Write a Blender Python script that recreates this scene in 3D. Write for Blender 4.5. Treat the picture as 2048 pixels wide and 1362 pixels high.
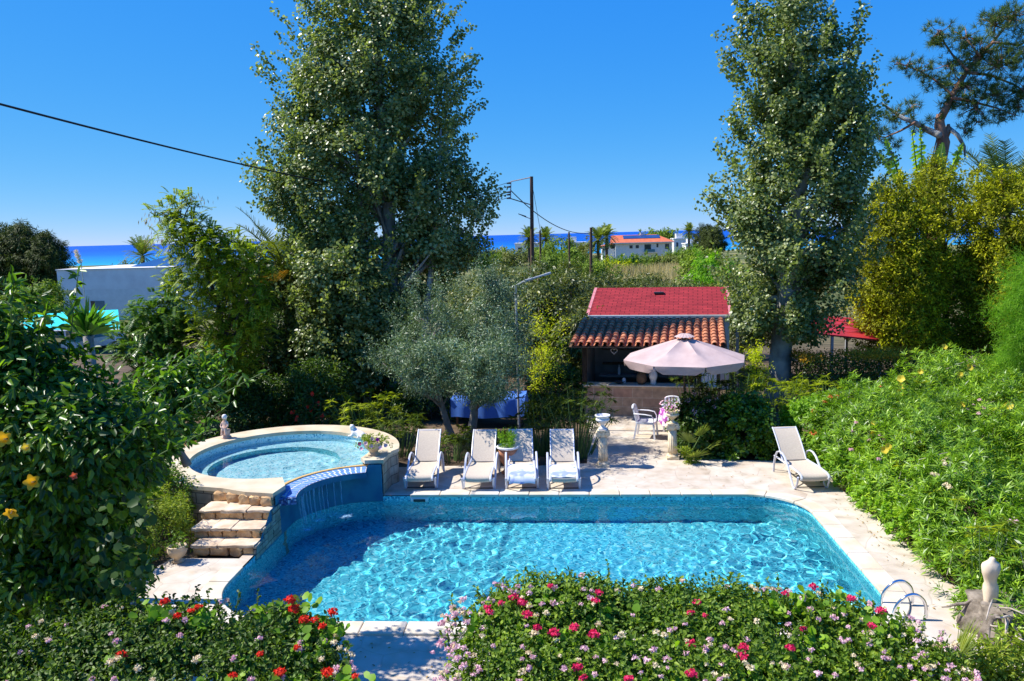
import bpy, bmesh, math, random
import numpy as np
from math import radians, sin, cos, pi, atan2, hypot, sqrt
from mathutils import Vector, Matrix

for o in list(bpy.data.objects):
    bpy.data.objects.remove(o)
scene = bpy.context.scene
COL = scene.collection

# ------------------------------------------------------------------ camera
CAM_H = 5.2
F_PX, CX, CY = 1600.0, 1024.0, 681.0          # focal length and centre in photo pixels (2048 x 1362)
_y, _p, _r = radians(4.3), radians(7.53), radians(1.49)
_fwd = np.array([-sin(_y)*cos(_p), cos(_y)*cos(_p), -sin(_p)])
_rt = np.array([cos(_y), sin(_y), 0.0])
_up = np.cross(_rt, _fwd)
CR = cos(_r)*_rt - sin(_r)*_up
CU = sin(_r)*_rt + cos(_r)*_up
CF = _fwd
cam = bpy.data.cameras.new('camera')
cam.sensor_width = 36.0
cam.lens = F_PX/2048*36.0
cam.clip_start = 0.1
cam.clip_end = 90000.0
cam_ob = bpy.data.objects.new('camera', cam)
COL.objects.link(cam_ob)
cam_ob.matrix_world = Matrix(((CR[0], CU[0], -CF[0], 0), (CR[1], CU[1], -CF[1], 0),
                              (CR[2], CU[2], -CF[2], CAM_H), (0, 0, 0, 1)))
scene.camera = cam_ob

# ------------------------------------------------------------------ sky and sun
SUN_EL, SUN_AZ = radians(50.5), radians(5.0)   # azimuth: from pure left (-X) towards the far side (+Y)
SUN_DIR = Vector((-cos(SUN_AZ)*cos(SUN_EL), sin(SUN_AZ)*cos(SUN_EL), sin(SUN_EL)))   # towards the sun
world = bpy.data.worlds.new('World')
scene.world = world
world.use_nodes = True
wn = world.node_tree.nodes
wl = world.node_tree.links
wn.clear()
sky = wn.new('ShaderNodeTexSky')
sky.sky_type = 'NISHITA'
sky.sun_disc = False
sky.sun_elevation = SUN_EL
sky.sun_rotation = atan2(SUN_DIR.x, SUN_DIR.y)
sky.altitude = 0
sky.air_density = 0.4
sky.dust_density = 0.0
sky.ozone_density = 6.0
# the photograph's colour response: each channel of the sky gets its own gain and gamma
sep = wn.new('ShaderNodeSeparateColor')
com = wn.new('ShaderNodeCombineColor')
wl.new(sky.outputs[0], sep.inputs[0])
for i, (gain, power) in enumerate(((0.40, 1.32), (1.60, 0.51), (5.1, 0.08))):
    pw = wn.new('ShaderNodeMath'); pw.operation = 'POWER'; pw.inputs[1].default_value = power
    ml = wn.new('ShaderNodeMath'); ml.operation = 'MULTIPLY'; ml.inputs[1].default_value = gain
    wl.new(sep.outputs[i], pw.inputs[0])
    wl.new(pw.outputs[0], ml.inputs[0])
    wl.new(ml.outputs[0], com.inputs[i])
bg = wn.new('ShaderNodeBackground')
bg.inputs['Strength'].default_value = 0.11
wo = wn.new('ShaderNodeOutputWorld')
wl.new(com.outputs[0], bg.inputs['Color'])
wl.new(bg.outputs[0], wo.inputs['Surface'])

sun = bpy.data.lights.new('sun', 'SUN')
sun.energy = 5.0
sun.angle = radians(0.53)
sun.color = (1.0, 0.96, 0.88)
sun.cycles.is_caustics_light = True
sun_ob = bpy.data.objects.new('sun', sun)
COL.objects.link(sun_ob)
sun_ob.rotation_euler = SUN_DIR.to_track_quat('Z', 'Y').to_euler()

vs = scene.view_settings
vs.view_transform = 'Standard'
vs.look = 'None'
vs.exposure = 0.6
vs.gamma = 1.0
vs.use_curve_mapping = False
scene.display_settings.display_device = 'sRGB'
cy = scene.cycles
cy.max_bounces = 8
cy.diffuse_bounces = 3
cy.glossy_bounces = 3
cy.transmission_bounces = 6
cy.transparent_max_bounces = 12
cy.caustics_reflective = False
cy.caustics_refractive = True
cy.sample_clamp_indirect = 6.0
cy.sample_clamp_direct = 0.0
cy.use_denoising = True

# ------------------------------------------------------------------ photo pixel -> place
def ray(px, py):
    return CF + (px-CX)/F_PX*CR - (py-CY)/F_PX*CU

def at_ground(px, py, z=0.0):
    d = ray(px, py)
    return np.array([0, 0, CAM_H]) + (z-CAM_H)/d[2]*d

def at_depth(px, py, Y):
    d = ray(px, py)
    return np.array([0, 0, CAM_H]) + Y/d[1]*d

def to_px(P):
    d = np.asarray(P, float)-np.array([0, 0, CAM_H]); w = d @ CF
    return CX+F_PX*(d @ CR)/w, CY-F_PX*(d @ CU)/w

def ground_z(x, y):
    if y < 27: return -0.06
    t = min(1.0, (y-27)/26.0); t = t*t*(3-2*t)
    z = -0.06 - 1.95*t
    if y > 53: z -= 0.5*min(1.0, (y-53)/150.0)
    if y > 210: z -= 1.6*min(1.0, (y-210)/150.0)
    if y > 365: z -= 3.0*min(1.0, (y-365)/60.0)
    return z

# ------------------------------------------------------------------ tagging
def tag(o, label=None, cat=None, group=None, kind=None):
    if label: o['label'] = label
    if cat: o['category'] = cat
    if group: o['group'] = group
    if kind: o['kind'] = kind
    return o

def thing(name, label, cat, loc=(0, 0, 0), rz=0.0, group=None):
    o = bpy.data.objects.new(name, None)
    o.empty_display_size = 0.2
    COL.objects.link(o)
    o.location = loc
    o.rotation_euler = (0, 0, rz)
    return tag(o, label, cat, group)

def link_mesh(name, me, material, parent=None, world=False):
    o = bpy.data.objects.new(name, me)
    COL.objects.link(o)
    if material is not None and not me.materials:
        for m in (material if isinstance(material, (list, tuple)) else [material]):
            me.materials.append(m)
    if parent is not None:
        o.parent = parent
        if world:
            o.location = -Vector(parent.location)
    return o

def dup(root, loc, rz=0.0, label=None, group=None, sc=1.0):
    r = root.copy(); COL.objects.link(r)
    r.location = loc; r.rotation_euler = (0, 0, rz); r.scale = (sc, sc, sc)
    if label: r['label'] = label
    if group: r['group'] = group
    for ch in list(root.children):
        c = ch.copy(); COL.objects.link(c); c.parent = r
        for g in list(ch.children):
            d = g.copy(); COL.objects.link(d); d.parent = c
    return r

# ------------------------------------------------------------------ mesh builder
class MB:
    def __init__(s): s.v = []; s.f = []
    def add(s, vs, fs):
        n = len(s.v); s.v += [tuple(map(float, p)) for p in vs]; s.f += [tuple(n+i for i in q) for q in fs]; return s
    def box(s, x0, x1, y0, y1, z0, z1, M=None):
        p = [(x0,y0,z0),(x1,y0,z0),(x1,y1,z0),(x0,y1,z0),(x0,y0,z1),(x1,y0,z1),(x1,y1,z1),(x0,y1,z1)]
        if M is not None: p = [tuple(M @ Vector(q)) for q in p]
        return s.add(p, [(0,3,2,1),(4,5,6,7),(0,1,5,4),(1,2,6,5),(2,3,7,6),(3,0,4,7)])
    def tube(s, path, r, n=8, cap=True, flat=1.0, ref=(0,0,1)):
        path = [Vector(p) for p in path]; m = len(path)
        rs = list(r) if hasattr(r, '__len__') else [r]*m
        vs = []; fs = []; prev = None
        for i, p in enumerate(path):
            t = (path[min(i+1, m-1)]-path[max(i-1, 0)])
            if t.length < 1e-9: t = Vector((0,0,1))
            t.normalize()
            if prev is None:
                a = Vector(ref)
                if abs(a.dot(t)) > 0.95: a = Vector((1,0,0)) if abs(t.x) < .9 else Vector((0,1,0))
                u = t.cross(a).normalized()
            else:
                u = prev - t*prev.dot(t)
                u = u.normalized() if u.length > 1e-6 else t.orthogonal().normalized()
            prev = u; w = t.cross(u)
            for k in range(n):
                a = 2*pi*k/n
                vs.append(p + u*(cos(a)*rs[i]) + w*(sin(a)*rs[i]*flat))
        for i in range(m-1):
            for k in range(n):
                k2 = (k+1) % n
                fs.append((i*n+k, i*n+k2, (i+1)*n+k2, (i+1)*n+k))
        if cap:
            fs.append(tuple(range(n-1, -1, -1))); fs.append(tuple(range((m-1)*n, m*n)))
        return s.add(vs, fs)
    def lathe(s, prof, c=(0,0,0), n=24, fn=None, cap=True):
        vs = []; fs = []; m = len(prof)
        for (r, z) in prof:
            for k in range(n):
                a = 2*pi*k/n; rr = r*(fn(a, z) if fn else 1.0)
                vs.append((c[0]+rr*cos(a), c[1]+rr*sin(a), c[2]+z))
        for i in range(m-1):
            for k in range(n):
                k2 = (k+1) % n
                fs.append((i*n+k, i*n+k2, (i+1)*n+k2, (i+1)*n+k))
        if cap:
            fs.append(tuple(range(n-1, -1, -1))); fs.append(tuple(range((m-1)*n, m*n)))
        return s.add(vs, fs)
    def loft(s, rings, cap=True):
        n = len(rings[0]); vs = [p for r in rings for p in r]; fs = []
        for i in range(len(rings)-1):
            for k in range(n):
                k2 = (k+1) % n
                fs.append((i*n+k, i*n+k2, (i+1)*n+k2, (i+1)*n+k))
        if cap:
            fs.append(tuple(range(n-1, -1, -1))); fs.append(tuple(range((len(rings)-1)*n, len(rings)*n)))
        return s.add(vs, fs)
    def sheet(s, rows):
        n = len(rows[0]); vs = [p for r in rows for p in r]; fs = []
        for i in range(len(rows)-1):
            for k in range(n-1):
                fs.append((i*n+k, i*n+k+1, (i+1)*n+k+1, (i+1)*n+k))
        return s.add(vs, fs)
    def prism(s, pts, z0, z1):
        n = len(pts)
        vs = [(p[0],p[1],z0) for p in pts]+[(p[0],p[1],z1) for p in pts]
        fs = [tuple(range(n-1,-1,-1)), tuple(range(n, 2*n))]
        fs += [(i, (i+1)%n, n+(i+1)%n, n+i) for i in range(n)]
        return s.add(vs, fs)
    def stone(s, x0, x1, y0, y1, z0, z1, seed, rough=0.02, nx=6, ny=4, nz=4):
        bm = bmesh.new(); rg = random.Random(seed)
        bmesh.ops.create_cube(bm, size=1.0)
        bmesh.ops.subdivide_edges(bm, edges=bm.edges[:], cuts=3, use_grid_fill=True)
        off = {}
        sx, sy, sz = x1-x0, y1-y0, z1-z0
        q = min(sx, sy, sz)
        for v in bm.verts:
            c = v.co*2
            k = sum(abs(t) > .99 for t in c)
            d = Vector((rg.uniform(-1,1), rg.uniform(-1,1), rg.uniform(-1,1)))*rough
            inn = (0, .0, .05, .10)[k]*q
            p = Vector(((c.x*sx/2), (c.y*sy/2), (c.z*sz/2)))
            for ax in range(3):
                if abs(c[ax]) > .99: p[ax] -= math.copysign(inn, c[ax])
            v.co = p + d + Vector(((x0+x1)/2, (y0+y1)/2, (z0+z1)/2))
        bm.verts.ensure_lookup_table()
        s.add([v.co for v in bm.verts], [[v.index for v in f.verts] for f in bm.faces])
        bm.free(); return s
    def build(s, name, material, parent=None, smooth=False, world=False, bevel=0.0):
        me = bpy.data.meshes.new(name)
        me.from_pydata(s.v, [], s.f)
        if bevel:
            bm = bmesh.new(); bm.from_mesh(me)
            bmesh.ops.remove_doubles(bm, verts=bm.verts[:], dist=1e-5)
            es = [e for e in bm.edges if len(e.link_faces) == 2 and e.calc_face_angle(0) > .6]
            bmesh.ops.bevel(bm, geom=es, offset=bevel, segments=2, profile=.5, affect='EDGES', clamp_overlap=True)
            bm.to_mesh(me); bm.free()
        if smooth:
            me.polygons.foreach_set('use_smooth', [True]*len(me.polygons))
            if smooth != 'all':
                me.set_sharp_from_angle(angle=radians(40))
        me.update()
        return link_mesh(name, me, material, parent, world)

def fill_poly(outer, holes, z, name, material, parent=None, world=False):
    bm = bmesh.new()
    es = []
    for loop in [outer]+list(holes):
        vs = [bm.verts.new((p[0], p[1], z)) for p in loop]
        for i in range(len(vs)):
            es.append(bm.edges.new((vs[i], vs[(i+1) % len(vs)])))
    bmesh.ops.triangle_fill(bm, use_beauty=True, use_dissolve=False, edges=es, normal=(0,0,1))
    for f in bm.faces:
        if f.normal.z < 0: f.normal_flip()
    me = bpy.data.meshes.new(name); bm.to_mesh(me); bm.free()
    return link_mesh(name, me, material, parent, world)

# ------------------------------------------------------------------ leaves
T_FOLD = (np.array([(0,0,0),(.32,.5,.10),(.72,.34,.07),(1,0,-.10),(.72,-.34,.07),(.32,-.5,.10)]), [(0,3,2,1),(0,5,4,3)])
T_FLAT = (np.array([(0,0,0),(.42,.5,.05),(1,0,-.04),(.42,-.5,.05)]), [(0,3,2,1)])
T_BLADE = (np.array([(0,.35,0),(.5,.5,.06),(1,0,-.12),(.5,-.5,.06),(0,-.35,0)]), [(0,4,3,2,1)])
T_ROUND = (np.array([(0,0,0),(.25,.5,.07),(.75,.42,.05),(1,0,-.06),(.75,-.42,.05),(.25,-.5,.07)]), [(0,3,2,1),(0,5,4,3)])
T_NEEDLE = (np.array([(0,.5,0),(1,.12,0),(1,-.12,0),(0,-.5,0)]), [(0,3,2,1)])

def unit(a):
    return a/np.maximum(np.linalg.norm(a, axis=1, keepdims=True), 1e-9)

class LM:
    """collects leaf faces as numpy arrays, builds one mesh"""
    def __init__(s): s.V = []; s.L = []; s.T = []; s.n = 0
    def leaves(s, P, A, N, L, W, tmpl=T_FOLD):
        P = np.asarray(P, float); n = len(P)
        if n == 0: return s
        A = unit(np.asarray(A, float)); S = np.cross(N, A)
        bad = np.linalg.norm(S, axis=1) < 1e-4
        S[bad] = np.cross(np.array([[.3,.9,.1]]), A[bad])
        S = unit(S); Nn = np.cross(A, S)
        L = np.broadcast_to(np.asarray(L, float), (n,))[:, None, None]
        W = np.broadcast_to(np.asarray(W, float), (n,))[:, None, None]
        t, fs = tmpl; k = len(t)
        V = P[:, None, :] + A[:, None, :]*(t[None, :, 0:1]*L) + S[:, None, :]*(t[None, :, 1:2]*W) + Nn[:, None, :]*(t[None, :, 2:3]*L)
        base = s.n + np.arange(n)[:, None]*k
        for q in fs:
            s.L.append((base+np.array(q)[None, :]).ravel())
            s.T.append(np.full(n, len(q), dtype=np.int32))
        s.V.append(V.reshape(-1, 3)); s.n += n*k
        return s
    def build(s, name, material, parent=None, world=True, smooth=False):
        me = bpy.data.meshes.new(name)
        V = np.concatenate(s.V); Li = np.concatenate(s.L).astype(np.int32); T = np.concatenate(s.T)
        me.vertices.add(len(V)); me.vertices.foreach_set('co', V.astype(np.float32).ravel())
        me.loops.add(len(Li)); me.loops.foreach_set('vertex_index', Li)
        me.polygons.add(len(T))
        st = np.concatenate([[0], np.cumsum(T)[:-1]]).astype(np.int32)
        me.polygons.foreach_set('loop_start', st)
        me.polygons.foreach_set('loop_total', T)
        if smooth: me.polygons.foreach_set('use_smooth', np.ones(len(T), dtype=bool))
        me.update(calc_edges=True)
        return link_mesh(name, me, material, parent, world)

def rnd_dirs(rg, n):
    return unit(rg.normal(size=(n, 3)))

def clump(lm, rg, c, r, n, L, W, tmpl=T_FOLD, out=None, up=.5, outw=.6, droop=0.0, squash=1.0, jit=.3):
    """a ball of leaves round c"""
    d = rnd_dirs(rg, n); rr = r*rg.random(n)**.45
    P = np.asarray(c)[None, :] + d*rr[:, None]*np.array([1, 1, squash])
    o = np.zeros(3) if out is None else np.asarray(out)
    N = unit(d*.5 + o[None, :]*outw + np.array([0, 0, up]) + rnd_dirs(rg, n)*.55)
    A = unit(d + rnd_dirs(rg, n)*.7 + o[None, :]*.3 - np.array([0, 0, droop]))
    A = A - N*(A*N).sum(1, keepdims=True)*.7
    lm.leaves(P, A, N, L*(1+jit*(rg.random(n)*2-1)), W*(1+jit*(rg.random(n)*2-1)), tmpl)

def rows_px(rows, Y):
    """outline rows (photo y, left x, right x) at distance Y -> (z, xl, xr) from low to high"""
    o = []
    for (py, a, b) in rows:
        p, q = at_depth(a, py, Y), at_depth(b, py, Y)
        o.append(((p[2]+q[2])/2, p[0], q[0]))
    o.sort()
    return np.array(o)

def env_clumps(rg, rows, Yc, depth, n, rc, shell=.5):
    """n clump centres inside a crown envelope; returns centres and outward directions"""
    z = rows[:, 0]
    zz = np.linspace(z[0], z[-1], 200)
    w = np.interp(zz, z, rows[:, 2]-rows[:, 1])
    cdf = np.cumsum(np.maximum(w, .05)**1.25); cdf /= cdf[-1]
    Z = np.interp(rg.random(n), cdf, zz)
    xl = np.interp(Z, z, rows[:, 1]); xr = np.interp(Z, z, rows[:, 2])
    hw = (xr-xl)/2; xc = (xl+xr)/2
    hwi = np.maximum(hw-rc*.75, hw*.35)
    ph = rg.random(n)*2*pi; rho = rg.random(n)**shell
    C = np.stack([xc+hwi*rho*np.cos(ph), Yc+hwi*depth*rho*np.sin(ph), Z], 1)
    out = np.stack([np.cos(ph)*rho, np.sin(ph)*rho, np.full(n, .25)], 1)
    return C, out

def crown(rg, rows, Yc, depth, n, per, rc, L, W, tmpl=T_FOLD, shell=.42, up=.5, droop=0., sprigs=0, sprig_len=.8, squash=.8, lm=None, clear=(), gaps=0.0):
    lm = lm or LM()
    C, out = env_clumps(rg, rows, Yc, depth, n, rc, shell)
    if gaps:                                      # airy holes and dense lumps in the crown
        q = .75/max(rc, .2); fn = np.sin(C[:, 0]*q*1.3+n)+np.sin(C[:, 1]*q*1.1+2)+np.sin(C[:, 2]*q*1.5+C[:, 0]*q*.6)
        k = fn > -2.6+gaps*3.2; C, out = C[k], out[k]
    for (x0, x1, y0, y1) in clear:                # gaps where the trunk shows
        u, v = to_px(C); k = ~((u > x0) & (u < x1) & (v > y0) & (v < y1) & (C[:, 1] < Yc+.3)); C, out = C[k], out[k]
    for c, o in zip(C, out):
        k = rg.uniform(.6, 1.35)
        clump(lm, rg, c, rc*k, int(per*k*k), L, W, tmpl, o, up=up, droop=droop, squash=squash)
    if sprigs:
        S, so = env_clumps(rg, rows, Yc, depth, sprigs, rc*.3, .12)
        for c, o in zip(S, so):
            d = unit((o + np.array([0, 0, .9]) + rg.normal(size=3)*.35)[None])[0]
            m = int(per*.35); t = rg.random(m)
            P = c[None] + d[None]*(t*sprig_len*rg.uniform(.6, 1.2))[:, None] + rg.normal(size=(m, 3))*.07
            lm.leaves(P, rnd_dirs(rg, m)+d*.5, rnd_dirs(rg, m)+np.array([0, 0, .4]), L*rg.uniform(.7, 1.2, m), W*rg.uniform(.7, 1.2, m), tmpl)
    return lm, C

def spline(pts, n=6):
    P = [np.asarray(p, float) for p in pts]; P = [2*P[0]-P[1]]+P+[2*P[-1]-P[-2]]; out = []
    for i in range(1, len(P)-2):
        for k in range(n):
            t = k/n; a, b, c, d = P[i-1], P[i], P[i+1], P[i+2]
            out.append(.5*(2*b+(c-a)*t+(2*a-5*b+4*c-d)*t*t+(3*b-a-3*c+d)*t**3))
    return out+[P[-2]]

def branch_path(a, b, rg, n=6, bow=.15, sag=0.0):
    a = np.asarray(a, float); b = np.asarray(b, float); d = b-a; l = np.linalg.norm(d)
    off = rg.normal(size=3)*bow*l
    return [a + d*t + off*sin(pi*t)*.5 + np.array([0, 0, sag*l*sin(pi*t)]) for t in np.linspace(0, 1, n)]

def limbs(mb, rg, trunk, C, r0, k, rmin=.012, lo=.25):
    """limbs from the trunk polyline to k of the clump centres"""
    T = np.array(trunk); m = len(T)
    zz = T[:, 2]
    for c in C[rg.permutation(len(C))[:k]]:
        h = np.linalg.norm(c[:2]-np.array([np.interp(c[2], zz, T[:, 0]), np.interp(c[2], zz, T[:, 1])]))
        z0 = max(zz[0]+lo*(zz[-1]-zz[0]), c[2]-h*rg.uniform(.6, 1.3)); z0 = min(z0, zz[-1])
        a = np.array([np.interp(z0, zz, T[:, 0]), np.interp(z0, zz, T[:, 1]), z0])
        f = (z0-zz[0])/(zz[-1]-zz[0]+1e-6)
        r = max(rmin*1.5, r0*(1-f)*.42)
        p = branch_path(a, c, rg, 6, .12, .08)
        mb.tube(p, np.linspace(r, rmin, 6), 5)
# ------------------------------------------------------------------ materials
def new_mat(name):
    m = bpy.data.materials.new(name); m.use_nodes = True
    nt = m.node_tree; nt.nodes.clear()
    out = nt.nodes.new('ShaderNodeOutputMaterial')
    return m, nt, nt.nodes, nt.links, out

def _n(nodes, t, **kw):
    n = nodes.new(t)
    for k, v in kw.items():
        if hasattr(n, k): setattr(n, k, v)
        else: n.inputs[k.replace('_', ' ')].default_value = v
    return n

def ramp(nodes, stops, interp='LINEAR'):
    r = nodes.new('ShaderNodeValToRGB'); r.color_ramp.interpolation = interp
    e = r.color_ramp.elements
    while len(e) < len(stops): e.new(.5)
    for i, (p, c) in enumerate(stops):
        e[i].position = p; e[i].color = (c[0], c[1], c[2], 1) if hasattr(c, '__len__') else (c, c, c, 1)
    return r

def mat(name, col, col2=None, rough=.6, spec=.3, scale=6.0, detail=4.0, bump=0.0, bscale=None, metal=0.0, lo=.35, hi=.65, coat=0.0):
    """principled with a noise that mixes two colours of the stuff itself"""
    m, nt, N, L, out = new_mat(name)
    p = _n(N, 'ShaderNodeBsdfPrincipled')
    p.inputs['Roughness'].default_value = rough
    p.inputs['Specular IOR Level'].default_value = spec
    p.inputs['Metallic'].default_value = metal
    p.inputs['Coat Weight'].default_value = coat
    tc = _n(N, 'ShaderNodeTexCoord')
    nz = _n(N, 'ShaderNodeTexNoise'); nz.inputs['Scale'].default_value = scale; nz.inputs['Detail'].default_value = detail
    L.new(tc.outputs['Object'], nz.inputs['Vector'])
    col2 = col2 or tuple(c*.82 for c in col)
    r = ramp(N, [(lo, col2), (hi, col)])
    L.new(nz.outputs[0], r.inputs[0]); L.new(r.outputs[0], p.inputs['Base Color'])
    if bump:
        n2 = _n(N, 'ShaderNodeTexNoise'); n2.inputs['Scale'].default_value = bscale or scale*4; n2.inputs['Detail'].default_value = 6
        L.new(tc.outputs['Object'], n2.inputs['Vector'])
        b = _n(N, 'ShaderNodeBump'); b.inputs['Strength'].default_value = bump; b.inputs['Distance'].default_value = .02
        L.new(n2.outputs[0], b.inputs['Height']); L.new(b.outputs[0], p.inputs['Normal'])
    L.new(p.outputs[0], out.inputs['Surface'])
    return m

def leaf_mat(name, a, b, c=None, rough=.42, spec=.45, trans=.3, tcol=None, hue_scale=.5):
    """leaf colours vary from leaf to leaf (random per island) and slowly through the plant"""
    m, nt, N, L, out = new_mat(name)
    if 'petal' not in name and 'floret' not in name:
        g_ = (1.55, 1.5, .75) if 'olive' not in name else (1.25, 1.3, 1.25); a, b = tuple(x*k for x, k in zip(a, g_)), tuple(x*k for x, k in zip(b, g_)); c = tuple(x*k for x, k in zip(c, g_)) if c else None; trans = min(.5, trans*1.2)
    geo = _n(N, 'ShaderNodeNewGeometry'); tc = _n(N, 'ShaderNodeTexCoord')
    c = c or tuple((x+y)/2 for x, y in zip(a, b))
    r = ramp(N, [(0, a), (.55, c), (1, b)])
    nz = _n(N, 'ShaderNodeTexNoise'); nz.inputs['Scale'].default_value = hue_scale; nz.inputs['Detail'].default_value = 3
    L.new(tc.outputs['Object'], nz.inputs['Vector'])
    ma = _n(N, 'ShaderNodeMath', operation='MULTIPLY_ADD'); ma.inputs[1].default_value = .7; ma.inputs[2].default_value = -.25
    L.new(nz.outputs[0], ma.inputs[0])
    mb = _n(N, 'ShaderNodeMath', operation='MULTIPLY_ADD'); mb.inputs[1].default_value = .75
    L.new(geo.outputs['Random Per Island'], mb.inputs[0]); L.new(ma.outputs[0], mb.inputs[2])
    L.new(mb.outputs[0], r.inputs[0])
    p = _n(N, 'ShaderNodeBsdfPrincipled')
    p.inputs['Roughness'].default_value = rough; p.inputs['Specular IOR Level'].default_value = spec
    L.new(r.outputs[0], p.inputs['Base Color'])
    t = _n(N, 'ShaderNodeBsdfTranslucent')
    mx = _n(N, 'ShaderNodeMixRGB', blend_type='MULTIPLY'); mx.inputs[0].default_value = 1
    tcol = tcol or (1.5, 1.6, .6)
    mx.inputs[2].default_value = (*tcol, 1)
    L.new(r.outputs[0], mx.inputs[1]); L.new(mx.outputs[0], t.inputs['Color'])
    s = _n(N, 'ShaderNodeMixShader'); s.inputs[0].default_value = trans
    L.new(p.outputs[0], s.inputs[1]); L.new(t.outputs[0], s.inputs[2]); L.new(s.outputs[0], out.inputs['Surface'])
    return m

def paving_mat(name, scale, cols, joint, jw=.03, rough=.75, bump=.25):
    m, nt, N, L, out = new_mat(name)
    tc = _n(N, 'ShaderNodeTexCoord')
    wn_ = _n(N, 'ShaderNodeTexNoise'); wn_.inputs['Scale'].default_value = 1.1
    L.new(tc.outputs['Object'], wn_.inputs['Vector'])
    av = _n(N, 'ShaderNodeVectorMath', operation='MULTIPLY_ADD'); av.inputs[1].default_value = (.35, .35, 0)
    L.new(wn_.outputs['Color'], av.inputs[0]); L.new(tc.outputs['Object'], av.inputs[2])
    v1 = _n(N, 'ShaderNodeTexVoronoi', feature='F1', voronoi_dimensions='2D'); v1.inputs['Scale'].default_value = scale
    v2 = _n(N, 'ShaderNodeTexVoronoi', feature='DISTANCE_TO_EDGE', voronoi_dimensions='2D'); v2.inputs['Scale'].default_value = scale
    L.new(av.outputs[0], v1.inputs['Vector']); L.new(av.outputs[0], v2.inputs['Vector'])
    sp = _n(N, 'ShaderNodeSeparateColor'); L.new(v1.outputs['Color'], sp.inputs[0])
    r = ramp(N, [(i/(len(cols)-1), c) for i, c in enumerate(cols)]); L.new(sp.outputs[0], r.inputs[0])
    n1 = _n(N, 'ShaderNodeTexNoise'); n1.inputs['Scale'].default_value = 3.0; n1.inputs['Detail'].default_value = 8
    L.new(tc.outputs['Object'], n1.inputs['Vector'])
    r1 = ramp(N, [(.26, (.66, .60, .53)), (.42, (.90, .86, .80)), (.62, (1.02, 1.01, 1.0))]); L.new(n1.outputs[0], r1.inputs[0])
    mm = _n(N, 'ShaderNodeMixRGB', blend_type='MULTIPLY'); mm.inputs[0].default_value = 1
    L.new(r.outputs[0], mm.inputs[1]); L.new(r1.outputs[0], mm.inputs[2])
    # rust-coloured veins in some slabs
    n3 = _n(N, 'ShaderNodeTexNoise'); n3.inputs['Scale'].default_value = 1.3; n3.inputs['Detail'].default_value = 6; n3.inputs['Distortion'].default_value = 1.0
    L.new(tc.outputs['Object'], n3.inputs['Vector'])
    r3 = ramp(N, [(.62, 0), (.74, .55)]); L.new(n3.outputs[0], r3.inputs[0])
    mv = _n(N, 'ShaderNodeMixRGB'); mv.inputs[2].default_value = (.62, .42, .22, 1)
    L.new(r3.outputs[0], mv.inputs[0]); L.new(mm.outputs[0], mv.inputs[1])
    rj = ramp(N, [(jw*.4, 1), (jw, 0)]); L.new(v2.outputs['Distance'], rj.inputs[0])
    mj = _n(N, 'ShaderNodeMixRGB'); mj.inputs[2].default_value = (*joint, 1)
    mjf = _n(N, 'ShaderNodeMath', operation='MULTIPLY'); mjf.inputs[1].default_value = .28
    L.new(rj.outputs[0], mjf.inputs[0]); L.new(mjf.outputs[0], mj.inputs[0]); L.new(mv.outputs[0], mj.inputs[1])
    p = _n(N, 'ShaderNodeBsdfPrincipled'); p.inputs['Roughness'].default_value = rough; p.inputs['Specular IOR Level'].default_value = .25
    L.new(mj.outputs[0], p.inputs['Base Color'])
    b = _n(N, 'ShaderNodeBump'); b.inputs['Strength'].default_value = bump; b.inputs['Distance'].default_value = .01
    hs = _n(N, 'ShaderNodeMath', operation='SUBTRACT'); L.new(n1.outputs[0], hs.inputs[0]); L.new(rj.outputs[0], hs.inputs[1])
    L.new(hs.outputs[0], b.inputs['Height']); L.new(b.outputs[0], p.inputs['Normal'])
    L.new(p.outputs[0], out.inputs['Surface'])
    return m

def mosaic_mat(name, cols, size=.024, grout=(.45,.6,.66)):
    """small glass tiles, each with its own blue; three projections chosen by the face normal"""
    m, nt, N, L, out = new_mat(name)
    geo = _n(N, 'ShaderNodeNewGeometry'); tc = _n(N, 'ShaderNodeTexCoord')
    sc = _n(N, 'ShaderNodeVectorMath', operation='SCALE'); sc.inputs['Scale'].default_value = 1/size
    L.new(tc.outputs['Object'], sc.inputs[0])
    fl = _n(N, 'ShaderNodeVectorMath', operation='FLOOR'); L.new(sc.outputs[0], fl.inputs[0])
    wn_ = _n(N, 'ShaderNodeTexWhiteNoise', noise_dimensions='3D'); L.new(fl.outputs[0], wn_.inputs['Vector'])
    r = ramp(N, cols, 'CONSTANT'); L.new(wn_.outputs['Value'], r.inputs[0])
    p = _n(N, 'ShaderNodeBsdfPrincipled'); p.inputs['Roughness'].default_value = .25; p.inputs['Specular IOR Level'].default_value = .4
    L.new(r.outputs[0], p.inputs['Base Color'])
    L.new(p.outputs[0], out.inputs['Surface'])
    return m

def water_mat(name, tint):
    m, nt, N, L, out = new_mat(name)
    g = _n(N, 'ShaderNodeBsdfGlass'); g.inputs['IOR'].default_value = 1.333; g.inputs['Roughness'].default_value = 0.0
    g.inputs['Color'].default_value = (*tint, 1)
    L.new(g.outputs[0], out.inputs['Surface'])
    return m

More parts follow.
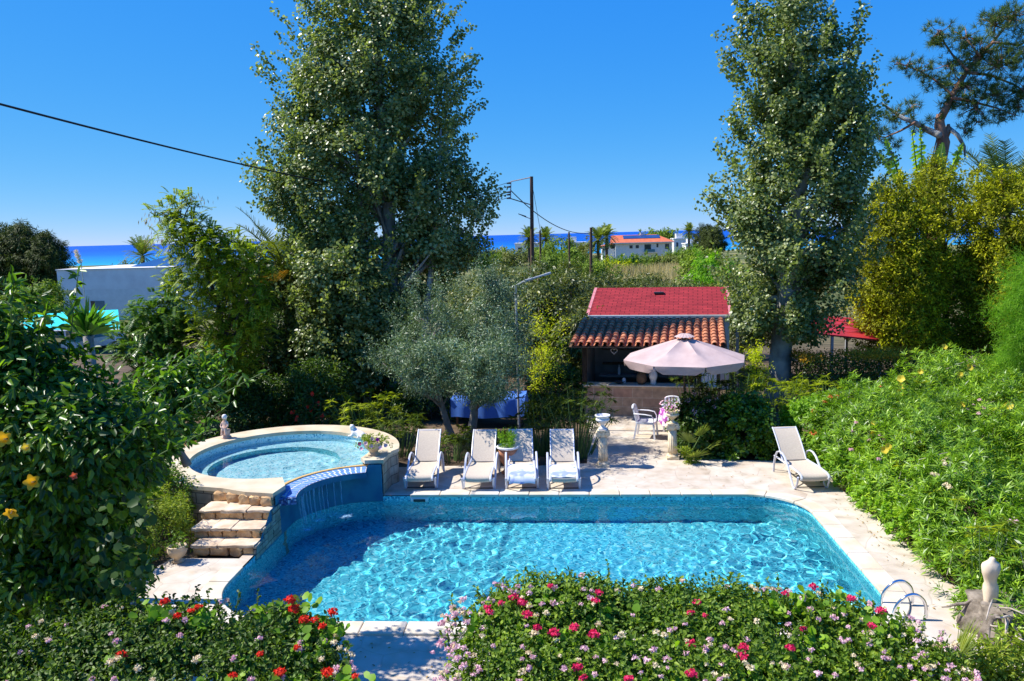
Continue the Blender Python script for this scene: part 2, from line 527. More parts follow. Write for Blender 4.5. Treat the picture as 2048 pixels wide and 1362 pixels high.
def shingle_mat(name, cols, w, h, joint):
    m, nt, N, L, out = new_mat(name)
    tc = _n(N, 'ShaderNodeTexCoord')
    br = _n(N, 'ShaderNodeTexBrick'); br.inputs['Scale'].default_value = 1
    br.inputs['Brick Width'].default_value = w; br.inputs['Row Height'].default_value = h
    br.inputs['Mortar Size'].default_value = .012; br.inputs['Color1'].default_value = (*cols[0], 1)
    br.inputs['Color2'].default_value = (*cols[1], 1); br.inputs['Mortar'].default_value = (*joint, 1)
    L.new(tc.outputs['Object'], br.inputs['Vector'])
    nz = _n(N, 'ShaderNodeTexNoise'); nz.inputs['Scale'].default_value = 90; L.new(tc.outputs['Object'], nz.inputs['Vector'])
    n5 = _n(N, 'ShaderNodeTexNoise'); n5.inputs['Scale'].default_value = 1.6; n5.inputs['Detail'].default_value = 7; L.new(tc.outputs['Object'], n5.inputs['Vector'])
    ad = _n(N, 'ShaderNodeMath', operation='MULTIPLY_ADD'); ad.inputs[1].default_value = .6; L.new(n5.outputs[0], ad.inputs[0]); L.new(nz.outputs[0], ad.inputs[2])
    r1 = ramp(N, [(.5, .62), (1.0, 1.18)]); L.new(ad.outputs[0], r1.inputs[0])
    mm = _n(N, 'ShaderNodeMixRGB', blend_type='MULTIPLY'); mm.inputs[0].default_value = 1
    L.new(br.outputs[0], mm.inputs[1]); L.new(r1.outputs[0], mm.inputs[2])
    p = _n(N, 'ShaderNodeBsdfPrincipled'); p.inputs['Roughness'].default_value = .85; p.inputs['Specular IOR Level'].default_value = .15
    L.new(mm.outputs[0], p.inputs['Base Color']); L.new(p.outputs[0], out.inputs['Surface'])
    return m

def block_mat(name, cols, w, h, joint):
    """coursed stone blocks on an upright face (object x, z)"""
    m, nt, N, L, out = new_mat(name)
    tc = _n(N, 'ShaderNodeTexCoord')
    sx = _n(N, 'ShaderNodeSeparateXYZ'); L.new(tc.outputs['Object'], sx.inputs[0])
    ad = _n(N, 'ShaderNodeMath', operation='ADD'); L.new(sx.outputs[0], ad.inputs[0]); L.new(sx.outputs[1], ad.inputs[1])
    cx = _n(N, 'ShaderNodeCombineXYZ'); L.new(ad.outputs[0], cx.inputs[0]); L.new(sx.outputs[2], cx.inputs[1])
    br = _n(N, 'ShaderNodeTexBrick'); br.inputs['Scale'].default_value = 1
    br.inputs['Brick Width'].default_value = w; br.inputs['Row Height'].default_value = h
    br.inputs['Mortar Size'].default_value = .008; br.inputs['Color1'].default_value = (*cols[0], 1)
    br.inputs['Color2'].default_value = (*cols[1], 1); br.inputs['Mortar'].default_value = (*joint, 1)
    L.new(cx.outputs[0], br.inputs['Vector'])
    nz = _n(N, 'ShaderNodeTexNoise'); nz.inputs['Scale'].default_value = 5; nz.inputs['Detail'].default_value = 8
    L.new(tc.outputs['Object'], nz.inputs['Vector'])
    r1 = ramp(N, [(.3, .65), (.7, 1.15)]); L.new(nz.outputs[0], r1.inputs[0])
    mm = _n(N, 'ShaderNodeMixRGB', blend_type='MULTIPLY'); mm.inputs[0].default_value = 1
    L.new(br.outputs[0], mm.inputs[1]); L.new(r1.outputs[0], mm.inputs[2])
    p = _n(N, 'ShaderNodeBsdfPrincipled'); p.inputs['Roughness'].default_value = .85
    L.new(mm.outputs[0], p.inputs['Base Color'])
    b = _n(N, 'ShaderNodeBump'); b.inputs['Strength'].default_value = .5; b.inputs['Distance'].default_value = .02
    L.new(nz.outputs[0], b.inputs['Height']); L.new(b.outputs[0], p.inputs['Normal'])
    L.new(p.outputs[0], out.inputs['Surface'])
    return m

def sea_mat():
    m, nt, N, L, out = new_mat('sea_water')
    tc = _n(N, 'ShaderNodeTexCoord'); sx = _n(N, 'ShaderNodeSeparateXYZ'); L.new(tc.outputs['Object'], sx.inputs[0])
    mr = _n(N, 'ShaderNodeMapRange'); mr.inputs['From Min'].default_value = 380; mr.inputs['From Max'].default_value = 1500
    L.new(sx.outputs[1], mr.inputs['Value'])
    pw = _n(N, 'ShaderNodeMath', operation='POWER'); pw.inputs[1].default_value = .6; L.new(mr.outputs[0], pw.inputs[0])
    r = ramp(N, [(0, (.03, .36, .50)), (.25, (.012, .23, .52)), (.6, (.006, .11, .45)), (1, (.004, .075, .40))])
    L.new(pw.outputs[0], r.inputs[0])
    p = _n(N, 'ShaderNodeBsdfPrincipled'); p.inputs['Roughness'].default_value = .5; p.inputs['Specular IOR Level'].default_value = .12
    L.new(r.outputs[0], p.inputs['Base Color'])
    w = _n(N, 'ShaderNodeTexNoise'); w.inputs['Scale'].default_value = .12; w.inputs['Detail'].default_value = 6; L.new(tc.outputs['Object'], w.inputs['Vector'])
    b = _n(N, 'ShaderNodeBump'); b.inputs['Strength'].default_value = .25; b.inputs['Distance'].default_value = .5
    L.new(w.outputs[0], b.inputs['Height']); L.new(b.outputs[0], p.inputs['Normal'])
    L.new(p.outputs[0], out.inputs['Surface'])
    return m

M = {}
M['deck'] = paving_mat('deck_stone', 1.9, [(.55,.47,.39),(.58,.51,.43),(.61,.55,.47),(.57,.49,.40)], (.38,.30,.22))
M['coping'] = mat('coping_stone', (.70,.64,.54), (.60,.50,.36), rough=.6, scale=2.2, bump=.1)
M['spa_coping'] = mat('spa_coping_stone', (.64,.55,.40), (.54,.43,.28), rough=.7, scale=2.5, bump=.15)
M['soil'] = mat('garden_soil', (.17,.12,.075), (.07,.05,.035), rough=.95, spec=.1, scale=1.3, detail=9, bump=.6, bscale=14)
M['mosaic'] = mosaic_mat('pool_mosaic', [(0,(.03,.22,.34)),(.10,(.08,.47,.58)),(.4,(.14,.62,.71)),(.7,(.22,.73,.80)),(.92,(.44,.85,.85))], .03)
M['spa_mosaic'] = mosaic_mat('spa_mosaic', [(0,(.16,.44,.56)),(.10,(.42,.76,.82)),(.4,(.58,.85,.87)),(.7,(.68,.89,.90)),(.9,(.80,.92,.92))], .03)
M['water'] = water_mat('pool_water', (.80,.97,1.0))
M['spa_water'] = water_mat('spa_water', (.88,.98,1.0))
M['blue_plaster'] = mat('blue_plaster', (.04,.22,.31), (.02,.13,.24), rough=.55, scale=2.2, detail=9, bump=.15)
M['blue_tile'] = mat('glazed_blue_tile', (.20,.38,.80), (.12,.26,.66), rough=.15, spec=.5, scale=9)
M['white_grout'] = mat('white_grout', (.82,.78,.74), (.7,.66,.62), rough=.7)
M['trim'] = mat('ochre_trim', (.72,.46,.18), (.6,.35,.12), rough=.4)
M['step_stone'] = mat('rough_step_stone', (.72,.48,.25), (.40,.23,.11), rough=.9, spec=.15, scale=5, detail=9, bump=1.0, bscale=14)
M['tread_stone'] = mat('tread_stone', (.72,.58,.42), (.52,.38,.25), rough=.85, spec=.2, scale=4, detail=9, bump=.7, bscale=10)
M['rubble'] = block_mat('rubble_wall', ((.45,.40,.31),(.34,.30,.22)), .26, .2, (.10,.09,.07))
M['counter_stone'] = block_mat('counter_stone', ((.50,.36,.24),(.42,.24,.17)), .55, .27, (.55,.45,.34))
M['sling'] = mat('sling_fabric', (.60,.51,.40), (.54,.45,.35), rough=.85, scale=40, spec=.12)
M['alu'] = mat('painted_aluminium', (.62,.63,.70), (.56,.57,.64), rough=.35, spec=.5, scale=3)
M['dark_plastic'] = mat('dark_plastic', (.05,.05,.055), (.03,.03,.035), rough=.5)
M['towel'] = mat('blue_white_towel', (.72,.74,.82), (.30,.36,.72), rough=.9, scale=3.5, detail=2, lo=.42, hi=.5)
M['white_plastic'] = mat('white_plastic', (.80,.81,.84), (.74,.75,.80), rough=.35, spec=.5)
M['plaster_white'] = mat('white_render', (.78,.77,.76), (.70,.69,.68), rough=.9, spec=.15, scale=2)
M['plaster_lilac'] = mat('grey_render', (.82,.80,.79), (.66,.62,.62), rough=.9, spec=.15, scale=.7, detail=9, lo=.25, hi=.6)
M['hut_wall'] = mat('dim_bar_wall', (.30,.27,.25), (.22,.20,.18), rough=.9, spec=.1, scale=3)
M['marble'] = mat('weathered_cast_stone', (.80,.68,.48), (.58,.44,.27), rough=.75, scale=9, bump=.2)
M['marble_tan'] = mat('tan_stone', (.55,.38,.22), (.66,.52,.34), rough=.75, scale=5, bump=.2)
M['terracotta'] = mat('terracotta_pot', (.48,.22,.12), (.36,.15,.08), rough=.8, scale=8, bump=.15)
M['statue_clay'] = mat('clay_figure', (.58,.33,.22), (.70,.55,.45), rough=.8, scale=12)
M['parasol'] = mat('mauve_canvas', (.55,.42,.39), (.46,.34,.32), rough=.9, scale=2.5, spec=.1, detail=8, bump=.35, bscale=7)
M['parasol_edge'] = mat('valance_canvas', (.42,.31,.29), (.36,.26,.24), rough=.9, scale=4, spec=.1)
M['dark_wood'] = mat('dark_timber', (.045,.028,.02), (.025,.016,.012), rough=.7, scale=8)
M['wood'] = mat('brown_timber', (.20,.12,.07), (.12,.07,.04), rough=.8, scale=8)
M['pole_wood'] = mat('creosoted_pole', (.13,.075,.05), (.08,.045,.03), rough=.85, scale=3)
M['tile'] = None
M['red_shingle'] = shingle_mat('red_shingles', ((.36,.035,.042),(.27,.026,.034)), .32, .145, (.10,.010,.014))
M['red_edge'] = mat('pink_verge', (.62,.24,.26), (.5,.16,.18), rough=.7)
M['red_panel'] = mat('red_roof_panel', (.46,.03,.035), (.34,.02,.026), rough=.6, scale=2)
M['orange_roof'] = mat('orange_tiles', (.62,.17,.075), (.50,.12,.055), rough=.85, scale=1.4)
M['gutter'] = mat('white_gutter', (.75,.72,.68), rough=.5)
M['glass_dark'] = mat('dark_window_glass', (.02,.03,.05), (.03,.045,.07), rough=.08, spec=.6)
M['glass_blue'] = mat('tinted_glass', (.10,.22,.28), rough=.1, spec=.6)
M['solar'] = mat('solar_panel', (.03,.06,.18), (.02,.04,.14), rough=.2, spec=.6, scale=.6)
M['turquoise'] = mat('turquoise_sheet', (.02,.60,.62), (.015,.52,.55), rough=.7, scale=1.2)
M['car_white'] = mat('white_car_paint', (.74,.76,.78), rough=.25, spec=.5, coat=.6)
M['rubber'] = mat('tyre_rubber', (.02,.02,.02), rough=.9)
M['steel'] = mat('polished_steel', (.75,.77,.80), (.70,.72,.75), rough=.12, metal=1.0)
M['grey_metal'] = mat('grey_painted_metal', (.38,.39,.40), (.33,.34,.35), rough=.45, spec=.5)
M['black_wire'] = mat('black_cable', (.012,.012,.014), rough=.6)
M['ceramic'] = mat('white_insulator', (.5,.42,.4), rough=.3)
M['blue_cloth'] = mat('blue_tablecloth', (.10,.24,.70), (.08,.19,.58), rough=.85, scale=2.5, spec=.1)
M['flower_cloth'] = mat('flowered_tablecloth', (.75,.68,.76), (.36,.06,.34), rough=.9, scale=9, detail=1, lo=.46, hi=.54)
M['stump'] = mat('grey_driftwood', (.30,.25,.20), (.10,.08,.06), rough=.95, scale=7, detail=10, bump=1.0, bscale=18)
M['twig'] = mat('bleached_twig', (.52,.45,.37), (.36,.30,.24), rough=.9, scale=12)
M['torso'] = mat('cream_marble', (.74,.63,.47), (.66,.50,.34), rough=.55, scale=3, bump=.1)
M['white_stone'] = mat('white_stone', (.80,.78,.76), (.68,.64,.60), rough=.7, scale=8, bump=.2)
M['poplar_bark'] = mat('poplar_bark', (.48,.47,.42), (.20,.19,.17), rough=.9, scale=2.5, detail=9, bump=.7, bscale=12)
M['bark'] = mat('brown_bark', (.15,.11,.08), (.07,.05,.035), rough=.95, scale=5, detail=9, bump=.8)
M['pine_bark'] = mat('pine_bark', (.36,.19,.12), (.20,.11,.075), rough=.95, scale=4, detail=9, bump=.8)
M['grey_bark'] = mat('grey_bark', (.30,.27,.24), (.18,.16,.14), rough=.95, scale=5, detail=9, bump=.8)
M['green_stem'] = mat('green_stem', (.12,.20,.05), (.08,.14,.04), rough=.6)
M['poplar_leaf'] = leaf_mat('poplar_leaf', (.04,.07,.03), (.34,.37,.33), (.125,.165,.095), rough=.36, spec=.55, trans=.30)
M['olive_leaf'] = leaf_mat('olive_leaf', (.02,.042,.018), (.34,.40,.27), (.12,.175,.085), rough=.42, spec=.45, trans=.15)
M['mango_leaf'] = leaf_mat('mango_leaf', (.016,.034,.007), (.22,.22,.07), (.06,.085,.02), rough=.45, spec=.45, trans=.16)
M['conifer_leaf'] = leaf_mat('gold_conifer_leaf', (.032,.042,.006), (.54,.55,.03), (.17,.19,.015), rough=.6, spec=.2, trans=.25, hue_scale=.9)
M['pine_leaf'] = leaf_mat('pine_needle', (.02,.05,.02), (.10,.15,.04), (.05,.09,.03), rough=.5, spec=.3, trans=.15)
M['acacia_leaf'] = leaf_mat('acacia_leaf', (.06,.10,.010), (.34,.38,.05), (.16,.22,.025), rough=.5, spec=.3, trans=.35)
M['pepper_leaf'] = leaf_mat('compound_leaf', (.02,.06,.012), (.16,.24,.06), (.06,.13,.025), rough=.35, spec=.6, trans=.25)
M['vine_leaf'] = leaf_mat('glossy_vine_leaf', (.012,.034,.006), (.20,.32,.04), (.055,.125,.017), rough=.36, spec=.5, trans=.32)
M['hedge_leaf'] = leaf_mat('oleander_leaf', (.014,.045,.006), (.32,.46,.07), (.11,.22,.022), rough=.4, spec=.5, trans=.25)
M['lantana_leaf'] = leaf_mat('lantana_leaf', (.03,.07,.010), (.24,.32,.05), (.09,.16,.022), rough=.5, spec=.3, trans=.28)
M['shade_toned_lantana'] = leaf_mat('shaded_lantana_leaf', (.014,.036,.006), (.16,.24,.035), (.045,.09,.013), rough=.5, spec=.3, trans=.22)  # left bed's lantana leaf, the vine's shade put into its colour
M['geranium_leaf'] = leaf_mat('geranium_leaf', (.06,.15,.015), (.25,.38,.045), (.13,.25,.03), rough=.5, spec=.3, trans=.35)
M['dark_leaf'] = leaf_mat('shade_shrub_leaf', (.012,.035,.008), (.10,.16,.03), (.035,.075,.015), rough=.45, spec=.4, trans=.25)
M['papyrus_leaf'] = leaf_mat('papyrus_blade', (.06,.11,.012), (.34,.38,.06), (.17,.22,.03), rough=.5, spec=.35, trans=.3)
M['yellow_leaf'] = leaf_mat('yellow_green_leaf', (.20,.26,.012), (.62,.60,.03), (.40,.44,.02), rough=.5, spec=.3, trans=.4)
M['palm_leaf'] = leaf_mat('date_palm_leaf', (.06,.09,.025), (.24,.28,.10), (.13,.17,.055), rough=.45, spec=.4, trans=.2)
M['banana_leaf'] = leaf_mat('banana_leaf', (.10,.20,.02), (.30,.40,.05), (.18,.30,.03), rough=.35, spec=.5, trans=.45)
M['yucca_leaf'] = leaf_mat('yucca_leaf', (.04,.12,.02), (.14,.30,.05), (.08,.2,.03), rough=.35, spec=.5, trans=.2)
M['casuarina_leaf'] = leaf_mat('casuarina_leaf', (.018,.028,.012), (.09,.115,.045), (.04,.06,.022), rough=.6, spec=.2, trans=.1)
M['fennel_leaf'] = leaf_mat('feathery_leaf', (.05,.14,.015), (.18,.34,.04), (.10,.22,.025), rough=.6, spec=.2, trans=.35)
M['far_leaf'] = leaf_mat('far_tree_leaf', (.04,.085,.015), (.22,.30,.05), (.11,.17,.03), rough=.6, spec=.2, trans=.2, hue_scale=.15)
M['far_grey_leaf'] = leaf_mat('far_grey_tree_leaf', (.07,.09,.045), (.20,.22,.11), (.13,.15,.07), rough=.6, spec=.2, trans=.2, hue_scale=.15)
M['dry_grass'] = leaf_mat('dry_grass_blade', (.24,.19,.20), (.40,.35,.36), (.32,.27,.28), rough=.8, spec=.1, trans=.2)
M['brown_hedge'] = leaf_mat('browned_hedge_leaf', (.22,.12,.02), (.48,.28,.05), (.34,.19,.03), rough=.7, spec=.15, trans=.2)
M['dead_leaf'] = leaf_mat('dead_leaf', (.14,.08,.045), (.34,.22,.14), (.24,.15,.09), rough=.8, spec=.1, trans=.1)
M['fruit_yellow'] = mat('yellow_date_stalk', (.72,.42,.02), (.55,.30,.02), rough=.5)
M['petal_red'] = leaf_mat('red_petal', (.72,.015,.01), (.95,.09,.04), rough=.6, spec=.2, trans=.3, tcol=(1.1,1,1))
M['petal_crimson'] = leaf_mat('crimson_petal', (.72,.015,.10), (.94,.08,.22), rough=.6, spec=.2, trans=.3, tcol=(1.1,1,1))
M['petal_gold'] = leaf_mat('gold_petal', (.70,.38,.01), (.88,.58,.03), rough=.45, spec=.3, trans=.3, tcol=(1.1,1,1))
M['petal_yellow'] = leaf_mat('yellow_petal', (.75,.55,.02), (.90,.74,.10), rough=.5, spec=.3, trans=.3, tcol=(1.1,1,1))
M['petal_orange'] = leaf_mat('coral_petal', (.70,.10,.04), (.85,.20,.08), rough=.5, spec=.3, trans=.3, tcol=(1.1,1,1))
M['petal_lilac'] = leaf_mat('lilac_floret', (.78,.42,.52), (.94,.74,.74), rough=.6, spec=.2, trans=.3, tcol=(1.1,1,1), hue_scale=2.0)
M['petal_cream'] = leaf_mat('cream_floret', (.82,.66,.38), (.92,.84,.62), rough=.6, spec=.2, trans=.3, tcol=(1.1,1,1), hue_scale=2.0)
M['petal_pink'] = leaf_mat('pink_petal', (.75,.35,.45), (.88,.66,.70), rough=.6, spec=.2, trans=.3, tcol=(1.1,1,1))
M['petal_purple'] = leaf_mat('purple_petal', (.42,.02,.22), (.62,.10,.40), rough=.6, spec=.2, trans=.3, tcol=(1.1,1,1))
M['shade_toned_sedge'] = leaf_mat('shaded_sedge_blade', (.02,.045,.006), (.16,.20,.03), (.05,.085,.014), rough=.5, spec=.35, trans=.2)  # papyrus blade darkened: shade painted into the leaf colour
M['navy_mosaic'] = mosaic_mat('navy_mosaic', [(0,(.03,.05,.16)),(.35,(.07,.12,.32)),(.6,(.14,.22,.45)),(.85,(.62,.66,.74))], .028)
M['foam'] = None
def _tile():
    m = mat('clay_roof_tile', (.58,.24,.12), (.36,.14,.08), rough=.85, scale=2.2, detail=8, lo=.3, hi=.6, bump=.2)
    nt = m.node_tree; N = nt.nodes; L = nt.links
    p = [n for n in N if n.type == 'BSDF_PRINCIPLED'][0]; src = p.inputs['Base Color'].links[0].from_socket
    g = _n(N, 'ShaderNodeNewGeometry'); r = ramp(N, [(0, (.75,.65,.6)), (1, (1.15,1.1,1.05))])
    L.new(g.outputs['Random Per Island'], r.inputs[0])
    x = _n(N, 'ShaderNodeMixRGB', blend_type='MULTIPLY'); x.inputs[0].default_value = 1
    L.new(src, x.inputs[1]); L.new(r.outputs[0], x.inputs[2]); L.new(x.outputs[0], p.inputs['Base Color'])
    return m
M['tile'] = _tile()
def _stream():
    m, nt, N, L, out = new_mat('falling_water')
    p = _n(N, 'ShaderNodeBsdfPrincipled'); p.inputs['Base Color'].default_value = (.45,.72,.92,1); p.inputs['Roughness'].default_value = .3
    t = _n(N, 'ShaderNodeBsdfTransparent'); s = _n(N, 'ShaderNodeMixShader'); s.inputs[0].default_value = .3
    L.new(t.outputs[0], s.inputs[1]); L.new(p.outputs[0], s.inputs[2]); L.new(s.outputs[0], out.inputs['Surface'])
    return m
M['foam'] = _stream()

def _soil():
    nt = M['soil'].node_tree; N = nt.nodes; L = nt.links
    p = [n for n in N if n.type == 'BSDF_PRINCIPLED'][0]; src = p.inputs['Base Color'].links[0].from_socket
    tc = [n for n in N if n.type == 'TEX_COORD'][0]; sx = _n(N, 'ShaderNodeSeparateXYZ'); L.new(tc.outputs['Object'], sx.inputs[0])
    mr = _n(N, 'ShaderNodeMapRange'); mr.inputs['From Min'].default_value = 40; mr.inputs['From Max'].default_value = 75; L.new(sx.outputs[1], mr.inputs['Value'])
    nz = _n(N, 'ShaderNodeTexNoise'); nz.inputs['Scale'].default_value = .06; nz.inputs['Detail'].default_value = 8; L.new(tc.outputs['Object'], nz.inputs['Vector'])
    r = ramp(N, [(.35, (.055,.075,.022)), (.52, (.13,.14,.05)), (.68, (.34,.28,.13))]); L.new(nz.outputs[0], r.inputs[0])
    x = _n(N, 'ShaderNodeMixRGB'); L.new(mr.outputs[0], x.inputs[0]); L.new(src, x.inputs[1]); L.new(r.outputs[0], x.inputs[2]); L.new(x.outputs[0], p.inputs['Base Color'])
_soil()
# ------------------------------------------------------------------ pool outline
PX0, PX1, PY0, PY1 = -5.34, 4.37, 10.1, 15.5
WC = (-3.92, 14.08); WR = 1.42                 # far left corner = the wall under the spa
CORN = [((PX0+1.25, PY0+1.25), 1.25, 180), ((PX1-1.2, PY0+1.2), 1.2, 270), ((PX1-1.05, PY1-1.05), 1.05, 0), (WC, WR, 90)]
def pool_outline(off=0.0, step=.3):
    pts = []
    for (c, r, a0) in CORN:
        for k in range(17):
            a = radians(a0+90*k/16)
            pts.append((c[0]+(r+off)*cos(a), c[1]+(r+off)*sin(a)))
    out = []
    for i, p in enumerate(pts):
        q = pts[(i+1) % len(pts)]; d = hypot(q[0]-p[0], q[1]-p[1]); m = max(1, int(round(d/step))) if d > .5 else 1
        for k in range(m): out.append((p[0]+(q[0]-p[0])*k/m, p[1]+(q[1]-p[1])*k/m))
    return out
def in_pool(x, y, off=0.0):
    if not (PX0-off < x < PX1+off and PY0-off < y < PY1+.05+off): return False
    for (c, r, a0) in CORN:
        sx = -1 if a0 in (180, 90) else 1; sy = -1 if a0 in (180, 270) else 1
        if (x-c[0])*sx > 0 and (y-c[1])*sy > 0 and hypot(x-c[0], y-c[1]) > r+off: return False
    return True

# ------------------------------------------------------------------ ground, sea
def build_ground():
    bm = bmesh.new(); es = []
    for loop in ([(-60,-12),(60,-12),(60,27),(-60,27)], pool_outline(.12)):
        vs = [bm.verts.new((p[0], p[1], -.06)) for p in loop]
        es += [bm.edges.new((vs[i], vs[(i+1) % len(vs)])) for i in range(len(vs))]
    bmesh.ops.triangle_fill(bm, use_beauty=True, edges=es, normal=(0,0,1))
    for f in bm.faces:
        if f.normal.z < 0: f.normal_flip()
    bm.verts.ensure_lookup_table(); bm.verts.index_update()
    b = MB(); b.add([v.co for v in bm.verts], [[v.index for v in f.verts] for f in bm.faces]); bm.free()
    ys = [27,29,31,33,35,37,39,41,43,45,47,49,51,53,60,75,100,150,205,240,280,320,365,380,400,430,700]
    xs = [-1500,-600,-300,-150,-60,-40,-20,0,20,40,60,150,300,600,1500]
    b.sheet([[(x, y, ground_z(x, y)) for x in xs] for y in ys])
    b.sheet([[(x, y, -.06) for x in (-1500,-300,-60)] for y in (-12, 27)])
    b.sheet([[(x, y, -.06) for x in (60,300,1500)] for y in (-12, 27)])
    tag(b.build('ground', M['soil']), kind='structure')
build_ground()
s = MB().add([(-70000,330,-5.3),(70000,330,-5.3),(70000,70000,-5.3),(-70000,70000,-5.3)], [(0,1,2,3)])
tag(s.build('sea', sea_mat()), kind='structure')

# ------------------------------------------------------------------ deck
deck_out = [(-8.6,5.0),(6.2,5.0),(5.75,9.5),(5.45,11.5),(5.4,14.0),(5.3,16.0),(5.45,17.75),(4.6,17.85),(2.9,18.05),(2.75,18.6),(3.3,20),(3.9,21.9),(.35,22.75),
            (.45,20.5),(.3,17.75),(-1.0,17.55),(-2.6,17.6),(-4.25,17.5),(-4.25,15.6),(-5.2,15.6),(-5.55,14.2),(-5.55,12.3),(-6.7,12.3),(-6.9,11.4),(-8.6,10.2)]
tag(fill_poly(deck_out, [pool_outline(.02)], 0.0, 'pool_deck', M['deck']), kind='structure')
# soil edge skirt of the deck
b = MB(); n = len(deck_out)
for i in range(n):
    p, q = deck_out[i], deck_out[(i+1) % n]
    b.add([(p[0],p[1],-.2),(q[0],q[1],-.2),(q[0],q[1],-.001),(p[0],p[1],-.001)], [(0,1,2,3)])
tag(b.build('deck_edge', M['deck']), kind='structure')

# ------------------------------------------------------------------ swimming pool
pool = thing('swimming_pool', 'large blue mosaic swimming pool with rounded corners and pale stone coping', 'swimming pool', (-.5, 12.8, 0))
def pool_shell():
    o = pool_outline(0, .25); n = len(o); zf = -1.3
    b = MB(); vs = [(p[0],p[1],-.012) for p in o]+[(p[0],p[1],zf) for p in o]
    b.add(vs, [(i, n+i, n+(i+1) % n, (i+1) % n) for i in range(n)])
    w = b.build('wall', M['mosaic'], pool, world=True)
    f = fill_poly(o, [], zf, 'floor', M['mosaic'], pool, True)
    for x in (w, f): x.cycles.is_caustics_receiver = True
    return w
pool_wall = pool_shell()
def coping():
    a = pool_outline(-.035, .6); c = pool_outline(.30, .6)
    b = MB(); n = len(a); acc = 0
    def ok(p): return not ((p[0] < -3.8 and p[1] > 13.9) or (p[0] < -5.0 and p[1] > 12.35))
    rg = random.Random(4)
    # join short arc pieces into stones about 0.6 m long
    i = 0
    while i < n:
        j = i; L = 0
        while L < .5 and j < n:
            q = a[(j+1) % n]; L += hypot(q[0]-a[j % n][0], q[1]-a[j % n][1]); j += 1
        idx = [k % n for k in range(i, j+1)]
        mid = a[idx[len(idx)//2]]
        if ok(mid) and ok(a[idx[0]]):
            top = .036 + rg.uniform(-.003, .003); g = .006
            inn = [Vector((*a[k], 0)) for k in idx]; ou = [Vector((*c[k], 0)) for k in idx]
            for lst in (inn, ou):
                d = (lst[1]-lst[0]).normalized(); lst[0] = lst[0]+d*g
                d = (lst[-1]-lst[-2]).normalized(); lst[-1] = lst[-1]-d*g
            poly = [(p.x, p.y) for p in inn]+[(p.x, p.y) for p in reversed(ou)]
            b.prism(poly, -.02, top)
        i = j
    return b.build('coping', M['coping'], pool, world=True, bevel=.012)
coping()

def wave_h(X, Y, seed, comps, amp):
    rg = np.random.default_rng(seed); H = np.zeros_like(X)
    for k in range(comps):
        lam = rg.uniform(.12, .36)*(1.0 if k % 4 else 2.3); th = rg.uniform(0, 2*pi)
        kx, ky = 2*pi/lam*cos(th), 2*pi/lam*sin(th)
        wx = X + .05*np.sin(Y*2.1+k); wy = Y + .05*np.sin(X*1.7+k*2)
        H += amp*lam**1.25*np.sin(kx*wx+ky*wy+rg.uniform(0, 2*pi))
    calm = .95+.42*np.sin(X*.83+Y*.41+seed)+.36*np.sin(Y*1.07-X*.57+1.3)   # livelier and calmer patches
    return H/sqrt(comps)*np.clip(calm, .35, 1.7)

def water_sheet(name, x0, x1, y0, y1, step, z, inside, material, seed, amp, parent=None, comps=36):
    nx = int((x1-x0)/step)+1; ny = int((y1-y0)/step)+1
    X, Y = np.meshgrid(np.linspace(x0, x1, nx), np.linspace(y0, y1, ny))
    H = wave_h(X, Y, seed, comps, amp)
    ins = np.array([[inside(X[j, i], Y[j, i]) for i in range(nx)] for j in range(ny)])
    keep = ins[:-1, :-1] & ins[1:, :-1] & ins[:-1, 1:] & ins[1:, 1:]
    jj, ii = np.nonzero(keep)
    F = np.stack([jj*nx+ii, jj*nx+ii+1, (jj+1)*nx+ii+1, (jj+1)*nx+ii], 1)
    used = np.unique(F); rm = np.full(nx*ny, -1); rm[used] = np.arange(len(used))
    V = np.stack([X.ravel(), Y.ravel(), z+H.ravel()], 1)[used]
    lm = LM(); lm.V.append(V); lm.L.append(rm[F].ravel()); lm.T.append(np.full(len(F), 4, np.int32)); lm.n = len(V)
    o = lm.build(name, material, parent, smooth=True)
    o.cycles.is_caustics_caster = True
    return o
tag(water_sheet('pool_water', PX0-.1, PX1+.1, PY0-.1, PY1+.1, .026, -.1, lambda x, y: in_pool(x, y, .045), M['water'], 5, .0115, comps=44), kind='structure')

# skimmer and wall fittings
b = MB(); b.box(-3.28,-2.98,15.47,15.497,-.17,-.05); b.box(-3.31,-2.95,15.485,15.499,-.19,-.03)
sk = b.build('skimmer', M['white_plastic'], pool, world=True)
b = MB(); b.box(-3.25,-3.01,15.462,15.469,-.16,-.065); b.build('skimmer_mouth', M['dark_plastic'], sk)
for (px, py, r) in ((1144,1017,.11),(1182,1010,.045),(1453,1009,.045)):
    b = MB(); x = at_depth(px, py, 15.49)[0]; z = -.32 if r > .1 else -.26
    b.tube([(x,15.499,z),(x,15.47,z)], r, 20); b.build('wall_fitting', M['white_plastic'], pool, world=True)

# ------------------------------------------------------------------ raised round spa
SC = (-6.17, 16.17); SRO = 2.43; SRI = 1.9; SZ = .74
spa = thing('round_spa', 'raised round spa pool with pale blue mosaic bench, cream stone rim and blue tiled spillway', 'spa pool', (SC[0], SC[1], 0))
def arc(c, r, a0, a1, n):
    return [(c[0]+r*cos(radians(a0+(a1-a0)*i/(n-1))), c[1]+r*sin(radians(a0+(a1-a0)*i/(n-1)))) for i in range(n)]
TR = 1.64                                       # spa side edge of the spillway, round WC
inner_arc = arc(SC, SRI, -14.0, 289.0, 70)       # counter-clockwise from the spillway's right end to its left end
outer = [(-3.88,15.52)]+[p for p in arc(SC, SRO, 3.0, 250.0, 60)]+[(-6.35,13.72),(-5.9,13.55),(-5.36,13.45)]
left_end = (-5.36, 13.45)
def a_of(c, p): return math.degrees(atan2(p[1]-c[1], p[0]-c[0]))
iA = inner_arc[-1]; iB = inner_arc[0]            # left and right ends of the inner arc
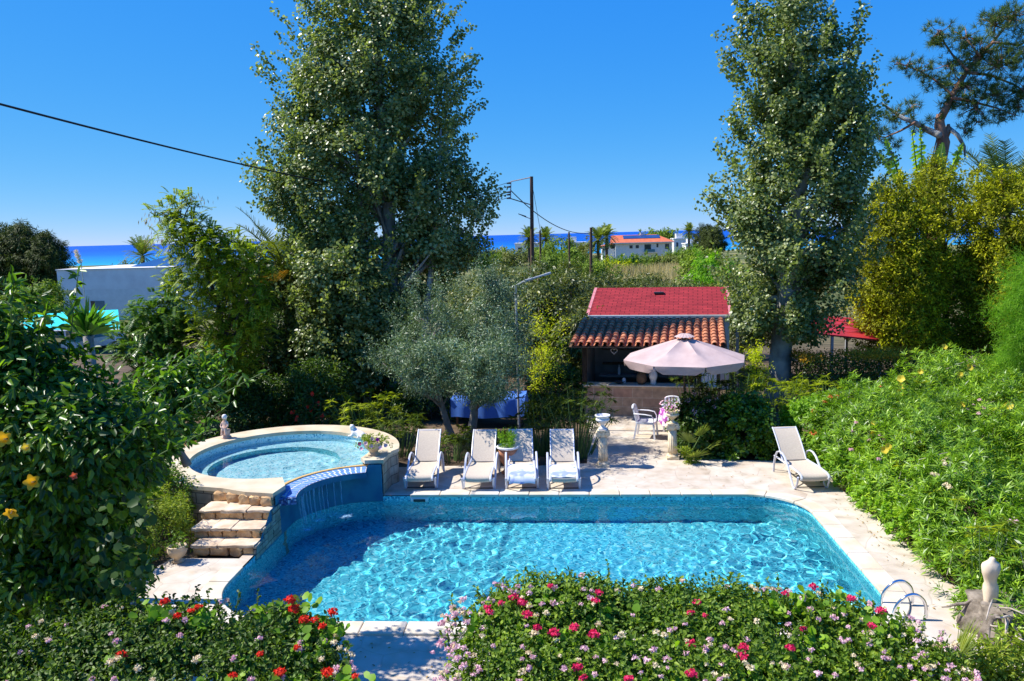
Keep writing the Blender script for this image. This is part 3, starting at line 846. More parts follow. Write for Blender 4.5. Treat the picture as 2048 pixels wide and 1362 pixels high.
# C-shaped rim: outer boundary anticlockwise then back along the inner arc
rim = [(-3.88,15.56),(-3.86,16.2)]+arc(SC, SRO, 6.0, 248.0, 60)+[(-6.4,13.76),(-5.9,13.55),(-5.37,13.45),(-5.33,13.9)]+[iA]+list(reversed(inner_arc))[1:]+[(-4.22,15.54)]
def expand(poly, d):
    n = len(poly); out = []
    for i in range(n):
        p0, p1, p2 = Vector((*poly[i-1],0)), Vector((*poly[i],0)), Vector((*poly[(i+1) % n],0))
        t = (p2-p0); t = t.normalized() if t.length > 1e-6 else Vector((1,0,0))
        out.append((p1.x+t.y*d, p1.y-t.x*d))
    return out
def prism_tri(poly, z0, z1, name, material, parent, bevel=0):
    bm = bmesh.new()
    vs = [bm.verts.new((p[0],p[1],z1)) for p in poly]
    es = [bm.edges.new((vs[i], vs[(i+1) % len(vs)])) for i in range(len(vs))]
    r = bmesh.ops.triangle_fill(bm, use_beauty=True, edges=es, normal=(0,0,1))
    fs = [f for f in bm.faces]
    for f in fs:
        if f.normal.z < 0: f.normal_flip()
    ex = bmesh.ops.extrude_face_region(bm, geom=fs)
    bot = [g for g in ex['geom'] if isinstance(g, bmesh.types.BMVert)]
    for v in bot: v.co.z = z0
    bmesh.ops.recalc_face_normals(bm, faces=bm.faces[:])
    me = bpy.data.meshes.new(name); bm.to_mesh(me); bm.free()
    return link_mesh(name, me, material, parent, True)
prism_tri(expand(rim, .03), SZ-.075, SZ, 'rim_coping', M['spa_coping'], spa)
# outer wall of rubble stone
ow = rim[:rim.index(iA)]
b = MB(); n = len(ow)
b.add([(p[0],p[1],-1.7) for p in ow]+[(p[0],p[1],SZ-.07) for p in ow], [(i,i+1,n+i+1,n+i) for i in range(n-1)])
b.build('outer_wall', M['rubble'], spa, world=True)
# inner basin
b = MB(); ia = inner_arc; n = len(ia)
b.add([(p[0],p[1],.0) for p in ia]+[(p[0],p[1],SZ-.07) for p in ia], [(i+1,i,n+i,n+i+1) for i in range(n-1)])
tarc = arc(WC, TR, a_of(WC, iB), a_of(WC, iA) % 360, 24); m_ = len(tarc)
b.add([(p[0],p[1],.0) for p in tarc]+[(p[0],p[1],.56) for p in tarc], [(i,i+1,m_+i+1,m_+i) for i in range(m_-1)])
bw = b.build('basin_wall', M['spa_mosaic'], spa, world=True)
bench_c, bench_r = (-6.33, 16.12), 1.36
def in_spa(x, y, off=0): return hypot(x-SC[0], y-SC[1]) < SRI+off and hypot(x-WC[0], y-WC[1]) > TR-off
well = [p for p in arc(bench_c, bench_r, 0, 360, 61)[:-1]]
wl_ = []
for p in well:
    d = hypot(p[0]-WC[0], p[1]-WC[1])
    if d < TR+.01:
        k = (TR+.01)/d; p = (WC[0]+(p[0]-WC[0])*k, WC[1]+(p[1]-WC[1])*k)
    wl_.append(p)
region = list(inner_arc)+list(reversed(tarc))[1:-1]
bench = fill_poly(region, [expand(wl_, 0)], .34, 'bench', M['spa_mosaic'], spa, True)
b = MB(); n = len(wl_)
b.add([(p[0],p[1],.34) for p in wl_]+[(p[0],p[1],-.035) for p in wl_], [(i,n+i,n+(i+1) % n,(i+1) % n) for i in range(n)])
ww = b.build('well_wall', M['mosaic'], spa, world=True)
wf = fill_poly(wl_, [], -.035, 'well_floor', M['spa_mosaic'], spa, True)
for x in (bw, bench, ww, wf): x.cycles.is_caustics_receiver = True
tag(water_sheet('spa_water', -8.2, -4.1, 14.1, 18.2, .04, .555, lambda x, y: in_spa(x, y, .05), M['spa_water'], 11, .014), kind='structure')
# spillway wall above the pool, its tiled lip and ochre trim
wallarc = [(PX0+.012, 12.45),(PX0+.012, 13.2)]+[(WC[0]+(WR-.012)*cos(radians(a)), WC[1]+(WR-.012)*sin(radians(a))) for a in np.linspace(180, 96, 26)]+[(-3.88, 15.488)]
b = MB(); top = lambda p: (.66 if p[0] > -4.2 else .5) if p[1] > 13.4 else max(.02, .66-.62*(13.45-p[1]))
n = len(wallarc)
b.add([(p[0],p[1],-.14) for p in wallarc]+[(p[0],p[1],top(p)) for p in wallarc], [(i+1,i,n+i,n+i+1) for i in range(n-1)])
# left end of the spillway: the face from the lip back to the rim
b.add([(PX0+.012,13.45,.49),(PX0+.012,14.0,.49),(PX0+.012,14.0,.67),(PX0+.012,13.45,.67)], [(0,1,2,3)])
sw = b.build('spillway_wall', M['blue_plaster'], spa, world=True, smooth=True)
b = MB(); LR = 1.17; A0, A1 = 101.0, 197.0
ri, ro = LR, TR-.05
po = arc(WC, ri, A0, A1, 30)+list(reversed(arc(WC, ro, A0, A1-6, 30)))
b.prism(po, .455, .568)
lip = b.build('spillway_lip', M['blue_plaster'], spa, world=True)
b = MB(); b.prism(arc(WC, ri+.004, A0, A1, 30)+list(reversed(arc(WC, ro-.004, A0, A1-6, 30))), .560, .574); b.build('grout_bed', M['white_grout'], lip)
b = MB(); NT = 21
for row, (r0, r1) in enumerate(((ri+.014, ri+.195), (ri+.225, ro-.014))):
    for k in range(NT):
        a0 = A0+(A1-A0-(6 if row else 0))*(k+.13)/NT; a1 = A0+(A1-A0-(6 if row else 0))*(k+.87)/NT
        q = [(r0,a0),(r0,a1),(r1,a1),(r1,a0)]
        b.prism([(WC[0]+r*cos(radians(a)), WC[1]+r*sin(radians(a))) for r, a in q], .571, .581)
b.build('spillway_tiles', M['blue_tile'], lip)
b = MB(); b.prism(arc(WC, ro+.004, A0-2, A1-8, 30)+list(reversed(arc(WC, TR+.02, A0-2, A1-8, 30))), .45, .60)
b.build('ochre_trim', M['trim'], spa, world=True)
# mosaic end block under the lip's left end
b = MB(); b.prism([(WC[0]+r*cos(radians(a)), WC[1]+r*sin(radians(a))) for r, a in ((ri+.005,A1-.2),(ri+.005,A1+1.2),(ro,A1+1.2),(ro,A1-6.2))], .44, .566)
b.build('mosaic_end', M['navy_mosaic'], spa, world=True)

# streams falling from the lip
b = MB(); rg = random.Random(3)
for a in (186, 179, 175, 168, 163, 157, 150, 146, 141, 133, 126):
    r = LR-.01; x, y = WC[0]+r*cos(radians(a)), WC[1]+r*sin(radians(a))
    dx, dy = -cos(radians(a)), -sin(radians(a)); w = rg.uniform(.006, .018)
    pts = [(x+dx*.05*t*t+rg.uniform(-.006,.006), y+dy*.05*t*t+rg.uniform(-.006,.006), .47-.57*t) for t in np.linspace(0, 1, 9)]
    b.tube(pts, [w*(1.2-.5*i/8)*rg.uniform(.5,1.3) for i in range(9)], 5)
b.build('falling_water', M['foam'], spa, world=True, smooth='all')
# foam where it lands
lm = LM(); rg2 = np.random.default_rng(5)
for (px, py, rr) in ((615,1060,.10),(635,1043,.14),(662,1031,.20),(690,1034,.1)):
    g = at_ground(px, py, -.1); n = 90
    d = rg2.normal(size=(n, 2))*rr*np.array([.6, .5])
    P = np.stack([g[0]+d[:, 0], g[1]+d[:, 1], np.full(n, -.085)+rg2.random(n)*.01], 1)
    lm.leaves(P, rnd_dirs(rg2, n)*np.array([1,1,.1]), np.tile([0,0,1.], (n,1))+rnd_dirs(rg2, n)*.3, rg2.uniform(.02,.05,n), rg2.uniform(.02,.04,n), T_FLAT)
lm.build('splash_foam', M['foam'], spa)['kind'] = 'stuff'

# ------------------------------------------------------------------ stone steps
steps = thing('stone_steps', 'rough brown stone steps climbing beside the pool to the round spa', 'steps', (-5.9, 12.9, 0))
ST = [(12.45,12.86,-6.42,0,.17),(12.80,13.28,-6.56,.17,.34),(13.22,13.66,-6.62,.34,.51)]
rg = random.Random(12)
for i, (y0, y1, xl, z0, z1) in enumerate(ST):
    b = MB(); x = xl; k = 0
    while x < -5.36-.05:
        w = min(rg.uniform(.24, .36), -5.36-x)
        if -5.36-(x+w) < .12: w = -5.36-x
        b.stone(x+.004, x+w-.004, y0+rg.uniform(-.02,.015), y0+.32, z0-.03, z1-.035, 100*i+k, .016); x += w; k += 1
    b.box(xl+.03, -5.37, y0+.16, 14.2, -.3, z1-.04)
    st = b.build('step', M['step_stone'], steps, smooth=True, world=True)
    b = MB(); x = xl-.02; k = 0
    while x < -5.36:
        w = min(rg.uniform(.34, .5), -5.345-x)
        if -5.345-(x+w) < .2: w = -5.345-x
        b.stone(x+.003, x+w-.003, y0-rg.uniform(.0,.035), y1+.05, z1-.055, z1+rg.uniform(-.008,.006), 50+i*9+k, .009); x += w; k += 1
    b.build('tread', M['tread_stone'], st, smooth=True)
b = MB(); x = -6.6; k = 0
while x < -5.4:
    w = min(rg.uniform(.2, .32), -5.37-x)
    yy = float(np.interp(x+w/2, [-6.5,-5.9,-5.36], [13.72,13.48,13.37])); b.stone(x+.004, x+w-.004, yy, yy+.35, .49, .68, 700+k, .014); x += w; k += 1
    if -5.37-x < .06: break
b.build('top_riser', M['step_stone'], steps, smooth=True, world=True)
# rubble side wall of the steps above the pool
b = MB(); k = 0
for (y0, y1, zt) in ((12.45,12.82,.15),(12.82,13.24,.32),(13.24,13.62,.49)):
    z = -.08
    while z < zt-.04:
        h = min(rg.uniform(.14,.2), zt-z); b.stone(-5.37,-5.31,y0,y1,z+.004,z+h-.004,900+k,.008); z += h; k += 1
b.build('side_wall', M['rubble'], steps, smooth=True, world=True)
# ------------------------------------------------------------------ sun loungers
def make_lounger(label):
    """foot end at y = 0, head towards +y"""
    t = thing('sun_lounger', label, 'sun lounger', group='sun loungers by the pool')
    seat = [(.02,.24),(.0,.29),(.03,.335),(.12,.36),(.45,.37),(.8,.352),(1.06,.345)]
    b = MB(); b.sheet([[(x, y, z - .012*(1-(x/.245)**2)) for x in np.linspace(-.245, .245, 7)] for y, z in seat])
    b.sheet([[(x, y, z - .016 - .012*(1-(x/.245)**2)) for x in np.linspace(.245, -.245, 7)] for y, z in seat])
    b.build('seat', M['sling'], t, smooth='all')
    back = [(1.085,.345),(1.16,.43),(1.33,.60),(1.50,.75),(1.68,.885),(1.72,.905),(1.745,.895)]
    b = MB(); b.sheet([[(x, y+.012*(1-(x/.245)**2), z) for x in np.linspace(-.245, .245, 7)] for y, z in back])
    b.sheet([[(x, y+.016+.012*(1-(x/.245)**2), z-.012) for x in np.linspace(.245, -.245, 7)] for y, z in back])
    bk = b.build('backrest', M['sling'], t, smooth='all')
    b = MB()
    for s in (-1, 1):
        b.tube([(s*.252, y, z-.006) for y, z in back[:-1]], .016, 8)
    b.tube([(-.252,1.70,.885),(.252,1.70,.885)], .014, 8)
    b.build('backrest_frame', M['alu'], bk, smooth=True)
    for s in (-1, 1):
        b = MB(); x = s*.272
        b.tube([(x,.0,.25),(x,-.015,.29),(x,.02,.335),(x,.12,.355),(x,.5,.365),(x,.9,.345),(x,1.2,.34),(x,1.5,.33)], .024, 8, flat=.7)
        b.tube([(x,1.42,.335),(x,1.5,.2),(x,1.56,.02)], .018, 8)
        b.build('side_rail', M['alu'], t, smooth=True)
        b = MB(); x = s*.325
        b.tube([(x,.04,.30),(x-s*.01,.10,.15),(x,.17,.03),(x,.23,.012),(x,.29,.03),(x,.42,.18),(x,.60,.37),(x,.76,.49),(x,.92,.545),(x,1.08,.545),(x,1.22,.49),(x,1.32,.37),(x,1.38,.2),(x,1.40,.012)], .023, 8, flat=.65)
        b.build('armrest', M['alu'], t, smooth=True)
    for (y, z, r) in ((.27,.31,.014),(1.08,.335,.016),(.23,.03,.012)):
        b = MB(); b.tube([(-.29,y,z),(.29,y,z)], r, 8); b.build('crossbar', M['dark_plastic'], t, smooth=True)
    return t
l1 = make_lounger('beige sun lounger nearest the spa, in full sun with leaf shadows on its raised backrest')
LG = [((-3.17,15.72), 0.03, None),
      ((-1.96,15.66), 0.0, 'bare beige sun lounger left of the big terracotta pot, its back in shade'),
      ((-1.05,15.68), 0.07, 'beige lounger right of the terracotta pot with a towel hanging over its end'),
      ((-.20,15.64), 0.03, 'rightmost of the four loungers in a row, with a folded towel on its seat'),
      ((4.75,15.68), .10, 'lone beige sun lounger in full sun beside the tall green hedge')]
for i, ((x, y), rz, lab) in enumerate(LG):
    if i == 0: l1.location = (x, y, .0); l1.rotation_euler = (0, 0, rz)
    else: dup(l1, (x, y, .0), rz, lab)
def towel(name, label, cx, y0, y1, rz, loc, w, hang):
    b = MB(); rg = random.Random(int(cx*10)+7)
    rows = []
    ys = np.linspace(y0, y1, 14)
    for j, y in enumerate(ys):
        zz = float(np.interp(y, [.0,.03,.12,.45,.8,1.06], [.30,.34,.37,.382,.364,.357]))
        if y < 0: zz = .30 + y*hang
        rows.append([(x, max(y, -.025 - (.01 if y < 0 else 0)), zz + .010 + .006*sin(x*22+y*9) - (.03*max(0, abs(x)-.24)/.05 if abs(x) > .24 else .008)) for x in np.linspace(-w+rg.uniform(-.02,.02)*(j % 3), w+rg.uniform(-.02,.02)*(j % 2), 13)])
    b.sheet(rows)
    o = b.build(name, M['towel'], None, smooth='all')
    o.location = loc; o.rotation_euler = (0, 0, rz)
    return tag(o, label, 'towel', 'towels on the loungers')
towel('towel', 'blue and white towel on the third lounger with a corner hanging down', 1.05, -.10, .80, .07, (-1.05,15.68,0), .27, 1.0)
towel('towel', 'blue and white towel spread on the seat of the fourth lounger', .2, .02, .78, .03, (-.20,15.64,0), .27, 1.0)

# ------------------------------------------------------------------ parasol
PC = at_depth(1369, 700, 19.3); PC = (PC[0], 19.3)
par = thing('parasol', 'large open mauve canvas parasol with scalloped valance shading the terrace table', 'parasol', (PC[0], PC[1], 0))
PR, PZ, PT = 1.50, 2.16, 2.66
b = MB(); NP = 8; sub = 6; rows = []
A0 = radians(10)
def par_pt(a, t):
    k = int(((a-A0) % (2*pi))/(2*pi/NP)) ; f = (((a-A0) % (2*pi))/(2*pi/NP)) - k
    R = PR*cos(pi/NP)/cos((f-.5)*2*pi/NP)
    sag = -.10*t*(1-t)*4*(1-(2*f-1)**2)*.6
    return (PC[0]+R*t*cos(a), PC[1]+R*t*sin(a), PT+(PZ-PT)*t**1.08+sag)
angs = [A0+2*pi*i/(NP*sub) for i in range(NP*sub+1)]
for t in np.linspace(.1, 1, 9): rows.append([par_pt(a+1e-6, t) for a in angs])
b.sheet(rows)
b.build('canopy', M['parasol'], par, smooth=True, world=True)
b = MB()
for k in range(NP):
    r0 = []; r1 = []; r2 = []
    for i in range(sub+1):
        a = A0+2*pi*(k+i/sub)/NP
        a = min(max(a, A0+2*pi*k/NP+.012), A0+2*pi*(k+1)/NP-.012)
        x, y, z = par_pt(a, 1.0); f = i/sub
        dr = .19-(.10 if f in (0, 1) else 0)+.012*sin(6*pi*f)
        u = Vector((x-PC[0], y-PC[1], 0)).normalized()
        r0.append((x+u.x*.004, y+u.y*.004, z)); r1.append((x+u.x*.02*sin(9*f), y+u.y*.02*sin(9*f), z-dr*.5)); r2.append((x-u.x*.015+u.x*.02*sin(7*f+k), y-u.y*.015, z-dr))
    b.sheet([r0, r1, r2])
b.build('valance', M['parasol_edge'], par, smooth='all', world=True)
b = MB(); b.sheet([[(PC[0]+r*cos(a)*(1+.06*(1 if k % 3 == 0 else 0)), PC[1]+r*sin(a), z+ (.015 if k % 3 else 0)) for k, a in enumerate(angs)] for r, z in ((.02,PT+.075),(.12,PT+.06),(.235,PT-.0))])
b.build('vent_cap', M['parasol'], par, smooth='all', world=True)
b = MB(); b.tube([(PC[0],PC[1],.05),(PC[0],PC[1],PT+.07)], .024, 10); b.build('pole', M['wood'], par, smooth=True, world=True)
for k in range(NP):
    a = A0+2*pi*k/NP
    b = MB(); b.tube([(PC[0]+.03*cos(a),PC[1]+.03*sin(a),PT-.03), tuple(np.array(par_pt(a+1e-5, .98))-[0,0,.03])], .010, 6)
    b.build('rib', M['wood'], par, world=True)
b = MB(); b.lathe([(.27,0.004),(.27,.05),(.22,.09),(.05,.12),(.04,.28)], (PC[0],PC[1],0), 20); b.build('base', M['grey_metal'], par, smooth=True, world=True)

# ------------------------------------------------------------------ terrace table and chairs
TC = (2.72, 20.05)
tb = thing('garden_table', 'round white plastic garden table on the shaded terrace', 'table', (*TC, 0))
b = MB(); b.lathe([(.0,.70),(.47,.70),(.48,.715),(.47,.73),(0,.73)], (*TC,0), 28, cap=False); b.build('tabletop', M['white_plastic'], tb, smooth=True, world=True)
for k in range(4):
    a = pi/4+k*pi/2; b = MB()
    b.tube([(TC[0]+.25*cos(a),TC[1]+.25*sin(a),.7),(TC[0]+.36*cos(a),TC[1]+.36*sin(a),.0)], [.03,.02], 8)
    b.build('leg', M['white_plastic'], tb, smooth=True, world=True)
b = MB(); rows = []
for r, z in ((.0,.737),(.25,.737),(.47,.737),(.50,.72),(.51,.62),(.53,.50),(.54,.40)):
    rows.append([(TC[0]+r*(1+(.06*sin(7*a) if r > .5 else 0))*cos(a), TC[1]+r*(1+(.06*sin(7*a) if r > .5 else 0))*sin(a), z-(.05*sin(4*a) if z < .45 else 0)) for a in np.linspace(0, 2*pi, 57)])
b.sheet(rows)
tag(b.build('tablecloth', M['flower_cloth'], None, smooth='all'), 'white tablecloth with big purple flowers hanging over the terrace table', 'tablecloth')
def make_chair(label):
    """faces -y"""
    t = thing('garden_chair', label, 'chair', group='white plastic chairs on the terrace')
    b = MB(); b.sheet([[(x, y, .425 + .02*((x/.22)**2) - .02*sin(pi*(y+.22)/.44)) for x in np.linspace(-.215,.215,7)] for y in np.linspace(-.23,.21,7)])
    b.box(-.22,.22,-.235,-.215,.375,.428); b.box(-.225,-.21,-.22,.2,.38,.435); b.box(.21,.225,-.22,.2,.38,.435)
    b.build('seat', M['white_plastic'], t, smooth=True)
    b = MB()
    def bx(u): return .215*(1-.12*max(0,u-.6)/.4)
    for k in range(5):                       # slats with gaps between them
        x0, x1 = -.2+.082*k, -.2+.082*k+.056
        b.loft([[(x0,.20+.10*u,.44+.36*u),(x1,.20+.10*u,.44+.36*u),(x1,.214+.10*u,.44+.36*u),(x0,.214+.10*u,.44+.36*u)] for u in (0,.5,1)])
    for s in (-1,1):
        b.loft([[(s*(bx(u)-.03),.19+.10*u,.40+.40*u),(s*bx(u),.19+.10*u,.40+.40*u),(s*bx(u),.225+.10*u,.40+.40*u),(s*(bx(u)-.03),.225+.10*u,.40+.40*u)] for u in (0,.5,1)])
    b.tube([(.19*cos(a), .305+.02*sin(a), .77+.06*sin(a)) for a in np.linspace(0, pi, 9)], .028, 8, flat=.6)
    b.box(-.21,.21,.196,.222,.40,.46)
    b.build('backrest', M['white_plastic'], t, smooth=True)
    for s in (-1,1):
        b = MB(); b.tube([(s*.215,.275,.64),(s*.25,.16,.645),(s*.262,-.02,.64),(s*.25,-.17,.615),(s*.235,-.225,.52),(s*.225,-.225,.40)], [.02,.026,.028,.028,.024,.02], 8, flat=.55); b.build('armrest', M['white_plastic'], t, smooth=True)
        for (y0, y1) in ((-.215,-.25),(.2,.27)):
            b = MB(); b.loft([[(s*x+dx,y+dy,z) for dx,dy in ((-.022,-.022),(.022,-.022),(.022,.022),(-.022,.022))] for x,y,z in ((.205,y0,.42),(.225,(y0+y1)/2,.2),(.24,y1,.0))]); b.build('leg', M['white_plastic'], t)
    return t
ch = make_chair('white plastic armchair seen side on, left of the flowered terrace table')
ch.location = (1.86, 20.08, 0); ch.rotation_euler = (0,0,radians(75))
dup(ch, (2.62, 20.85, 0), radians(-5), 'white plastic armchair behind the flowered table, against the bar wall')

# ------------------------------------------------------------------ fluted columns with urns
def urn_profile(s=1.0):
    return [(r*s, z*s) for r, z in ((.075,0),(.08,.015),(.06,.03),(.035,.06),(.04,.085),(.09,.13),(.14,.17),(.155,.20),(.15,.215),(.12,.225),(.13,.245),(.165,.275),(.17,.295),(.15,.30),(.135,.285),(.12,.24),(.05,.22))]
def make_column(x, y, label, h=.84):
    t = thing('stone_column', label, 'column', (x, y, 0), group='fluted columns at the terrace entrance')
    b = MB(); b.box(-.135,.135,-.135,.135,0,.05); b.lathe([(.13,.05),(.135,.075),(.12,.10),(.105,.11),(.11,.125),(.098,.135)], (0,0,0), 28)
    b.build('base', M['marble'], t, smooth=True)
    b = MB(); b.lathe([(.108,.135),(.105,.3),(.097,h-.16)], (0,0,0), 96, fn=lambda a, z: 1-.12*(.5+.5*cos(14*a))**1.5); b.build('shaft', M['marble'], t, smooth='all')
    b = MB(); b.box(-.125,.125,-.115,.115,h-.03,h); b.lathe([(.09,h-.16),(.10,h-.14),(.105,h-.10),(.10,h-.03)], (0,0,0), 28)
    for sx in (-1,1):
        b.tube([(sx*.105,-.115,h-.085),(sx*.105,.115,h-.085)], .055, 18)
        for sy in (-1,1): b.tube([(sx*.105,sy*.112,h-.085),(sx*.105,sy*.124,h-.085)], .028, 12)
    b.build('capital', M['marble'], t, smooth=True)
    return t
make_column(.66, 17.53, 'fluted cream column with scrolled capital left of the terrace path, carrying a wide urn')
u = thing('stone_urn', 'wide empty white stone urn on the left fluted column', 'urn', (.66,17.53,.84))
b = MB(); b.box(-.09,.09,-.09,.09,0,.03); b.build('plinth', M['white_stone'], u)
b = MB(); b.lathe([(r,z+.03) for r,z in urn_profile(1.02)], (0,0,0), 32, fn=lambda a,z: 1+(.02*cos(12*a) if z < .22 else 0)); b.build('bowl', M['white_stone'], u, smooth='all')
make_column(2.27, 18.11, 'fluted cream column right of the terrace path, half hidden by palm and creeper')
u = thing('stone_urn', 'cream urn of white flowers on the right fluted column', 'urn', (2.27,18.11,.84))
b = MB(); b.lathe(urn_profile(1.0), (0,0,0), 28); b.build('bowl', M['marble'], u, smooth='all')
lm = LM(); rg = np.random.default_rng(8)
clump(lm, rg, (0,0,.38), .2, 90, .07, .035, T_FOLD); lm.build('foliage', M['lantana_leaf'], u, world=False)
lm = LM(); clump(lm, rg, (-.06,-.05,.42), .22, 70, .05, .045, T_FLAT); lm.build('blossom', M['petal_pink'], u, world=False)

# ------------------------------------------------------------------ pots
pt = thing('terracotta_planter', 'tall terracotta urn planter with white rim between the second and third loungers', 'planter', (-1.43,17.02,0))
b = MB(); b.lathe([(.15,0),(.16,.03),(.12,.06),(.085,.12),(.095,.17),(.15,.25),(.185,.32),(.20,.45),(.225,.58),(.21,.58),(.19,.53),(.02,.53)], (0,0,0), 32, fn=lambda a,z: 1+(.02*cos(14*a) if .2<z<.34 else 0)); b.build('body', M['terracotta'], pt, smooth='all')
b = MB(); b.lathe([(.22,.565),(.25,.585),(.255,.61),(.235,.625),(.21,.615),(.20,.58)], (0,0,0), 32); b.build('rim', M['white_stone'], pt, smooth='all')
lm = LM(); rg = np.random.default_rng(9)
for k in range(26):
    a = rg.uniform(0,2*pi); r = rg.uniform(0,.15); n = 26; h = rg.uniform(.22,.46)
    t_ = np.linspace(0,1,n); base = np.array([r*cos(a), r*sin(a), .56]); tip = base+np.array([.08*cos(a),.08*sin(a),h])
    P = base+(tip-base)*t_[:,None]; lm.leaves(P, rnd_dirs(rg,n)+[0,0,.9], rnd_dirs(rg,n), .075, .018, T_FLAT)
lm.build('foliage', M['geranium_leaf'], pt, world=False)

pu = thing('flower_urn', 'squat cream urn of pale petunias on the corner of the spa rim', 'urn', (-4.14,15.93,SZ))
b = MB(); b.lathe([(.13,0),(.135,.02),(.10,.05),(.085,.07),(.11,.10),(.16,.15),(.185,.20),(.19,.235),(.205,.26),(.20,.275),(.175,.27),(.165,.23),(.02,.22)], (0,0,0), 32, fn=lambda a,z: 1+(.025*cos(16*a) if .09<z<.24 else 0)); b.build('bowl', M['marble_tan'], pu, smooth='all')
lm = LM(); rg = np.random.default_rng(10)
for k in range(26):
    a = rg.uniform(0,2*pi); r = rg.uniform(.08,.34); clump(lm, rg, (r*cos(a), r*sin(a)*.9, .30-.45*max(0,r-.16)+rg.uniform(-.03,.10)), .07, 26, .045, .022, T_FOLD)
lm.build('foliage', M['papyrus_leaf'], pu, world=False)
def trumpet(lm, rg, c, d, r, n=5, tmpl=T_ROUND):
    d = np.asarray(d, float); d /= np.linalg.norm(d)
    u = np.cross(d, [.3,.2,1.]); u /= np.linalg.norm(u); w = np.cross(d, u)
    ph = rg.random()*2*pi
    A = np.array([u*cos(ph+2*pi*k/n)+w*sin(ph+2*pi*k/n)+d*.45 for k in range(n)])
    lm.leaves(np.repeat(np.asarray(c, float)[None], n, 0), A, np.repeat(d[None], n, 0)-A*.2, r, r*1.0, tmpl)
for k, (dx, dy, dz) in enumerate(((-.26,-.1,.26),(.13,-.16,.36),(-.1,-.22,.30),(.02,-.26,.25),(.2,-.2,.2),(-.2,-.2,.18),(.28,-.1,.22),(0,-.1,.36))):
    lm = LM(); trumpet(lm, rg, (dx,dy,dz), (rg.uniform(-.4,.4),-1,.5), .05); lm.build('bloom', M['petal_purple' if k < 2 else 'petal_lilac'], pu, world=False)

ps = thing('urn_pot', 'small round cream pot standing at the foot of the stone steps', 'pot', (-6.52,12.15,0))
b = MB(); b.lathe([(.09,0),(.10,.02),(.06,.05),(.06,.07),(.12,.12),(.155,.19),(.155,.23),(.145,.26),(.16,.28),(.14,.29),(.12,.25),(.02,.24)], (0,0,0), 28, fn=lambda a,z: 1+(.03*cos(12*a) if .09<z<.25 else 0)); b.build('bowl', M['marble_tan'], ps, smooth='all')
lm = LM(); clump(lm, rg, (0,0,.36), .16, 120, .06, .03, T_FOLD); lm.build('foliage', M['lantana_leaf'], ps, world=False)

# ------------------------------------------------------------------ figures on the spa rim
def ring(c, rx, ry, n=14, tilt=None):
    return [(c[0]+rx*cos(2*pi*k/n), c[1]+ry*sin(2*pi*k/n), c[2]) for k in range(n)]
def skin_body(name, pts, edges, rad, material, parent, sub=2):
    me = bpy.data.meshes.new(name); me.from_pydata(pts, edges, []); o = link_mesh(name, me, material, parent)
    md = o.modifiers.new('skin', 'SKIN'); md.use_smooth_shade = True
    for v, r in zip(me.skin_vertices[0].data, rad): v.radius = (r, r) if not hasattr(r, '__len__') else r
    me.skin_vertices[0].data[0].use_root = True
    sd = o.modifiers.new('sub', 'SUBSURF'); sd.levels = sub; sd.render_levels = sub
    return o
cf = thing('garden_figurine', 'clay figurine of a sitting child at the far left of the spa rim', 'figurine', (-7.96,17.42,SZ))
b = MB(); b.lathe([(.11,0),(.115,.03),(.09,.05),(.085,.14),(.10,.18),(.09,.20)], (0,0,0), 18, fn=lambda a,z: 1+.08*sin(3*a)+.05*sin(7*a+z*30)); b.build('base', M['statue_clay'], cf, smooth='all')
skin_body('body', [(0,0,.22),(0,.0,.30),(0,0,.37),(0,-.005,.415),(.06,-.01,.36),(.085,-.05,.29),(.05,-.10,.26),(-.06,-.01,.36),(-.085,-.05,.29),(-.04,-.10,.25),(.04,-.08,.215),(.045,-.11,.12),(.05,-.14,.09),(-.04,-.08,.215),(-.045,-.10,.11),(-.05,-.13,.08),(0,-.01,.47)],
    [(0,1),(1,2),(2,3),(2,4),(4,5),(5,6),(2,7),(7,8),(8,9),(0,10),(10,11),(11,12),(0,13),(13,14),(14,15),(3,16)],
    [.06,.055,.05,.022,.026,.02,.016,.026,.02,.016,.035,.026,.022,.035,.026,.022,.05], M['statue_clay'], cf)
b = MB(); b.lathe([(.0,.0),(.045,.01),(.058,.05),(.05,.09),(.03,.11),(0,.115)], (0,-.005,.44), 16, cap=False); b.build('hair', M['white_stone'], cf, smooth='all')
sf = thing('animal_figurine', 'white stone figure of a lamb lying on the back right of the spa rim', 'figurine', (-4.86,17.42,SZ), rz=radians(-25))
skin_body('body', [(.12,0,.085),(.0,0,.09),(-.10,0,.10),(-.14,-.01,.17),(-.15,-.02,.225),(-.12,-.06,.245),(-.105,-.10,.235),(-.12,-.09,.03),(-.22,-.10,.02),(-.12,.09,.03),(.16,-.09,.03),(.05,-.12,.02),(.19,.0,.07),(-.17,.03,.265),(-.19,-.05,.265)],
    [(0,1),(1,2),(2,3),(3,4),(4,5),(5,6),(2,7),(7,8),(2,9),(0,10),(10,11),(0,12),(4,13),(4,14)],
    [.085,.078,.08,.06,.055,.05,.035,.035,.025,.035,.045,.025,.05,.014,.014], M['white_stone'], sf)

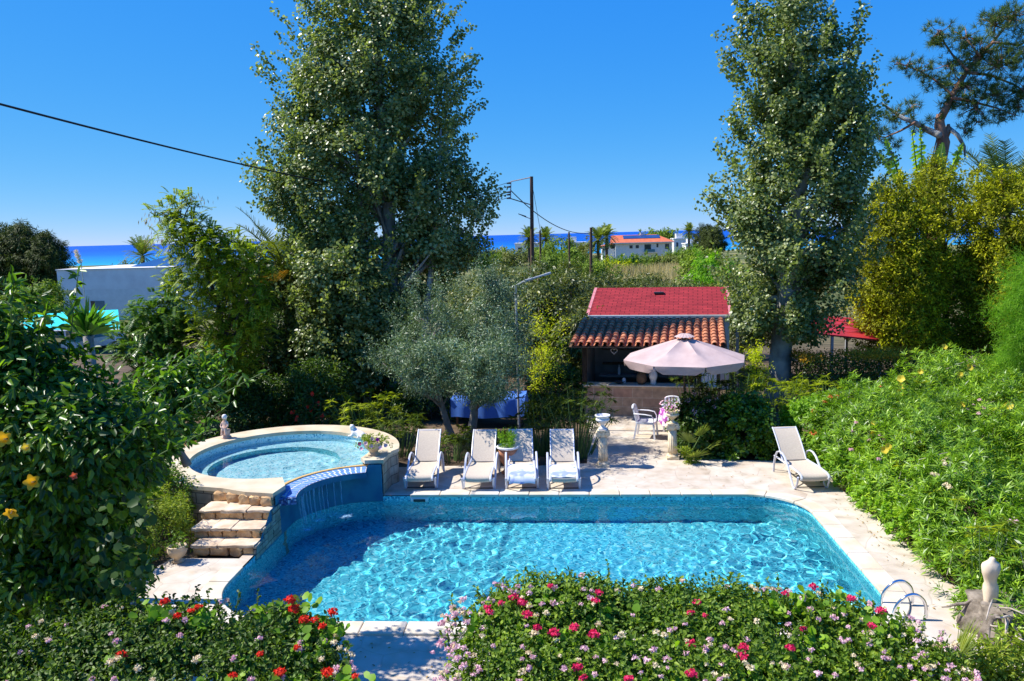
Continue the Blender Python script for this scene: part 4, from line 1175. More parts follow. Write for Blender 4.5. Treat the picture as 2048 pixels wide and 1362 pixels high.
# ------------------------------------------------------------------ handrail of the pool ladder
hr = thing('pool_handrail', 'curved polished steel handrail of the pool ladder at the right edge', 'handrail', (4.45,10.75,0))
for k, dy in enumerate((-.36, .06)):
    b = MB(); b.tube(spline([(4.62,10.75+dy,.03),(4.62,10.75+dy,.16),(4.585,10.75+dy,.27),(4.50,10.75+dy,.34),(4.40,10.75+dy,.34),(4.30,10.75+dy,.27),(4.22,10.75+dy,.14),(4.20,10.75+dy,-.1),(4.2,10.75+dy,-.75)]), .021, 10)
    b.build('rail', M['steel'], hr, smooth=True, world=True)
for k in range(2):
    b = MB(); b.box(4.14,4.26,10.41,10.80,-.36-.28*k,-.33-.28*k); b.build('tread', M['steel'], hr, world=True)

# ------------------------------------------------------------------ torso on the old stump
SX, SY = 5.32, 9.95
sm = thing('tree_stump', 'weathered grey tree stump with tangled roots at the right edge of the deck', 'stump', (SX,SY,0))
b = MB(); rgs = random.Random(6)
prof = [(.50,0),(.44,.12),(.38,.26),(.36,.38),(.37,.44),(.30,.46),(.02,.44)]
b.lathe(prof, (SX+.12,SY+.1,0), 40, fn=lambda a,z: 1+.16*sin(3*a+1)+.10*sin(7*a+z*6)+.06*sin(13*a-z*11))
b.build('trunk', M['stump'], sm, smooth='all', world=True)
for k in range(16):
    a = rgs.uniform(0,2*pi); b = MB(); r0 = .3
    p0 = Vector((SX+.12+r0*cos(a), SY+.1+r0*sin(a), rgs.uniform(.1,.45)))
    d = Vector((cos(a), sin(a), rgs.uniform(-.3,.5)))
    L = rgs.uniform(.2,.5); pp = [p0]
    for j in range(5):
        d = (d+Vector((rgs.uniform(-.5,.5),rgs.uniform(-.5,.5),rgs.uniform(-.5,.3)))).normalized(); q = pp[-1]+d*L/5; q.z = max(q.z, .02); pp.append(q)
    b.tube(pp, np.linspace(rgs.uniform(.02,.05), .008, 6), 7); b.build('root', M['stump' if k < 9 else 'twig'], sm, smooth='all', world=True)
for (a0, b0) in (((1995,1215),(2048,1228)),((1990,1262),(2045,1335)),((1985,1200),(1972,1240)),((2000,1262),(2060,1290))):
    p = at_depth(*a0, 9.7); q = at_depth(*b0, 9.3); b = MB()
    b.tube([p, (p+q)/2+[0,0,.03], q], [.012,.010,.006], 6); b.build('twig', M['twig'], sm, smooth='all', world=True)
tp = at_depth(1978, 1222, SY+.05)
ts = thing('stone_torso', 'cream stone statue of a headless, armless torso standing on the old stump', 'statue', (tp[0], SY+.05, .39))
ts.scale = (.93, .93, .93)
b = MB(); R_ = []
#           z    cx    cy    rx    ry
for z, cx, cy, rx, ry in ((0,.0,.0,.075,.06),(.06,.005,.0,.078,.065),(.14,.01,.0,.088,.078),(.22,.012,.005,.098,.085),(.28,.01,.005,.095,.078),(.34,0,.0,.078,.062),(.40,-.012,-.006,.084,.066),(.47,-.018,-.012,.104,.08),(.53,-.016,-.012,.116,.082),(.575,-.012,-.006,.122,.074),(.605,-.008,-.002,.112,.062),(.63,-.002,.0,.07,.05),(.65,.004,.0,.044,.042),(.675,.006,.0,.036,.036),(.69,.007,.0,.02,.022)):
    n = 40; r = []
    for k in range(n):
        a = 2*pi*k/n+.5; m_ = 1.0
        front = max(0, -sin(a))
        if .42 < z < .56: m_ += .17*front*(abs(cos(a))**.6) - .12*front*(1-abs(cos(a)))      # pectorals
        if .2 < z < .42: m_ -= .11*max(0, front-.86)*6                                      # navel line
        if .12 < z < .3: m_ += .16*max(0, sin(a))*abs(cos(a))**.5                            # buttocks
        if z < .16: m_ -= .34*(max(0, abs(sin(a))-.8)*5)*(1-z/.16)                           # between the thighs
        r.append((cx+rx*m_*cos(a), cy+ry*m_*sin(a), z))
    R_.append(r)
b.loft(R_); b.build('torso', M['torso'], ts, smooth='all')

# ------------------------------------------------------------------ blue table
bt = thing('long_table', 'long table under a blue cloth in the shade behind the olive tree', 'table', (-2.1,21.9,0))
for k, (x, y) in enumerate(((-3.2,21.55),(-1.45,21.55),(-3.2,22.3),(-1.45,22.3))):
    b = MB(); b.box(x-.03,x+.03,y-.03,y+.03,0,.73); b.build('leg', M['wood'], bt, world=True)
b = MB(); b.box(-3.28,-1.38,21.45,22.4,.73,.76); b.build('tabletop', M['wood'], bt, world=True)
b = MB(); rg = random.Random(2); xs = np.linspace(-3.35,-1.30,22)
prof = [(21.36,.28),(21.39,.5),(21.42,.70),(21.45,.768),(21.7,.77),(22.2,.768),(22.42,.768),(22.45,.7),(22.47,.4)]
b.sheet([[(x, y + (.025*sin(x*11)*(1 if z < .75 else 0)), z + .008*sin(x*3+y*5) - (.05*abs(sin(x*2)) if z < .3 else 0)) for x in xs] for y, z in prof])
for xe in (xs[0], xs[-1]):
    b.sheet([[(xe+s_*.03, y, z) for y in np.linspace(21.42,22.45,6)] for s_, z in ((0,.768),(1 if xe > -2 else -1,.6),(1.6 if xe > -2 else -1.6,.36))])
tag(b.build('tablecloth', M['blue_cloth'], None, smooth='all'), 'royal blue cloth draped over the long table behind the olive trunk', 'tablecloth')

# ------------------------------------------------------------------ street lamp in the garden
LX = at_depth(1031, 570, 21.0)
gl = thing('street_lamp', 'slim grey garden lamp post with a flat angled lamp head, beside the olive tree', 'lamp', (LX[0], 21.0, 0))
b = MB(); b.tube([(LX[0],21,0),(LX[0],21,LX[2])], .032, 10); b.build('pole', M['grey_metal'], gl, smooth=True, world=True)
ae = at_depth(1102, 546, 21.0); a1 = at_depth(1045, 564, 21.0)
b = MB(); b.tube([LX-[0,0,.03], a1, a1+(ae-a1)*.25], .026, 8); b.build('arm', M['grey_metal'], gl, smooth=True, world=True)
d = Vector(ae-a1); L_ = d.length; ang = atan2(d.z, d.x)
Mx = Matrix.Translation(Vector(a1)) @ Matrix.Rotation(-ang, 4, 'Y')
b = MB(); b.box(.10,L_*.97,-.10,.10,-.012,.03,Mx); b.box(.05,.3,-.06,.06,-.03,.04,Mx); b.box(L_*.75,L_,-.115,.115,-.02,.034,Mx); b.build('lamp_head', M['grey_metal'], gl, world=True, bevel=.008)

# ------------------------------------------------------------------ bar hut (turned 8.6 degrees)
HA = -radians(8.6)
hut = thing('bar_hut', 'open garden bar with a stone counter under a clay tiled lean-to roof', 'bar', (.33,22.62,0), HA)
W_ = 3.75
b = MB(); b.box(0,W_,0,.32,-.05,.86); b.build('counter', M['counter_stone'], hut)
b = MB(); b.box(-.04,W_+.02,-.07,.42,.862,.905); b.build('counter_top', M['coping'], hut, bevel=.01)
for (x, y) in ((.02,.06),(W_-.55,.06)):
    b = MB(); b.box(x-.06,x+.06,y-.06,y+.06,.906,2.06); b.build('post', M['dark_wood'], hut)
b = MB(); b.box(-.3,W_+.12,-.02,.09,2.06,2.17); b.build('beam', M['dark_wood'], hut)
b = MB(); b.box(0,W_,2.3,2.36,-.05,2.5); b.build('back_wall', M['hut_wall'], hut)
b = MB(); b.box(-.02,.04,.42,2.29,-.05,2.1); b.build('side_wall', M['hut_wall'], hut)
b = MB(); b.box(W_-.06,W_+.03,.10,2.29,-.05,2.05); b.build('end_wall', M['wood'], hut)
b = MB(); b.box(W_-.62,W_-.07,.05,.10,.906,2.05); b.build('end_panel', M['plaster_lilac'], hut)
for z in (1.15, 1.6):
    b = MB(); b.box(.3,W_-.8,2.0,2.29,z,z+.035); b.build('shelf', M['wood'], hut)
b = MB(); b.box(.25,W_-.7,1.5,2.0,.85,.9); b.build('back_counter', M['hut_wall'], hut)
# tiled roof: rows of half-round tiles on battens, a shade wider at the eave
EV0, EV1, EZ, TZ, NC, NR = -.62, 2.0, 2.10, 2.52, 19, 9
b = MB(); xs0, xs1 = -.32, W_+.18
b.add([(xs0,EV0,EZ-.05),(xs1,EV0,EZ-.05),(xs1,EV1,TZ-.05),(xs0,EV1,TZ-.05),(xs0,EV0,EZ-.02),(xs1,EV0,EZ-.02),(xs1,EV1,TZ-.02),(xs0,EV1,TZ-.02)], [(0,3,2,1),(4,5,6,7),(0,1,5,4),(1,2,6,5),(2,3,7,6),(3,0,4,7)])
rf = b.build('roof', M['wood'], hut)
b = MB(); rg = random.Random(5)
sl = atan2(TZ-EZ, EV1-EV0); LT = hypot(TZ-EZ, EV1-EV0)/NR
def tile(b, x, row, up, r0, r1):
    s0 = row*LT-.03; s1 = (row+1)*LT+.05; pts = []
    for s, r, lift in ((s0, r0, .028 if up else .006), (s1, r1, .010 if up else -.006)):
        rr = []
        for k in range(9):
            a = pi*k/8
            off = r*sin(a)*(1 if up else -.6)
            rr.append((x+r*cos(a), EV0+s*cos(sl)-off*sin(sl)-lift*sin(sl), EZ+s*sin(sl)+(off+lift+(.02 if up else .055))*cos(sl)))
        pts.append(rr)
    b.sheet(pts)
    b.sheet([pts[0], [(p[0], p[1]+.004, p[2]-.018) for p in pts[0]]])
for c in range(NC):
    x = xs0+.10+(xs1-xs0-.2)*c/(NC-1)
    for r_ in range(NR):
        j = rg.uniform(-.008,.008)
        tile(b, x+j, r_, True, .088, .072)
        if c < NC-1: tile(b, x+(xs1-xs0-.2)/(NC-1)/2+j, r_, False, .075, .09)
b.build('roof_tiles', M['tile'], rf, smooth='all')
def in_hut(x, y, z): return tuple(hut.matrix_basis @ Vector((x, y, z)))
def on_bar(name, label, cat, x, y, prof, m, fol=None, z=.905):
    t = thing(name, label, cat, in_hut(x, y, z))
    b = MB(); b.lathe(prof, (0,0,0), 22); b.build('body', m, t, smooth='all')
    return t
hut.rotation_euler = (0,0,HA); bpy.context.view_layer.update()
vz = on_bar('wicker_vase', 'brown wicker vase of dry twigs on the bar counter', 'vase', 1.62, .16, [(.09,0),(.13,.06),(.15,.16),(.13,.27),(.09,.33),(.10,.36),(.08,.34),(.01,.3)], M['wood'])
lm = LM(); rg9 = np.random.default_rng(3); clump(lm, rg9, (0,0,.55), .24, 160, .12, .02, T_FLAT); lm.build('dry_twigs', M['dark_leaf'], vz, world=False)
on_bar('white_jug', 'white ceramic jar with lid on the bar counter, right of the wicker vase', 'jar', 1.95, .14, [(.08,0),(.09,.05),(.075,.1),(.11,.2),(.12,.28),(.09,.36),(.07,.40),(.085,.43),(.05,.47),(.015,.48),(.02,.52),(0,.53)], M['white_stone'])
on_bar('bowl', 'dark low bowl near the middle of the bar counter', 'bowl', 1.0, .2, [(.05,0),(.10,.02),(.15,.06),(.16,.075),(.14,.07),(.02,.03)], M['dark_plastic'])
on_bar('plate', 'small pale plate standing beside the dark bowl on the bar', 'plate', 1.12, .24, [(.0,.0),(.03,.0),(.05,.02),(.055,.09),(.045,.14),(.02,.16),(0,.165)], M['white_plastic'])
on_bar('bottle', 'slim white bottle on the back counter of the bar', 'bottle', .85, 1.7, [(.035,0),(.04,.02),(.04,.16),(.03,.2),(.014,.24),(.014,.3),(.0,.3)], M['white_plastic'], z=.90)
hw = at_depth(1228, 702, 22.0)
b = MB(); pts = []
for k in range(25):
    a = 2*pi*k/24; pts.append((hw[0]+.0055*16*sin(a)**3, hw[1], hw[2]+.0055*(13*cos(a)-5*cos(2*a)-2*cos(3*a)-cos(4*a))))
b.tube(pts, .012, 6)
tag(b.build('heart_wreath', M['twig'], None, smooth='all'), 'twig wreath shaped like a heart hanging under the tiled eave of the bar', 'wreath')

# ------------------------------------------------------------------ red shingled shed behind
so = at_depth(1172, 630, 27.0)
shed = thing('garden_shed', 'low pale shed with a red shingle roof and white gutter behind the tiled bar', 'shed', (so[0], 27.0, 0), HA)
SW, SD, Z0, Z1 = 4.75, 2.5, so[2], so[2]+.74
b = MB(); b.box(.06,SW-.06,.22,5.0,-.3,Z0-.02); b.build('wall', M['plaster_lilac'], shed)
def slope(b, x0, x1, ya, za, yb, zb, th):
    b.add([(x0,ya,za-th),(x1,ya,za-th),(x1,yb,zb-th),(x0,yb,zb-th),(x0,ya,za),(x1,ya,za),(x1,yb,zb),(x0,yb,zb)], [(0,3,2,1),(4,5,6,7),(0,1,5,4),(1,2,6,5),(2,3,7,6),(3,0,4,7)])
b = MB(); slope(b, .10, SW-.10, 0, Z0, SD, Z1, .05); slope(b, .10, SW-.10, SD+SD, Z0, SD+.002, Z1, .05)
rf = b.build('roof', M['red_shingle'], shed)
for x in (0, SW-.098):
    b = MB(); slope(b, x, x+.098, -.01, Z0+.012, SD, Z1+.012, .09); b.build('verge', M['red_edge'], shed)
b = MB(); b.box(-.02,SW+.02,-.075,-.012,Z0-.10,Z0-.005); b.build('gutter', M['gutter'], shed, bevel=.012)
vx = 2.35; vy = SD*.74; vz_ = Z0+(Z1-Z0)*.74
b = MB(); b.box(vx-.17,vx+.17,vy-.10,vy+.1,vz_+.01,vz_+.075); b.build('vent', M['dark_plastic'], rf, bevel=.01)
b = MB(); b.add([(.06,.22,Z0-.02),(.06,5,Z0-.02),(.06,SD,Z1-.06)], [(0,1,2)]); b.add([(SW-.06,.22,Z0-.02),(SW-.06,5,Z0-.02),(SW-.06,SD,Z1-.06)], [(0,2,1)]); b.build('gable', M['plaster_lilac'], shed)

# ------------------------------------------------------------------ red panel canopy on the right
YC = 29.0
def at2(px, py, Y): return at_depth(px, py, Y)
rc = thing('red_canopy', 'red sheet metal canopy roof on posts beyond the right poplar', 'canopy', (at2(1640,700,YC)[0], YC, 0))
fa, fb = at2(1470,650,YC-2.6), at2(1768,680,YC-2.6); ba, bb = at2(1490,622,YC+.6), at2(1700,635,YC+.6)
b = MB(); P4 = [fa, fb, bb, ba]
b.add([tuple(p) for p in P4]+[tuple(p-[0,0,.05]) for p in P4], [(0,1,2,3),(7,6,5,4),(0,4,5,1),(1,5,6,2),(2,6,7,3),(3,7,4,0)])
rp = b.build('roof', M['red_panel'], rc, world=True)
for k in range(5):
    t_ = .12+.17*k; p, q = bb+(ba-bb)*.02, fb
    x0 = p+(q-p)*t_; b = MB(); w = Vector(ba-bb).normalized()
    b.tube([x0+[0,0,.02], x0+np.array(w)*1.6+[0,0,.02]], .03, 6); b.build('rib', M['red_panel'], rp)
for (t_, s_) in ((.02,0),(.34,0),(.66,0),(.98,0),(.98,1)):
    p = (fa if not s_ else ba)*(1-t_)+(fb if not s_ else bb)*t_
    b = MB(); b.box(p[0]-.04,p[0]+.04,p[1]+.03,p[1]+.11,ground_z(0,p[1])-.1,p[2]-.05); b.build('post', M['grey_metal'], rc, world=True)
# ------------------------------------------------------------------ utility poles and wires
def gz(p): return ground_z(p[0], p[1])
PYD = 57.0
pt_ = at_depth(1063, 353, PYD); pb = np.array([pt_[0]-.15, PYD, gz(pt_)-.2])
up = thing('utility_pole', 'tall brown wooden utility pole with a metal bracket and insulators', 'utility pole', tuple(pb))
b = MB(); b.tube([pb, pt_], [.17,.115], 12); b.build('pole', M['pole_wood'], up, smooth=True, world=True)
br0 = at_depth(1022, 363, PYD); br1 = at_depth(1021, 397, PYD); bj = at_depth(1060, 409, PYD)
b = MB(); b.tube([pt_-[0,0,.05], br0, br1], .045, 6); b.build('bracket', M['ceramic'], up, world=True)
b = MB(); b.tube([br1, bj], .04, 6); b.build('brace', M['pole_wood'], up, world=True)
ins = []
for py in (366, 373.5, 384, 389, 396):
    p = at_depth(1019, py, PYD); ins.append(p)
    b = MB(); b.tube([p+[.08,0,0], p-[.2,0,.02]], [.075,.05], 8); b.build('insulator', M['dark_plastic'], up, world=True)
la = at_depth(1040, 429, PYD); lb = at_depth(1052, 434, PYD); lc = at_depth(1062, 438, PYD)
b = MB(); b.tube([lc, lb, la], [.03,.035,.03], 6); b.build('lamp_arm', M['grey_metal'], up, world=True)
b = MB(); b.tube([lb+[0,0,.02], la+(la-lb)*.3, ], [.11,.05], 8, flat=.5); b.build('lamp_head', M['dark_plastic'], up, world=True)
def wire(name, label, a, b_, sag, r, n=28, group=None):
    a, b_ = np.array(a, float), np.array(b_, float); m = MB()
    m.tube([a+(b_-a)*t-np.array([0, 0, 4*sag*t*(1-t)]) for t in np.linspace(0, 1, n)], r, 5)
    return tag(m.build(name, M['black_wire'], None, smooth='all'), label, 'cable', group)
far_l = [at_depth(700, y, 66.0) for y in (425, 432, 444, 452, 462)]
for k, p in enumerate(ins):
    if k == 2: continue
    wire('power_line', 'thin power wire running left from an insulator of the tall pole into the poplar', p-[.2,0,0], far_l[k], .35, .018, group='power wires of the tall pole')
c0, c1 = at_depth(-330, 120, 9.0), ins[2]
wire('overhead_cable', 'thick black overhead cable sloping down from the upper left of the sky', c0, c1, .9, .019, 60)
P2 = 80.0
p2t = at_depth(1182, 455, P2); p2b = np.array([p2t[0]-.1, P2, gz(p2t)-.2])
u2 = thing('utility_pole', 'shorter brown utility pole left of the white house', 'utility pole', tuple(p2b))
b = MB(); b.tube([p2b, p2t], [.17,.13], 12); b.build('pole', M['pole_wood'], u2, smooth=True, world=True)
wire('overhead_cable', 'dark cable sagging from the tall pole to the shorter pole', br1-[0,0,-.6], p2t-[0,0,.5], 1.0, .035)
gp = at_depth(1113, 516, 60.0); gp[2] = gz(gp)
wire('guy_wire', 'straight stay wire running from the tall pole down to the ground on its right', at_depth(1066, 378, PYD), gp, 0, .016, 4)
for (px, pt0, Y, r) in ((1080, 461, 100, .12), (1138, 464, 90, .10)):
    t0 = at_depth(px, pt0, Y); b0 = np.array([t0[0], Y, gz(t0)-.2]); m = MB(); m.tube([b0, t0], [r*1.2, r], 10)
    tag(m.build('utility_pole', M['pole_wood'], None, smooth=True), 'thin brown pole %s' % ('just right of the tall pole' if px == 1080 else 'standing between the tall and the shorter pole'), 'utility pole')

# ------------------------------------------------------------------ far white house
HY = 190.0; hs = HY/F_PX
def P_(px, py, Y): return at_depth(px, py, Y)
a = P_(1231, 486, HY); bq = P_(1347, 486, HY-3)
hz0 = gz(a)-.3; ev = a[2]
wh = thing('white_house', 'two storey white house with orange tiled roof and solar panels', 'house', (a[0], HY, hz0))
Wd = bq[0]-a[0]; Hh = ev-hz0; dep = 11.0
b = MB(); b.box(0,Wd,0,dep,0,Hh); b.build('wall', M['plaster_white'], wh)
rz_ = Hh+1.75
b = MB(); o_ = .7
b.add([(-o_,-o_,Hh-.02),(Wd+o_,-o_,Hh-.02),(Wd+o_,dep+o_,Hh-.02),(-o_,dep+o_,Hh-.02),(-o_,dep/2,rz_),(Wd-3.0,dep/2,rz_)], [(0,1,5,4),(2,3,4,5),(1,2,5),(3,0,4),(3,2,1,0)])
rf = b.build('roof', M['orange_roof'], wh)
b = MB(); b.box(-o_-.03,Wd+o_,-o_-.12,-o_-.003,Hh-.18,Hh+.04); b.build('eave_board', M['gutter'], wh)
def rz_at(y): return Hh-.02+(rz_-Hh+.02)*(y+o_)/(dep/2+o_)
b = MB(); x0, x1 = 2.0, 10.6; y0, y1 = 2.3, 4.8
b.add([(x0,y0,rz_at(y0)+.12),(x1,y0,rz_at(y0)+.12),(x1,y1,rz_at(y1)+.12),(x0,y1,rz_at(y1)+.12),(x0,y0,rz_at(y0)+.02),(x1,y0,rz_at(y0)+.02),(x1,y1,rz_at(y1)+.02),(x0,y1,rz_at(y1)+.02)], [(0,1,2,3),(4,5,1,0),(5,6,2,1),(7,4,0,3),(6,7,3,2)]); b.build('solar_panel', M['solar'], rf)
b = MB(); b.box(6.2,7.2,dep/2-.5,dep/2+.5,rz_-.3,rz_+.5); b.build('chimney', M['plaster_white'], rf)
def win(x0, x1, z0, z1, y=0.0, root=wh):
    b = MB(); b.box(x0-.06,x1+.06,y-.05,y-.004,z0-.06,z1+.06); f = b.build('window', M['gutter'], root)
    b = MB(); b.box(x0,x1,y-.08,y-.055,z0,z1); b.build('pane', M['glass_dark'], f)
def zy(py): return P_(1290, py, HY)[2]-hz0
def xx(px): return P_(px, 490, HY)[0]-a[0]
for (q0, q1, r0, r1) in ((1259,1265,490,496),(1271.5,1277.5,490,496),(1313,1316.5,488,495),(1330,1338,489,498.5),(1312,1321,512,519)):
    win(xx(q0), xx(q1), zy(r1), zy(r0))
b = MB(); b.box(xx(1289),xx(1302),-.06,-.004,zy(501),zy(489)); b.build('balcony_door', M['glass_dark'], wh)
b = MB(); b.box(xx(1288)-.1,xx(1308)+.1,-1.3,-.01,zy(505.5),zy(504)); bl = b.build('balcony', M['gutter'], wh)
b = MB(); b.box(xx(1288)-.1,xx(1308)+.1,-1.3,-1.26,zy(504),zy(498.5)); b.build('railing', M['glass_blue'], bl)
b = MB(); b.box(-3.0,0,1.5,dep-1,0,Hh-.6); b.build('side_wing', M['plaster_white'], wh)
for (x0, z0) in ((-2.4, 4.0), (-1.0, 4.1), (-2.3, 1.0)): win(x0, x0+.9, z0, z0+1.3, 1.5)
b = MB(); b.add([(-3.5,1.0,Hh-.9),(0.0,1.0,Hh-.3),(0.0,dep-.5,Hh-.3),(-3.5,dep-.5,Hh-.9),(-3.5,1.0,Hh-.7),(0.0,1.0,Hh-.1),(0.0,dep-.5,Hh-.1),(-3.5,dep-.5,Hh-.7)], [(0,3,2,1),(4,5,6,7),(0,1,5,4),(3,0,4,7),(2,3,7,6)]); b.build('wing_roof', M['orange_roof'], wh)

def far_block(label, px0, px1, pytop, Y, dep, extra=None, wins=2, m='plaster_white'):
    p, q = P_(px0, pytop, Y), P_(px1, pytop, Y); z0 = gz(p)-.3
    t = thing('far_building', label, 'building', (p[0], Y, z0)); w = q[0]-p[0]; h = p[2]-z0
    b = MB(); b.box(0,w,0,dep,0,h); b.build('wall', M[m], t)
    b = MB(); b.box(-.2,w+.2,-.2,dep+.2,h,h+.35); b.build('parapet', M['plaster_white'], t)
    for k in range(wins):
        x = w*(k+.35)/wins; win(x, x+min(1.4,w*.15), h-2.2, h-.9, 0, t)
    if extra:
        b = MB(); b.box(w*extra[0],w*extra[1],1,4,h+.35,h+.35+extra[2]); b.build('roof_room', M['plaster_white'], t)
far_block('low white flat roofed building left of the white house', 1134, 1172, 487, 240, 9, (.1,.5,1.6))
far_block('pale flat roofed building just behind the tall utility pole', 1030, 1080, 489, 230, 9, None, 3)
far_block('white building with a roof room right of the white house, near the sea', 1348, 1374, 479, 250, 8, (.2,.7,1.4))
far_block('small white flat roofed house right of the tall round palm', 1372, 1412, 489, 235, 8, (.1,.4,1.2), 3)

# ------------------------------------------------------------------ villa on the left with its car shelter
VY = 75.0
p, q = P_(113, 541, VY), P_(335, 536, VY); vz0 = gz(p)-.3
vl = thing('flat_roofed_villa', 'long grey rendered villa with flat roof and deep parapet band', 'villa', (p[0], VY, vz0))
w = q[0]-p[0]; h = p[2]-vz0; band = 1.95
b = MB(); b.box(0,w,0,12,h-band,h); b.build('parapet_band', M['plaster_lilac'], vl)
b = MB(); b.box(.0,2.0,.5,11.9,0,h-band); b.box(2.002,w,-.0,11.9,0,h-band-.003); b.build('wall', M['plaster_white'], vl)
b = MB(); b.box(-.08,w+.05,-.08,12.05,h,h+.09); b.build('parapet_cap', M['plaster_white'], vl)
dx = P_(191,610,VY)[0]-p[0]
b = MB(); b.box(dx,dx+.95,-.03,-.004,h-band-2.4,h-band-1.25+.15); dr = b.build('door', M['glass_blue'], vl)
b = MB(); b.box(dx-.45,dx-.04,-.04,-.006,h-band-2.6,h-band-1.1); b.build('door_frame', M['wood'], vl)
b = MB(); b.box(1.45,1.95,.45,.49,h-band-2.0,h-band-1.0); b.build('window', M['wood'], vl)
rx0 = P_(225,530,VY)[0]-p[0]; 
b = MB(); b.add([(rx0,3,h+.12),(w-.2,3,h+.12),(w-.2,8,h+.95),(rx0+1.2,8,h+.95),(rx0,8,h+.1),(w-.2,8,h+.1)], [(0,1,2,3),(0,3,4),(1,5,2),(3,2,5,4)]); b.build('solar_array', M['solar'], vl)

q2 = P_(470, 525, 88); b = MB(); b.box(w+.05,q2[0]-p[0],9,20,0,h+.6); b.build('rear_wing', M['plaster_white'], vl)
b = MB(); b.box(w-.1,q2[0]-p[0]+.2,8.8,20.2,h+.601,h+.8); b.build('rear_parapet', M['plaster_lilac'], vl)
pm = at_depth(158, 520, 60); pz = gz(pm)
pp = thing('pampas_plume', 'tall white pampas plume standing before the villa roof', 'plant', (pm[0], 60, pz))
b = MB(); b.tube([(pm[0]+.2,60,pz),(pm[0]+.15,60,pm[2]-.2)], .03, 6); b.build('stem', M['twig'], pp, world=True)
lm = LM(); rg = np.random.default_rng(2); n = 240; t_ = rg.random(n)
lm.leaves(np.stack([pm[0]+.1-.25*t_+rg.normal(size=n)*.06, 60+rg.normal(size=n)*.06, pm[2]-.3+1.0*t_], 1), rnd_dirs(rg,n)+[-.3,0,.8], rnd_dirs(rg,n), .22, .05, T_FLAT); lm.build('plume', M['petal_cream'], pp)

cs = thing('car_shelter', 'turquoise sheet canopy on thin white posts sheltering a car', 'car shelter', (P_(135,655,51)[0], 51, gz((0,51))))
A_, B_, C_, D_ = P_(20,661,50.5), P_(240,657,50.5), P_(236,619,58), P_(60,627,58)
b = MB(); rows = []
for j in range(7):
    l = A_+(D_-A_)*j/6; r = B_+(C_-B_)*j/6
    rows.append([tuple(l+(r-l)*i/10-[0,0,.12*sin(pi*i/10)*sin(pi*j/6)]) for i in range(11)])
b.sheet(rows); b.build('sheet', M['turquoise'], cs, world=True, smooth='all')
b = MB(); b.tube([A_-[0,0,.07], B_-[0,0,.07]], .05, 6); b.build('front_rail', M['white_plastic'], cs, world=True)
for t_ in (.05, .5, .95):
    for (l, r) in ((A_, B_), (D_, C_)):
        pq = l+(r-l)*t_; b = MB(); b.tube([(pq[0],pq[1],gz(pq)-.1), (pq[0],pq[1],pq[2]-.05)], .045, 6); b.build('post', M['white_plastic'], cs, world=True)
cx = P_(190, 690, 53.5)
car = thing('parked_car', 'white car with blue tinted windscreen parked under the turquoise canopy', 'car', (cx[0], 53.5, gz(cx)))
sec = [(-1.95,.35,.55,.72),(-1.9,.3,.75,.80),(-1.5,.28,.85,.86),(-.95,.27,.93,.88),(-.2,.27,1.45,.70),(.9,.27,1.48,.70),(1.5,.28,1.0,.84),(1.9,.3,.9,.80),(1.95,.4,.6,.74)]
R_ = []
for (x, zb, zt, hwid) in sec:
    wb = .86
    R_.append([(x,-wb,zb),(x,-wb,min(zt,.85)),(x,-hwid,zt-.04),(x,-hwid*.8,zt),(x,hwid*.8,zt),(x,hwid,zt-.04),(x,wb,min(zt,.85)),(x,wb,zb)])
b = MB(); b.loft(R_); b.build('body', M['car_white'], car, smooth=True)
b = MB(); b.add([(-.93,-.74,.96),(-.93,.74,.96),(-.24,.62,1.43),(-.24,-.62,1.43)], [(0,1,2,3)]); b.v = [(x-.015,y,z+.015) for x,y,z in b.v]; b.build('windscreen', M['glass_blue'], car)
for s in (-1,1):
    b = MB(); b.add([(-.75,s*.875,.9),(1.35,s*.875,.9),(.95,s*.73,1.40),(-.2,s*.73,1.40)], [(0,1,2,3)]); b.build('side_window', M['glass_blue'], car)
    for x in (-1.25,1.25):
        b = MB(); b.tube([(x,s*.70,.32),(x,s*.89,.32)], .32, 18); wh_ = b.build('wheel', M['rubber'], car, smooth=True)
        b = MB(); b.tube([(x,s*.885,.32),(x,s*.90,.32)], .19, 14); b.build('rim', M['alu'], wh_)
    b = MB(); b.tube([(-1.93,s*.6,.66),(-1.965,s*.6,.66)], .10, 10); b.build('headlight', M['gutter'], car)
car.rotation_euler = (0,0,radians(70))
# ================================================================== vegetation
def px_tree(name, label, cat, rows, Yc, depth, leafm, barkm, seed, n, per, rc, L, W, trunk=None, r0=.15, k=20, tmpl=T_FOLD, group=None, base=None, **kw):
    """a tree or shrub from its outline in the photo, set at distance Yc"""
    rg = np.random.default_rng(seed); R = rows_px(rows, Yc)
    lm, C = crown(rg, R, Yc, depth, n, per, rc, L, W, tmpl, **kw)
    if trunk is None:
        x = (R[0, 1]+R[0, 2])/2; g = ground_z(x, Yc)-.05
        trunk = [(x, Yc, g), (x+.05, Yc, (g+R[0, 0])/2+.2), ((R[len(R)//2, 1]+R[len(R)//2, 2])/2, Yc, R[len(R)//2, 0]), ((R[-1, 1]+R[-1, 2])/2, Yc, R[-1, 0]*.9+R[-2, 0]*.1)]
    root = thing(name, label, cat, tuple(trunk[0]), 0, group)
    mb = MB(); T = np.array(trunk); m = len(T)
    tt = np.linspace(0, m-1, 4*m); path = np.stack([np.interp(tt, np.arange(m), T[:, i]) for i in range(3)], 1)
    mb.tube(path, np.linspace(r0, r0*.18, len(path))*np.where(np.arange(len(path)) < 2, 1.2, 1), 9)
    if k: limbs(mb, rg, trunk, C, r0, k)
    mb.build('trunk', barkm, root, smooth='all', world=True)
    lm.build('crown', leafm, root)
    return root, R, C

D_ = at_depth
